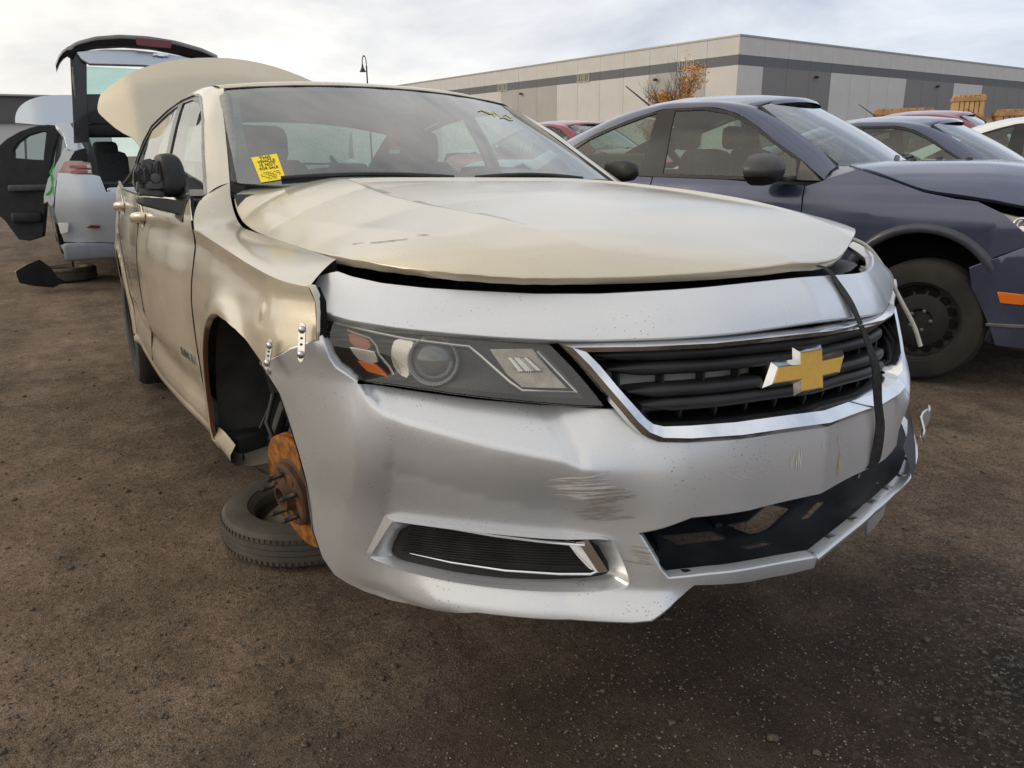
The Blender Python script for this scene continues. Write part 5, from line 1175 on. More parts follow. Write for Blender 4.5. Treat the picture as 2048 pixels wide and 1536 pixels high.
sw.box((-1.12, .38, .93), (.05, .32, .05), q, bev=.01)
sw.build('steering_wheel', M['black_plastic'], car, 60)

# ---- right front: bare hub with rotor, dark liner; rear wheels
def liner(sg):
    rows = []
    for y in (.60, .72, .84, .885):
        rows.append([(.02 + r_ * math.cos(a), sg * y, .345 + r_ * math.sin(a)) for a in np.linspace(math.radians(38), math.radians(188), 30) for r_ in [.395 + .012 * math.sin(a * 9) * (y < .84)]])
    l = MB().grid(rows).build('wheel_liner', M['liner'], car, 60)
    MB().grid([[(.02 + .40 * k * math.cos(a), sg * .60, .345 + .40 * k * math.sin(a)) for a in np.linspace(math.radians(38), math.radians(188), 30)] for k in (0.02, 1)]).build('liner_wall', M['liner'], l, 60)
    for k, (x0, x1) in enumerate(((-.12, -.20), (-.02, -.06))):
        MB().tube([(x0, sg * .66, .70), (x0 - .02, sg * .70, .52), (x1 + .02, sg * .74, .42), (x1 - .03, sg * .76, .33)], .028 - .006 * k, 8, flat=.6).build('liner_rib', M['liner'], l, 60)
    return l
liner(-1); liner(1)
MB().grid([[(.05, -.62, .80), (.35, -.60, .80), (.60, -.52, .78)], [(.05, -.60, .45), (.35, -.58, .45), (.62, -.50, .45)], [(.05, -.56, .22), (.35, -.55, .22), (.60, -.48, .26)]]).build('liner_front', M['liner'], car, 60)
MB().tube([(-.10, -.64, .68), (-.06, -.68, .45), (.0, -.70, .24)], [.035, .05, .035], 12).build('strut', M['rust_dark'], car, 60)
MB().tube([(-.075 + .058 * math.cos(a), -.672 + .058 * math.sin(a), .42 + .24 * a / (2 * math.pi * 5)) for a in np.linspace(0, 2 * math.pi * 5, 90)], .0075, 6).build('coil_spring', M['rust_dark'], car, 60)
MB().tube([(-.12, -.70, .60), (-.16, -.76, .50), (-.13, -.80, .40), (-.08, -.78, .30), (-.05, -.76, .27)], .007, 8).build('brake_hose', M['black_plastic'], car, 60)
MB().tube([(-.20, -.66, .55), (-.24, -.74, .46), (-.22, -.80, .36)], .005, 6).build('sensor_wire', M['black_plastic'], car, 60)
cal_ = MB().box((.075, -.735, .36), (.10, .07, .12), Matrix.Rotation(.5, 3, 'Y'), bev=.015); cal_.box((.09, -.70, .38), (.05, .06, .16), Matrix.Rotation(.5, 3, 'Y'), bev=.01)
cal_.build('brake_caliper', M['rust_dark'], car, 40)
lw = MB()
for c, d_ in (((-.34, -.80, .30), (.10, .14, .05)), ((-.40, -.74, .27), (.18, .20, .03)), ((-.30, -.72, .29), (.12, .10, .05))): lw.box(c, d_, Matrix.Rotation(.3, 3, 'Z'), bev=.008)
lw.build('arch_bracket', M['black_plastic'], car, 40)
sh = [[(-.20 - .10 * t, -.86 + .02 * t, .285 - .0 * t), (-.16 - .1 * t, -.80, .245 - .03 * t), (-.14 - .08 * t, -.70, .235 - .03 * t)] for t in (0, .5, 1)]
MB().grid(sh).build('splash_shield', M['black_plastic'], car, 60)
HUB = Vector((.005, -.772, .238))
def hub():
    R = Matrix.Rotation(math.radians(90), 3, 'X') @ Matrix.Rotation(0, 3, 'Z')
    # steered a little outwards
    S = Matrix.Rotation(math.radians(11), 3, 'Z') @ Matrix.Rotation(math.radians(8), 3, 'X') @ R
    rot = MB().lathe([(.085, -.030), (.152, -.030), (.1575, -.028), (.158, -.020), (.150, -.019), (.150, -.013), (.158, -.012), (.1575, -.004), (.152, -.002), (.092, -.002)], HUB, 'z', 64, S)
    ro = rot.build('brake_rotor', M['rust_orange'], car, 30)
    MB().lathe([(.094, -.002), (.090, .001), (.0875, .004), (.086, .016), (.082, .020), (.076, .022), (.072, .0205), (.045, .021), (.040, .026), (.036, .039), (.034, .042), (.028, .042), (.026, .021), (.012, .019), (.0105, .026), (.004, .028), (.0005, .028)], HUB, 'z', 48, S).build('hub', M['rust_dark'], ro, 30)
    for k in range(5):
        a = 2 * math.pi * k / 5 + .35
        p = HUB + S @ Vector((.060 * math.cos(a), .060 * math.sin(a), .020)); e = S @ Vector((0, 0, 1))
        MB().tube([p, p + e * .012, p + e * .013, p + e * .040, p + e * .0405, p + e * .048], [.0075, .0075, .0068, .0068, .0055, .004], 10).build('wheel_stud', M['stud'], ro, 40)
        a += .63
        c = HUB + S @ Vector((.062 * math.cos(a), .062 * math.sin(a), .0212))
        MB().lathe([(.016, 0), (.015, .0015), (.0005, .0015)], c, 'z', 16, S).build('hub_pad', M['rust'], ro, 40)
    MB().tube([HUB + Vector((0, .05, 0)), HUB + Vector((-.02, .45, .03))], .03, 10).build('drive_shaft', M['rust_dark'], ro, 50)
    MB().tube([HUB + Vector((0, .06, -.10)), HUB + Vector((-.15, .40, -.06))], .025, 8).build('control_arm', M['rust_dark'], ro, 50)
hub()
def wheel(name, c, par, r=.335, w=.225, sg=-1, tyre_m=None, rim_m=None, holes=0, local=True):
    """tyre with tread blocks, steel or alloy rim"""
    h = w / 2
    t = MB().lathe([(r * .62, -h * .82), (r * .66, -h * .95), (r * .80, -h), (r * .93, -h * .92), (r * .985, -h * .74), (r, -h * .6), (r, -h * .22), (r * .978, -h * .2), (r * .978, -h * .16), (r, -h * .14), (r, h * .14), (r * .978, h * .16), (r * .978, h * .2), (r, h * .22), (r, h * .6), (r * .985, h * .74), (r * .93, h * .92), (r * .80, h), (r * .66, h * .95), (r * .62, h * .82)], c, 'y', 56)
    W = t.build(name, tyre_m or M['rubber'], par, 30)
    rm = MB().lathe([(r * .64, h * .9), (r * .63, h * .8), (r * .60, h * .75), (r * .57, h * .35), (r * .50, h * .30), (r * .42, h * .42), (r * .2, h * .48), (r * .16, h * .30), (.0005, h * .30)], c, 'y', 48, Matrix.Rotation(0 if sg > 0 else math.pi, 3, 'Z'))
    rim = rm.build('rim', rim_m or M['steel_black'], W, 30)
    MB().lathe([(r * .62, -h * .8), (r * .58, 0), (r * .62, h * .8)], c, 'y', 40).build('rim_barrel', rim_m or M['steel_black'], W, 30)
    for k in range(holes):
        a = 2 * math.pi * k / holes
        MB().lathe([(.026, 0), (.0005, 0)], Vector(c) + Vector((r * .47 * math.cos(a), sg * (h * .40), r * .47 * math.sin(a))), 'y', 14).build('rim_hole', M['dark'], rim, 40)
    for k in range(5):
        a = 2 * math.pi * k / 5
        MB().lathe([(.011, h * .30), (.011, h * .30 + .016), (.0005, h * .30 + .018)], Vector(c) + Vector((.055 * math.cos(a), 0, .055 * math.sin(a))), 'y', 8, Matrix.Rotation(0 if sg > 0 else math.pi, 3, 'Z')).build('lug_nut', M['satin_dark'], rim, 40)
    return W
for sg in (-1, 1):
    wheel('rear_wheel', (-2.80, sg * .808, .335), car, .338, .245, sg)
MB().lathe([(.16, -.02), (.16, 0), (.08, 0), (.08, .05), (.0005, .05)], (.005, .76, .232), 'y', 40).build('brake_rotor', M['rust_orange'], car, 30)

# ---- brackets that screw the bumper to the fender
for (a, b) in (((.463, -.9005, .713), (.463, -.906, .680)), ((.553, -.862, .752), (.560, -.868, .708))):
    A, B = Vector(a), Vector(b); n = Vector((.55 if a[0] > .5 else .25, -.85, 0)).normalized(); A += n * .006; B += n * .008
    t = (B - A).normalized(); s_ = t.cross(n)
    w = .0085; P = [A - t * .010 - s_ * w * .7, A - t * .014, A - t * .010 + s_ * w * .7, A + s_ * w, B + s_ * w, B + t * .010 + s_ * w * .7, B + t * .014, B + t * .010 - s_ * w * .7, B - s_ * w, A - s_ * w]
    V = P + [p + n * .002 for p in P]; m_ = len(P)
    br = mesh_obj('bracket', V, [tuple(range(m_)), tuple(range(2 * m_ - 1, m_ - 1, -1))] + [(i, (i + 1) % m_, (i + 1) % m_ + m_, i + m_) for i in range(m_)], M['zinc'], bumper)
    Rm = n.to_track_quat('Z', 'Y').to_matrix()
    for q_ in (A, B): MB().lathe([(.0075, .002), (.0072, .004), (.005, .006), (.0005, .0065)], q_, 'z', 14, Rm).build('screw', M['zinc'], br, 50)
    for k in (.35, .6): MB().lathe([(.003, .0024), (.0005, .0024)], A.lerp(B, k), 'z', 10, Rm).build('bracket_hole', M['dark'], br, 50)
p_ = on(front_bumper_x, -.905, .655, .002); MB().lathe([(.006, 0), (.006, .003), (.0005, .003)], p_, 'z', 12, Vector((.3, -.9, 0)).to_track_quat('Z', 'Y').to_matrix()).build('screw', M['zinc'], bumper, 50)
# scuffs rubbed through the bumper paint (thin chips of bare plastic)
def scuffs(cy, cz, n, ly, lz, dy, seed, mm, w=.0012, slope=0.0):
    r_ = random.Random(seed); S_ = MB()
    for k in range(n):
        y0 = cy + r_.uniform(-dy[0], dy[0]); z0 = cz + r_.uniform(-dy[1], dy[1]); L = r_.uniform(.4, 1) * ly; H = r_.uniform(-1, 1) * lz
        P = [(y0 + L * (t - .5), z0 + H * (t - .5) + slope * L * (t - .5)) for t in np.linspace(0, 1, 6)]
        ww = [w * r_.uniform(.3, 1) * math.sin(math.pi * (.1 + .8 * t)) for t in np.linspace(0, 1, 6)]
        vert = abs(ly) < abs(lz)
        a = [on(front_bumper_x, y - (q if vert else 0), z - (0 if vert else q), .0012) for (y, z), q in zip(P, ww)]; b = [on(front_bumper_x, y + (q if vert else 0), z + (0 if vert else q), .0012) for (y, z), q in zip(P, ww)]
        S_.grid([a, b])
    S_.build('scuff', mm, bumper)
scuffs(-.475, .470, 34, .075, .006, (.030, .026), 3, M['scuff'], .0016, .10)
scuffs(-.425, .435, 26, .06, .006, (.018, .040), 4, M['scuff_d'], .0016, .10)
scuffs(-.372, .330, 14, .035, .004, (.012, .018), 8, M['scuff_d'], .0014, -.15)
scuffs(-.07, .485, 12, .003, .045, (.012, .01), 5, M['scuff'], .0014)
scuffs(.03, .505, 14, .003, .022, (.05, .008), 6, M['scuff'], .0012)
scuffs(.055, .465, 6, .004, .085, (.004, .01), 7, M['scuff_y'], .0016)
scuffs(-.16, .475, 5, .09, .0, (.05, .012), 9, M['scuff'], .0008, -.45)
scuffs(-.73, .47, 7, .07, .010, (.04, .04), 10, M['scuff_f'], .0006, .5)

# ================================================================ loose things on and around the sedan
def on_car(name, verts, faces, m, label, cat, smooth=None, group=None):
    o = mesh_obj(name, [BW(v) for v in verts], faces, m, None, smooth); return tag(o, label, cat, group)
# ratchet strap over the front
sp_ = [(.066, .845, -.02)] + [(y, z, o) for (y, z), o in zip(D['strap'], (.004, .004, .006, .010, .022, .012, .010, .006, .002))] + [(.150, .415, -.03)]
SP = [on(front_base, y, min(z, .85), o) + Vector((0, 0, max(0, z - .85))) for y, z, o in sp_]
tk = np.arange(len(SP)); ts = np.linspace(0, len(SP) - 1, 50)
SP = np.stack([pchip(tk, np.array([p[k] for p in SP]), ts) for k in range(3)], -1)
L, R = [], []
for i, p in enumerate(SP):
    a = .0125 * (1 - .25 * math.sin(i * .25) ** 2); tw = .5 * math.sin(i * .13)
    L.append(Vector(p) + Vector((.012 * math.sin(tw) * .5, -a, 0))); R.append(Vector(p) + Vector((-.012 * math.sin(tw) * .5, a, 0)))
MS = MB().grid([L, R]); off = Vector((.0022, 0, 0)); MS.grid([[p + off for p in R], [p + off for p in L]]); MS.grid([L, [p + off for p in L]]); MS.grid([R, [p + off for p in R]])
strap_m = mottled('black_webbing', (.016, .016, .016), (.035, .034, .032), .85, 60, bmp=.3)
strap = on_car('strap', MS.v, MS.f, strap_m, 'black webbing strap hanging over the silver grille and bumper', 'strap', 60)
hk = MB().tube([(.985, .15, .430), (.992, .152, .415), (.985, .158, .402), (.965, .160, .400), (.95, .158, .408)], .004, 8)
ho = mesh_obj('hook', [BW(v) for v in hk.v], hk.f, M['zinc'], strap, 60)
# pale cable drooping off the far corner
from_ = [(.48, .68, .872), (.54, .73, .840), (.585, .75, .785), (.64, .76, .70), (.69, .76, .63), (.72, .755, .575)]
cp = np.stack([pchip(np.arange(6), np.array([p[k] for p in from_]), np.linspace(0, 5, 30)) for k in range(3)], -1)
ct = MB().tube([tuple(p) for p in cp], .0035, 6, flat=1.6)
on_car('cable', ct.v, ct.f, mottled('dirty_white_cable', (.45, .43, .38), (.60, .57, .52), .6, 30), 'thin pale cable drooping over the far corner of the silver bumper', 'cable', 60)
# yellow notice inside the windscreen corner
ST = D['stick']; a, b, c, d_ = [np.array(p) for p in ST]           # top-left, top-right, bottom-right, bottom-left
def spt(u, v, off):
    y, z = (a * (1 - u) + b * u) * (1 - v) + (d_ * (1 - u) + c * u) * v
    return Vector((float(wind_x(np.array([y]), np.array([z]))[0]) + off * .55, y, z + off * .8))
g = MB().grid([[spt(u, v, .002) for u in np.linspace(0, 1, 7)] for v in np.linspace(0, 1, 7)])
g.grid([[spt(u, v, .0012) for u in np.linspace(1, 0, 7)] for v in np.linspace(0, 1, 7)])
note = on_car('notice', g.v, g.f, M['yellow'], 'yellow notice stuck on the windscreen corner above the beige bonnet', 'notice', 60)
def note_text(txt, u0, v0, size, bold=0.0):
    v, f = text_mesh(txt, size, 0, 1.06, .003)
    V = [BW(spt(u0 + p[0] * 1.05, v0 - p[1] * .92, .0032)) for p in v]
    mesh_obj('print', V, f, M['ink'], note)
for k, w in enumerate(('THIS', 'VEHICLE', 'IS NOT', 'FOR SALE')):
    note_text(w, .5, .10 + k * .14, (.20, .165, .18, .155)[k])
for k in range(5):
    w_ = (.74, .80, .78, .5, .36)[k]; v0 = .66 + k * .062
    for j in range(9):
        u0 = .5 - w_ / 2 + w_ * j / 9
        if (j * 7 + k * 3) % 5 == 0: continue
        q = MB().grid([[spt(u0, v0, .003), spt(u0 + w_ / 12, v0, .003)], [spt(u0, v0 + .022, .003), spt(u0 + w_ / 12, v0 + .022, .003)]])
        mesh_obj('print', [BW(p) for p in q.v], q.f, M['ink'], note)
# air freshener hanging from the inside mirror
fr_ = [(0, .060), (.012, .040), (.010, .038), (.022, .018), (.016, .017), (.030, -.006), (.010, -.008), (.010, -.020), (.020, -.021), (.020, -.045), (-.020, -.045), (-.020, -.021), (-.010, -.020), (-.010, -.008), (-.030, -.006), (-.016, .017), (-.022, .018), (-.010, .038), (-.012, .040)]
fq = MB().prism(fr_, lambda p, q, h: (-1.085 + h, -.01 + p * 1.15, 1.218 + q * 1.25), .001, -.001)
fo_ = on_car('air_freshener', fq.v, fq.f, M['red_card'], 'red cardboard air freshener hanging inside the beige sedan windscreen', 'air freshener')
lq = MB().prism([(-.018, -.032), (.018, -.032), (.018, -.043), (-.018, -.043)], lambda p, q, h: (-1.083 + h, -.01 + p * 1.15, 1.218 + q * 1.25), .001, -.0005)
mesh_obj('label_strip', [BW(v) for v in lq.v], lq.f, M['white_plastic'], fo_)
sq = MB().tube([(-1.085, -.01, 1.293), (-1.088, -.005, 1.32)], .0008, 4); mesh_obj('string', [BW(v) for v in sq.v], sq.f, M['white_plastic'], fo_)
# small spare wheel lying flat under the bare hub
def flat_wheel(name, c, r, w, label, tm, rmt, tilt=(0, 0), group=None):
    o = empty(name, c); o.rotation_euler = (tilt[0], tilt[1], .4); tag(o, label, 'wheel', group)
    h = w
    ri = r * .68
    T = MB().lathe([(ri, h * .12), (ri * 1.03, h * .03), (r * .86, 0), (r * .95, h * .05), (r * .99, h * .15), (r, h * .24)] + sum([[(r, h * q - .0), (r, h * (q + .125)), (r * .985, h * (q + .135)), (r * .985, h * (q + .155))] for q in (.24, .405, .57)], []) + [(r, h * .74), (r * .99, h * .85), (r * .95, h * .95), (r * .86, h), (ri * 1.03, h * .97), (ri, h * .88)], (0, 0, 0), 'z', 72)
    tyre = T.build('tyre', tm, o, 25)
    gs = MB()
    for k in range(90):
        a_ = 2 * math.pi * k / 90
        for q in (.20, .80):
            gs.box((r * .992 * math.cos(a_), r * .992 * math.sin(a_), h * q), (.010, .010, h * .10), Matrix.Rotation(a_, 3, 'Z'))
    gb = gs.build('tread_blocks', tm, tyre, None); gb['kind'] = 'stuff'
    rim = MB().lathe([(ri * 1.02, h * .95), (ri * .99, h * .90), (ri * .93, h * .80), (ri * .91, h * .45), (ri * .84, h * .36), (ri * .62, h * .62), (ri * .52, h * .70), (ri * .30, h * .66), (ri * .27, h * .52), (ri * .20, h * .52), (ri * .19, h * .30), (.0005, h * .30)], (0, 0, 0), 'z', 56).build('rim', rmt, o, 30)
    MB().lathe([(ri * .91, h * .45), (ri * .99, h * .1)], (0, 0, 0), 'z', 56).build('rim_barrel', rmt, rim, 30)
    for k in range(5):
        a_ = 2 * math.pi * k / 5
        MB().lathe([(.010, h * .665), (.0005, h * .667)], (ri * .38 * math.cos(a_), ri * .38 * math.sin(a_), 0), 'z', 12).build('bolt_hole', M['dark'], rim, 40)
    return o
dusty_rim = mottled('dusty_brown_rim', (.10, .078, .055), (.17, .135, .095), .85, 10, bmp=.2)
flat_wheel('spare_wheel', (-.60, -.585, -.004), .288, .125, 'small dusty spare wheel lying flat under the bare front hub', M['rubber_dusty'], dusty_rim)

# yellow crayon scrawl high on the far side of the windscreen
sc_ = MB()
for k, pts in enumerate([[(.36, 1.338), (.39, 1.346), (.41, 1.330), (.44, 1.336)], [(.42, 1.345), (.43, 1.318), (.45, 1.345), (.47, 1.320)], [(.45, 1.312), (.48, 1.318), (.50, 1.305), (.53, 1.312)], [(.50, 1.330), (.52, 1.335), (.53, 1.318)]]):
    sc_.tube([wp(y, z, .003) for y, z in pts], .0035, 5, flat=.4)
so_ = on_car('crayon_mark', sc_.v, sc_.f, mat('yellow_crayon', (.80, .78, .25), .8), 'yellow crayon scrawl high on the far side of the sedan windscreen', 'writing', 60)

# ================================================================ the other cars
M['navy'] = car_paint('navy_paint', (.058, .070, .128), metal=.5, rough=.20, dust=(.26, .24, .22), dustamt=.16, coat=1.0, crough=.03, specks=False)
M['navy_flat'] = mottled('navy_flare', (.030, .033, .052), (.045, .048, .066), .45, 10, coat=.3)
M['red_paint'] = car_paint('dark_red_paint', (.22, .018, .035), metal=.3, rough=.3, dustamt=.15, coat=1, specks=False)
M['white_paint'] = car_paint('white_paint', (.72, .72, .70), metal=0, rough=.35, dustamt=.1, coat=1, specks=False)
M['sail'] = mottled('grey_sail', (.10, .095, .085), (.14, .13, .12), .6, 30)
CSZ = [.22, .45, .70, .85, .95, 1.05, 1.10, 1.16, 1.22]; CSB = [.855, .885, .900, .900, .890, .862, .832, .792, .74]
def cs_y(x, z):
    x = np.asarray(x, float); z = np.asarray(z, float)
    y = pchip(CSZ, CSB, z) + np.interp(x, [-3.6, -3.3, -2.6, -2.0, .1, .3, .45, .60, .75], [-.16, -.06, -.005, 0, 0, -.006, -.03, -.09, -.19])
    return y
def cg_y(x, z): return pchip([1.03, 1.08, 1.2, 1.35, 1.5, 1.6], [.862, .838, .79, .733, .665, .61], z)
def compact_sedan(name, label):
    c = empty(name); tag(c, label, 'car', 'dark blue sedans')
    P, B = M['navy'], M['black_plastic']
    he = [(-.43, 1.142), (-.25, 1.088), (-.06, 1.024), (.10, .995), (.20, .985)]
    arcf = [(-.03 + .385 * math.cos(a), .44 + .385 * math.sin(a)) for a in np.linspace(math.radians(-28), math.radians(208), 34)]
    plan = np.array([(.20, .90), (.33, .898), (.45, .872), (.58, .81), (.70, .70), (.80, .52), (.87, .27), (.89, 0)])
    ps = np.concatenate([[0], np.cumsum(np.hypot(*np.diff(plan, axis=0).T))]); PL = ps[-1]
    def front(sg, zin=None):
        def f(s, z):
            s = np.asarray(s, float); z = np.asarray(z, float)
            k = 1 - .05 * np.clip((.5 - z) / .25, 0, 1) ** 2 - .10 * np.clip((z - .72) / .25, 0, 1) ** 1.5
            return np.stack([.1 + (np.interp(s, ps, plan[:, 0]) - .1) * k, sg * np.interp(s, ps, plan[:, 1]) * (1 - .04 * np.clip((z - .72) / .25, 0, 1)), z], -1)
        return f
    for sg in (-1, 1):
        SDc = lambda x, z, sg=sg: np.stack([x, sg * cs_y(x, z), z], -1); GDc = lambda x, z, sg=sg: np.stack([x, sg * cg_y(x, z), z], -1); hn = (0, sg, .1)
        fo = [(-.685, .30)] + [(-.690, .6), (-.688, .937), (-.695, 1.045), (-.60, 1.078), (-.50, 1.118)] + he + [(.32, .930), (.43, .836), (.436, .776), (.32, .718), (.206, .652), (.30, .60)] + [(x, z) for x, z in arcf if z > .58] + [(x, z) for x, z in arcf if z <= .58 and x < 0] + [(-.42, .27)]
        fn = panel('front_fender', fo, SDc, P, c, step=.035, depth=.012, bev=.003, hint=hn)
        # flare round the wheel opening
        fa = np.linspace(math.radians(-25), math.radians(205), 40)
        def fl(r, dy): return [(-.03 + r * math.cos(a), sg * (float(cs_y(np.array([-.03 + .40 * math.cos(a)]), np.array([.44 + .40 * math.sin(a)]))[0]) + dy), .44 + r * math.sin(a)) for a in fa]
        MB().grid([fl(.435, -.022), fl(.428, .002), fl(.40, .010), fl(.382, .006), fl(.376, -.01), fl(.376, -.05)]).build('arch_flare', M['navy_flat'], fn, 60)
        MB().grid([[(-.03 + .40 * math.cos(a), sg * y, .44 + .40 * math.sin(a)) for a in fa] for y in (.55, .87)]).build('wheel_liner', M['dark'], c, 60)
        MB().grid([[(-.03 + .40 * k * math.cos(a), sg * .56, .44 + .40 * k * math.sin(a)) for a in fa] for k in (.02, 1)]).build('liner_wall', M['dark'], c, 60)
        bo = [(0.03, .655), (.14, .72), (.25, .775), (.42, .80), (.7, .84), (PL, .85), (PL, .26), (.7, .25), (.35, .25), (.20, .262), (.16, .34), (.10, .45), (.04, .55)]
        bo = [(.015, .652), (.12, .705), (.245, .772)] + bo[3:]
        fbm = panel('front_bumper', bo, front(sg), P, c, step=.04, depth=.012, bev=.004, hint=(1, sg, 0))
        panel('side_marker', [(.155, .538), (.285, .530), (.275, .482), (.175, .486)], lambda s, z: front(sg)(s, z) + np.array([.004, sg * .006, 0]), M['amber'], fbm, step=.02, depth=.008, bev=.003, hint=(1, sg, 0))
        panel('bumper_strip', [(.13, .372), (.40, .376), (.40, .362), (.13, .360)], lambda s, z: front(sg)(s, z) + np.array([.003, sg * .006, 0]), M['satin_dark'], fbm, step=.03, depth=.006, hint=(1, sg, 0))
        hl = [(.015, .975), (.12, .935), (.26, .905), (.45, .875), (.44, .845), (.25, .79), (.235, .835), (.14, .90)]
        lm = panel('headlamp', hl, lambda s, z: front(sg)(s, z) - np.array([.03, sg * .03, 0]), M['signal'], c, step=.03, depth=.006, hint=(1, sg, .3))
        panel('lens', hl, front(sg), M['lens'], lm, step=.03, depth=.004, hint=(1, sg, .3))
        p = front(sg)(np.array([.235]), np.array([.868]))[0] - np.array([.02, sg * .018, 0])
        MB().lathe([(.046, .0), (.046, .012), (.038, .014), (.034, .0), (.0005, -.01)], p, 'z', 20, Vector((.5, sg * .8, .2)).to_track_quat('Z', 'Y').to_matrix()).build('lamp_bowl', M['chrome'], lm, 60)
        for (d0, nm) in ((([(-.698, .30), (-.703, .6), (-.701, .937), (-.708, 1.048), (-1.2, 1.075), (-1.715, 1.085), (-1.70, .8), (-1.68, .5), (-1.66, .30)]), 'front_door'), (([(-1.672, .30), (-1.692, .5), (-1.712, .8), (-1.727, 1.085), (-2.3, 1.095), (-2.56, 1.10), (-2.50, .98), (-2.36, .80), (-2.28, .6), (-2.25, .30)]), 'rear_door')):
            d = panel(nm, d0, SDc, P, c, step=.05, depth=.012, bev=.003, hint=hn)
            hx = -1.55 if nm == 'front_door' else -2.35
            MB().tube([(x, sg * (float(cs_y(np.array([x]), np.array([.97]))[0]) + dy), .97) for x, dy in ((hx + .1, -.004), (hx + .07, .025), (hx - .07, .025), (hx - .1, -.004))], .014, 8).build('door_handle', P, d, 60)
        ra = [(-2.68 + .385 * math.cos(a), .44 + .385 * math.sin(a)) for a in np.linspace(math.radians(-20), math.radians(200), 26)]
        panel('quarter_panel', [(-2.262, .30), (-2.292, .6), (-2.372, .80), (-2.512, .98), (-2.572, 1.10), (-2.9, 1.13), (-3.3, 1.12), (-3.58, 1.08), (-3.62, .7), (-3.55, .32), (-3.08, .31)] + ra[::-1], SDc, P, c, step=.06, depth=.012, bev=.003, hint=hn)
        MB().grid([[(x, sg * .868, .32) for x in np.linspace(-.40, -2.3, 8)], [(x, sg * .862, .25) for x in np.linspace(-.40, -2.3, 8)], [(x, sg * .75, .22) for x in np.linspace(-.40, -2.3, 8)]]).build('sill', P, c, 50)
        dl = [(-.612, 1.078), (-.77, 1.203), (-.93, 1.298), (-1.12, 1.418), (-1.28, 1.490), (-1.46, 1.520), (-1.72, 1.522), (-1.88, 1.492), (-2.12, 1.420), (-2.32, 1.342), (-2.52, 1.235), (-2.40, 1.112), (-1.7, 1.090), (-1.2, 1.080)]
        w1 = [(-.765, 1.092), (-.785, 1.195), (-.94, 1.287), (-1.13, 1.403), (-1.29, 1.474), (-1.46, 1.504), (-1.675, 1.506), (-1.655, 1.105)]
        w2 = [(-1.825, 1.107), (-1.80, 1.497), (-1.90, 1.470), (-2.12, 1.402), (-2.30, 1.332), (-2.44, 1.252), (-2.36, 1.128)]
        fr = panel('window_frame', dl, GDc, M['pillar_black'], c, holes=[w1, w2], step=.06, depth=.01, bev=.003, hint=hn)
        for w in (w1, w2): panel('window', w, lambda x, z, sg=sg: np.stack([x, sg * (cg_y(x, z) - .008), z], -1), M['glass_dark'], fr, step=.08, depth=.003, hint=hn)
        panel('mirror_sail', [(-.622, 1.080), (-.758, 1.190), (-.758, 1.083)], lambda x, z, sg=sg: np.stack([x, sg * (cg_y(x, z) + .006), z], -1), M['sail'], fr, step=.05, depth=.01, hint=hn)
        gy = lambda x, z: float(cg_y(np.array([x]), np.array([z]))[0])
        inn = [(-.575, .70, 1.158), (-.70, .672, 1.255), (-.84, .64, 1.345), (-1.02, .61, 1.45), (-1.20, .58, 1.525), (-1.46, .565, 1.560), (-1.72, .565, 1.565), (-1.90, .565, 1.548), (-2.14, .57, 1.50), (-2.34, .575, 1.435), (-2.60, .58, 1.335), (-3.0, .62, 1.16)]
        outr = [(x, gy(x, z), z) for x, z in dl[:11]] + [(-2.75, .80, 1.11)]
        outr[0] = (-.600, .838, 1.085)
        rows = []
        for o_, i_ in zip(outr, inn):
            o3, i3 = Vector((o_[0], sg * o_[1], o_[2])), Vector((i_[0], sg * i_[1], i_[2])); r = [o3 + Vector((0, -sg * .015, 0))]
            for t in np.linspace(0, 1, 7):
                p = o3.lerp(i3, t); b_ = .03 * 4 * t * (1 - t) * .5; p += Vector((0, sg * b_ * .7, b_ * .7)); r.append(p)
            rows.append(r)
        Rr = np.array([[tuple(p) for p in r] for r in rows]); tk = np.arange(len(Rr)); ts = np.linspace(0, len(Rr) - 1, 50)
        Rs = np.stack([[pchip(tk, Rr[:, j, k], ts) for k in range(3)] for j in range(Rr.shape[1])]).transpose(2, 0, 1)
        MB().grid([list(map(tuple, r)) for r in Rs]).build('roof_pillar', P, c, 50)
        # cowl corner between fender, bonnet and pillar
        MB().grid([[(-.605, sg * .842, 1.080), (-.50, sg * .818, 1.119), (-.42, sg * .80, 1.142)], [(-.592, sg * .77, 1.126), (-.50, sg * .76, 1.148), (-.42, sg * .75, 1.156)], [(-.575, sg * .70, 1.158), (-.50, sg * .69, 1.16), (-.43, sg * .68, 1.16)]]).build('cowl_corner', P, c, 60)
        mr = smooth_poly([(-.95, 1.06), (-.945, 1.20), (-.965, 1.235), (-1.04, 1.238), (-1.14, 1.20), (-1.175, 1.135), (-1.14, 1.085), (-1.04, 1.05)], it=2)
        my, mz = -1.035, 1.145
        mo = MB().grid([[(x - .25 * (y - my) * 0, -sg * (my + (y - my) * k), mz + (z - mz) * k) for y, z in mr] for x, k in ((-.76, .02), (-.765, .3), (-.79, .62), (-.83, .88), (-.88, 1.0), (-.94, 1.0), (-.95, .97), (-.945, .02))], closed=True)
        mo.box((-.80, sg * .90, 1.09), (.08, .14, .03), bev=.008)
        mm = mo.build('door_mirror', M['mirror_cap'], c, 50)
        MB().grid([[(x, -sg * (my + (y - my) * k * 1.01), min(1.105, mz + (z - mz) * k * 1.01)) for y, z in mr] for x, k in ((-.80, .70), (-.84, .92), (-.885, 1.01), (-.945, 1.01))], closed=True).build('mirror_base', B, mm, 50)
        wheel('wheel', (0, sg * .785, .335), c, .335, .215, sg, M['rubber_brown'], M['steel_black'], holes=15)
        wheel('wheel', (-2.68, sg * .785, .335), c, .335, .215, sg, M['rubber_brown'], M['steel_black'], holes=0)
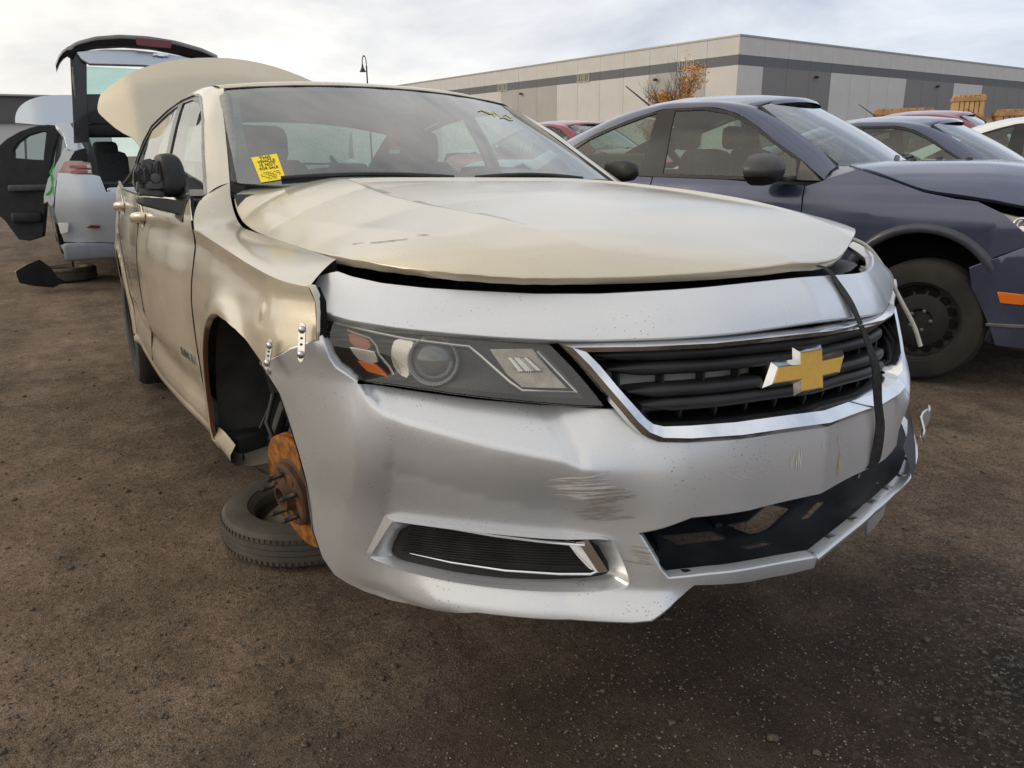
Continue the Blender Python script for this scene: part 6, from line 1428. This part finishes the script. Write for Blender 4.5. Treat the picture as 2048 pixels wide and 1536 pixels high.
    def hz(x, y):
        zc = pchip([-.62, -.3, .1, .4, .65, .85], [1.172, 1.182, 1.180, 1.148, 1.085, 1.0], x); ze = pchip([-.62, -.43, -.06, .20, .41, .85], [1.165, 1.150, 1.040, 1.000, .935, .86], x)
        t = np.clip(np.abs(y) / .80, 0, 1.1); return zc - (zc - ze) * (.25 * hinge(t - .55, .03) / .45 + .75 * np.clip(t, 0, 1.1) ** 5)
    ho = [(-.43, -.79), (-.06, -.80), (.20, -.795), (.40, -.77), (.58, -.70), (.72, -.57), (.80, -.40), (.845, -.2), (.86, 0)]
    hr = [(-.46, 0), (-.48, -.3), (-.52, -.55), (-.50, -.72)]
    ol = ho + [(x, -y) for x, y in ho[::-1]][1:] + [(x, -y) for x, y in hr[::-1]] + hr[1:]
    bn = panel('bonnet', ol, lambda x, y: np.stack([x, y, hz(x, y)], -1), P, c, step=.05, depth=.02, bev=.003, hint=(0, 0, 1))
    for x, y in ((-.25, .28), (-.05, .12), (-.27, -.3)): MB().lathe([(.022, 0), (.018, .012), (.0005, .016)], (x, y, float(hz(np.array([x]), np.array([y]))[0])), 'z', 10).build('washer_jet', B, bn, 60)
    MB().box((.15, 0, .62), (1.3, 1.1, .60)).build('engine_bay', M['dark'], c, None)
    MB().grid([[(x - dx, y, z) for y, x, z in [(k * .68, .40 - .12 * abs(k) ** 2, 0) for k in np.linspace(-1, 1, 20)]] for dx, z in ((0, 0), (0, 0))]) if False else None
    rr2 = [[(x0 - bw * abs(t) ** 2.2, t * w, zc - (zc - ze) * abs(t) ** 2.4) for t in np.linspace(-1, 1, 21)] for x0, bw, zc, w, ze in ((-1.020, .158, 1.552, .588, 1.498), (-1.036, .158, 1.5695, .586, 1.515), (-1.075, .15, 1.584, .588, 1.528), (-1.28, .06, 1.608, .58, 1.545), (-1.5, 0, 1.618, .568, 1.562), (-1.75, 0, 1.616, .567, 1.565), (-1.95, 0, 1.597, .567, 1.540), (-2.2, 0, 1.543, .572, 1.48), (-2.32, 0, 1.505, .575, 1.44))]
    rf = MB().grid(rr2).build('roof', P, c, 60)
    MB().tube([(-2.22, 0, 1.55), (-2.24, 0, 1.575), (-2.47, 0, 1.735)], [.018, .008, .004], 8).build('antenna', B, rf, 60)
    wx = lambda y, z: (-.36 - .21 * (np.abs(y) / .69) ** 2.2) * (1 - (z - 1.15) / .39) + (-1.05 - .15 * (np.abs(y) / .585) ** 2.2) * ((z - 1.15) / .39)
    wo2 = [(-.695, 1.165), (-.665, 1.26), (-.635, 1.345), (-.605, 1.45), (-.58, 1.515), (-.4, 1.548), (-.2, 1.563), (0, 1.568)]; wo2 = wo2 + [(-y, z) for y, z in wo2[::-1]][1:] + [(.4, 1.15), (0, 1.14), (-.4, 1.15)]
    sc = panel('windscreen', wo2, lambda y, z: np.stack([wx(y, z) + .06 * np.sin(np.clip((z - 1.15) / .4, 0, 1) * math.pi) * .5, y, z], -1), M['wind_glass2'], c, step=.06, depth=.004, hint=(1, 0, 1))
    for s_ in (1, -1): MB().tube([(float(wx(np.array([y]), np.array([z]))[0]) + .02, -s_ * y, z) for y, z in wo2[:5]], .010, 6).build('screen_seal', B, sc, 60)
    MB().tube([(float(wx(np.array([y]), np.array([z]))[0]) + .012, y, z) for y, z in wo2[4:11]], .005, 6).build('screen_seal', B, sc, 60)
    MB().grid([[(-2.32 - .02, t * .57, 1.495 - .05 * abs(t) ** 2.4) for t in np.linspace(-1, 1, 11)], [(-2.62, t * .58, 1.37 - .04 * abs(t) ** 2) for t in np.linspace(-1, 1, 11)], [(-3.0, t * .62, 1.19 - .03 * abs(t) ** 2) for t in np.linspace(-1, 1, 11)]]).build('rear_window', M['glass'], c, 60)
    MB().grid([[(x, t * w, z - .05 * abs(t) ** 4) for t in np.linspace(-1, 1, 15)] for x, w, z in ((-3.0, .75, 1.19), (-3.3, .74, 1.20), (-3.56, .72, 1.19), (-3.62, .72, 1.1), (-3.66, .72, .7))]).build('boot_lid', P, c, 50)
    MB().box((-3.55, 0, .52), (.25, 1.6, .5), bev=.08).build('rear_bumper', P, c, 50)
    w_ = MB()
    w_.tube([(-.36, -.30, 1.168), (-.42, -.05, 1.20), (-.50, .15, 1.205)], [.016, .012, .008], 8); w_.tube([(-.60, -.62, 1.185), (-.50, -.3, 1.205), (-.46, .1, 1.20)], .010, 6); w_.build('wiper', B, c, 60)
    w_ = MB(); w_.tube([(-.36, .25, 1.168), (-.46, .45, 1.20), (-.56, .58, 1.21)], [.016, .012, .008], 8); w_.tube([(-.44, .05, 1.185), (-.44, .35, 1.2), (-.50, .6, 1.2)], .010, 6); w_.build('wiper', B, c, 60)
    MB().grid([[(-.38 - .18 * abs(t) ** 2 + dx, t * .70, z) for t in np.linspace(-1, 1, 20)] for dx, z in ((.04, 1.13), (-.04, 1.155))]).build('cowl', B, c, 60)
    for y in (-.37, .37):
        s_ = MB().box((-1.62, y, .95), (.22, .5, .62), Matrix.Rotation(.25, 3, 'Y'), bev=.07).build('front_seat', M['cloth'], c, 60); MB().box((-1.72, y, 1.34), (.10, .27, .17), bev=.045).build('head_rest', M['cloth'], s_, 60)
    MB().box((-2.55, 0, .98), (.2, 1.3, .5), bev=.06).build('rear_seat', M['cloth'], c, 60)
    MB().box((-.80, 0, 1.06), (.45, 1.42, .16), bev=.06).build('dashboard', M['dash'], c, 60)
    MB().box((-1.8, 0, .40), (3.4, 1.5, .12)).build('floor_pan', M['dark'], c, None)
    MB().lathe([(.18 + .014 * math.cos(a), .014 * math.sin(a)) for a in np.linspace(0, 2 * math.pi, 9)], (-1.10, .37, 1.08), 'z', 28, Matrix.Rotation(math.radians(-65), 3, 'Y')).build('steering_wheel', B, c, 60)
    fpb = MB().grid([[(.28, -.86, .24), (.50, -.82, .235), (.62, -.76, .25)], [(.30, -.80, .20), (.48, -.76, .175), (.60, -.70, .19)]]); fpb.build('loose_shield', B, c, 60)
    return c
M['glass_dark'] = thin_glass('tinted_window', (.50, .62, .58), dirt=.03)
M['mirror_cap'] = mottled('dark_grey_mirror', (.045, .044, .046), (.06, .058, .058), .4, 20)
M['rubber_brown'] = mottled('muddy_tyre_rubber', (.014, .013, .013), (.034, .029, .025), .8, 6, bmp=.2)
M['wind_glass2'] = thin_glass('clear_windscreen', (.85, .96, .94), dirt=.03, dirtc=(.5, .55, .55), rough=.02, refl=1.7)
PHI = math.radians(20)
blue = compact_sedan('compact_sedan', 'dark blue sedan with black steel wheel beside the beige sedan')
blue.location = (-.92, 3.667, 0); blue.rotation_euler = (0, 0, PHI)
def recolour(o, m):
    for ch in [o] + list(o.children_recursive):
        if ch.type == 'MESH':
            for s_ in ch.material_slots:
                if s_.material in (M['navy'], M['navy_flat']): s_.link = 'OBJECT'; s_.material = m
def another(loc, rz, label, m=None, sc=1.0, group='dark blue sedans'):
    o = copy_tree(blue); o.location = loc; o.rotation_euler = (0, 0, rz); o.scale = (sc,) * 3; tag(o, label, 'car', group)
    if m: recolour(o, m)
    return o
another((-1.44, 6.22, -.03), PHI, 'second dark blue sedan parked behind the nearer dark blue one', None, .965)
another((-3.9, 10.9, 0), PHI + .1, 'dark red car whose roof shows behind the second dark blue sedan', M['red_paint'], 1.09, 'far cars in the row')
another((-8.1, 7.25, 0), PHI, 'dark red car peeping over the dark blue sedan boot', M['red_paint'], 1.08, 'far cars in the row')
another((-2.2, 10.4, 0), PHI, 'white car at the right edge behind the blue sedans', M['white_paint'], 1.0, 'far cars in the row')
another((-14.5, -3.9, 0), math.pi - .1, 'white car far behind the silver blue hatchback door', M['white_paint'], 1.0, 'far cars in the row')
another((-12.5, 3.2, 0), PHI, 'dark grey car far behind the beige sedan', M['grey_paint'], 1.0, 'far cars in the row') if 'grey_paint' in M else None

# ---- pale blue hatchback seen from behind, tailgate up and doors open
hb = empty('hatchback', (-7.2, -.30, 0)); tag(hb, 'pale silver blue hatchback with raised black tailgate and open front door', 'car')
M['ice'] = car_paint('ice_blue_paint', (.48, .535, .60), metal=.55, rough=.28, dustamt=.12, coat=1, specks=False)
M['dark_trim'] = mottled('dark_interior_trim', (.012, .013, .016), (.022, .023, .026), .6, 10)
V_ = D
def flatp(name, key, m, dx=0.0, thick=.02, par=None, bend=None, step=.06, mirror=False, smooth=0):
    pts = V_[key]; x0 = pts[0][0] + dx; ol = [(p[1], p[2]) for p in pts]
    if mirror: ol = [(-a, b) for a, b in ol]
    if smooth: ol = smooth_poly(ol, it=smooth)
    bf = bend or (lambda y, z: 0 * y)
    return panel(name, ol, lambda a, b: np.stack([x0 + bf(a, b), a, b], -1), m, par or hb, step=step, depth=thick, bev=.004, hint=(1, 0, 0), back=True)
rear_bend = lambda y, z: -.55 * hinge(np.abs(y) - .60, .05) ** 1 - .10 * (np.abs(y)) ** 2 + .05 * np.sin((z - .45) * 4)
for mr in (False, True):
    flatp('tail_lamp', 'v_lamp', M['tail'], .03, .03, bend=rear_bend, mirror=mr)
    flatp('quarter_panel', 'v_quart', M['ice'], 0, .03, mirror=mr, bend=lambda y, z: -.9 * (np.abs(y) - .65) + .1)
    flatp('rear_pillar', 'v_cpil', M['ice'], .0, .05, mirror=mr, bend=lambda y, z: -.9 * (z - 1.3) + .08)
    flatp('quarter_window', 'v_qwin', M['pillar_black'], .0, .02, mirror=mr)
for k, z in enumerate((1.165, 1.118)):
    MB().box((.775, -.60, z), (.02, .16, .030), bev=.004).build('lamp_bar', M['tail_red'], hb, None)
    MB().box((.790, -.525, z), (.02, .03, .030), bev=.004).build('lamp_end', M['white_plastic'], hb, None)
flatp('rear_bumper', 'v_bump', M['ice'], 0, .03, bend=rear_bend, smooth=0)
bl_ = [(-p[1], p[2]) for p in V_['v_bump']]
panel('rear_bumper', bl_, lambda a, b: np.stack([.8 + rear_bend(a, b), a, b], -1), M['ice'], hb, step=.06, depth=.03, bev=.004, hint=(1, 0, 0), back=True)
MB().box((.70, 0, .72), (.08, .80, .50), bev=.02).build('bumper_centre', M['ice'], hb, 50)
MB().box((.68, 0, .40), (.10, 1.50, .17), bev=.03).build('bumper_lower', M['hb_grey'], hb, 50)
for mr in (1, -1): MB().box((.70, mr * .60, .40), (.16, .48, .16), bev=.03).build('bumper_corner', M['hb_grey'], hb, 50)
flatp('reflector', 'v_refl', M['red_lens'], .02, .02, bend=rear_bend)
flatp('sticker', 'v_stick', M['white_plastic'], .035, .004, bend=rear_bend)
MB().box((.60, -.80, .635), (.004, .05, .025)).build('sticker_mark', M['green'], hb, None)
gp = [(p[0] - .02 + (-.9 * (abs(p[1]) - .65) + .1 - .05), p[1], p[2]) for p in V_['v_green']]
MB().tube([(.4 - .9 * (abs(p[1]) - .65) + .115, p[1], p[2]) for p in V_['v_green']], .010, 6, flat=.3, up=(1, 0, 0)).build('paint_mark', M['green'], hb, 60)
# tub, opening and seat backs
MB().box((-.25, 0, .75), (1.6, 1.5, .5)).build('load_floor', M['dark_trim'], hb, None)
MB().box((-1.6, 0, .62), (3.2, 1.7, .7), bev=.1).build('body_shell', M['ice'], hb, 50)
for sy in (-1, 1):
    MB().tube([(.55, sy * .50, 1.05), (.45, sy * .50, 1.25), (.30, sy * .53, 1.42), (.05, sy * .55, 1.55)], .035, 8).build('opening_trim', M['grey_plastic'], hb, 60)
    MB().grid([[(-.1, sy * .78, 1.0), (-1.2, sy * .82, .98), (-2.4, sy * .80, .98)], [(.0, sy * .68, 1.4), (-1.2, sy * .70, 1.42), (-2.0, sy * .70, 1.3)], [(.05, sy * .60, 1.57), (-1.1, sy * .62, 1.60), (-1.7, sy * .62, 1.52)]]).build('side_glass', M['glass'], hb, 60)
MB().grid([[(x, t * .62, z - .05 * t * t) for t in np.linspace(-1, 1, 13)] for x, z in ((.10, 1.58), (-.5, 1.63), (-1.1, 1.63), (-1.75, 1.55))]).build('roof', M['ice'], hb, 60)
MB().grid([[(x, t * .62, z) for t in np.linspace(-1, 1, 9)] for x, z in ((-1.75, 1.53), (-2.5, 1.08))]).build('windscreen', M['glass'], hb, 60)
for y in (-.28, .30):
    s_ = MB().box((-.50, y, 1.0), (.16, .40, .60), bev=.07).build('seat_back', M['cloth'], hb, 60); MB().box((-.52, y, 1.33), (.10, .24, .14), bev=.045).build('head_rest', M['cloth'], s_, 60)
MB().box((.03, 0, 1.50), (.12, 1.16, .14), bev=.03).build('opening_header', M['dark_trim'], hb, 50)
for sy in (-1, 1):
    MB().grid([[(.62, sy * .54, 1.02), (.62, sy * .44, 1.02)], [(.50, sy * .56, 1.25), (.50, sy * .44, 1.25)], [(.30, sy * .58, 1.42), (.30, sy * .46, 1.42)], [(.08, sy * .60, 1.56), (.08, sy * .48, 1.56)]]).build('opening_pillar', M['dark_trim'], hb, 50)
    MB().grid([[(.55, sy * .80, 1.05), (.1, sy * .86, 1.02), (-.2, sy * .87, 1.0), (-.6, sy * .87, 1.0), (-1.2, sy * .87, .98)], [(.50, sy * .86, .80), (.14, sy * .89, .80), (-.2, sy * .895, .80), (-.6, sy * .89, .60), (-1.2, sy * .89, .55)], [(.45, sy * .83, .60), (.20, sy * .87, .66), (-.2, sy * .88, .74), (-.62, sy * .88, .40), (-1.2, sy * .86, .30)]]).build('body_side', M['ice'], hb, 50)
MB().box((-.85, -.80, .48), (1.3, .12, .40), bev=.04).build('sill_inner', M['dark_trim'], hb, 50)
MB().box((-.20, -.74, .52), (.70, .10, .52), bev=.04).build('arch_inner', M['dark'], hb, 50)
# tailgate standing open
for key in ('v_frame',): V_[key] = [(p[0], p[1], p[2] + (.10 if p[2] > 2 else (-.16 if p[2] < 1.6 else 0))) for p in V_[key]]
tg = MB(); T_, B_ = V_['v_hatch_t'], V_['v_hatch_b']
def interp_at(L, t): y = [p[1] for p in L]; return np.interp(t, y, [p[2] for p in L])
ys_ = np.linspace(-.66, .70, 40)
rows = []
for dx, k in ((-.02, 0), (.05, .02), (.08, .35), (.06, .8), (.02, 1), (-.05, .95)):
    rows.append([(.9 + dx - .25 * y * y, y, float(interp_at(T_, y) * (1 - k) + (interp_at(B_, max(y, -.55)) if y > -.55 else interp_at(T_, y) - .07) * k)) for y in ys_])
gate = tg.grid(rows).build('tailgate', M['gate_black'], hb, 50)
flatp('gate_panel', 'v_strip', M['ice'], 0, .03, par=gate, bend=lambda y, z: .02 - .1 * y * y - .45 * (z - 2.1))
flatp('brake_lamp', 'v_brake', M['red_lens'], .04, .02, par=gate, bend=lambda y, z: -.25 * y * y)
flatp('gate_frame', 'v_frame', M['gate_black'], 0, .06, par=gate)
flatp('gate_frame', 'v_frame', M['gate_black'], 0, .06, par=gate, mirror=True)
flatp('gate_glass', 'v_hglass', M['glass'], 0, .004, par=gate)
flatp('gate_lower', 'v_hlow', M['gate_black'], 0, .03, par=gate)
MB().tube([(.87, -.53, 2.0), (.84, -.545, 1.75), (.80, -.555, 1.52), (.45, -.56, 1.45)], .012, 8).build('gas_strut', M['satin_dark'], gate, 60)
# bow-tie mark on the gate panel
MB().prism(bt, lambda a, b, h: (.945 + h, .19 + a * .62, 2.128 + b * .30), .0, .006).build('emblem', M['chrome'], gate, 30)
# open front door (inner side), raised bonnet
flatp('front_door', 'v_door', M['dark_trim'], 0, .09, smooth=1) if False else None
dw = [(p[1], p[2]) for p in V_['v_dwin']]
door = panel('front_door', [(p[1], p[2]) for p in V_['v_door']], lambda a, b: np.stack([-1.4 + .25 * (a + 1.1), a, b], -1), M['dark_trim'], hb, holes=[dw], step=.06, depth=.08, bev=.012, hint=(1, 0, 0), back=True)
panel('door_glass', dw, lambda a, b: np.stack([-1.44 + .25 * (a + 1.1), a, b], -1), M['glass'], door, step=.08, depth=.004, hint=(1, 0, 0))
MB().box((-1.36, -1.05, .92), (.10, .40, .07), bev=.02).build('arm_rest', M['grey_plastic'], door, 50)
MB().box((-1.36, -1.12, .60), (.09, .30, .12), bev=.03).build('door_pocket', M['dark_trim'], door, 50)
MB().tube([(-1.42, -.83, 1.21), (-1.42, -.77, 1.52)], .018, 6).build('glass_divider', M['dark_trim'], door, 60)
MB().tube([(-1.44, -1.03, 1.22), (-1.43, -1.0, 1.46)], .012, 6).build('glass_divider', M['dark_trim'], door, 60)
flatp('bonnet', 'v_hood', M['ice'], 0, .03, smooth=1, bend=lambda y, z: -.45 * (z - 1.8) - .35 * hinge(-.85 - y, .05) * 2)
wp_ = V_['v_piece']
dk = panel('arch_panel', [(p[1], p[2]) for p in wp_], lambda a, b: np.stack([.2 - .4 * (a + 1.0), a, b], -1), M['gate_black'], None, step=.06, depth=.01, hint=(1, 0, 0), back=True)
dk.location = hb.location + Vector((0, 0, -.17)); tag(dk, 'torn black wheel arch panel lying beside the pale blue hatchback', 'car part')
MB().lathe([(.14, -.02), (.14, .0), (.07, 0), (.07, .05), (.0005, .05)], (-.15, -.78, .30), 'y', 24, Matrix.Rotation(math.pi, 3, 'Z')).build('brake_drum', M['rust_dark'], hb, 40)
MB().tube([(-.10, -.70, .34), (-.10, -.10, .36)], .04, 8).build('rear_axle', M['rust_dark'], hb, 60)
for k, sy in enumerate((-.66, .66)): MB().grid([[(-.20 + .36 * math.cos(a), sy * 1.0 + (-.20 if sy < 0 else .20) * j, .42 + .36 * math.sin(a)) for a in np.linspace(0, math.pi, 16)] for j in (0, 1)]).build('wheel_liner', M['dark'], hb, 60)
flat_wheel('support_wheel', (-7.62, -1.12, 0), .27, .14, 'bare dusty wheel lying flat under the pale blue hatchback', M['rubber_dusty'], dusty_rim)

# ================================================================ litter on the ground
def gz(x, y): return float(gh(np.array([x]), np.array([y]))[0])
w = MB().lathe([(.0095, -.003), (.019, -.003), (.020, 0), (.019, .003), (.0095, .003), (.0095, -.003)], (0, 0, 0), 'z', 24).build('washer', M['zinc'], None, 40)
w.location = (1.22, .83, gz(1.22, .83) + .006); w.rotation_euler = (.2, .1, 0); tag(w, 'small pale metal washer lying on the dark gravel at right', 'washer')
w = MB().box((0, 0, 0), (.05, .035, .003)).build('plastic_shard', M['white_plastic'], None, None); w.location = (1.42, .70, gz(1.42, .70) + .006); w.rotation_euler = (.15, .1, .6)
tag(w, 'clear plastic shard lying on pale gravel near the right edge', 'shard')
w = MB().box((0, 0, 0), (.05, .018, .008), bev=.002).build('wood_chip', mottled('wood_chip', (.30, .21, .12), (.38, .28, .17), .9, 30), None, None); w.location = (1.32, -.10, gz(1.32, -.10) + .006); w.rotation_euler = (0, .1, 1.2)
tag(w, 'pale wood chip on the dirt in front of the bumper', 'wood chip')
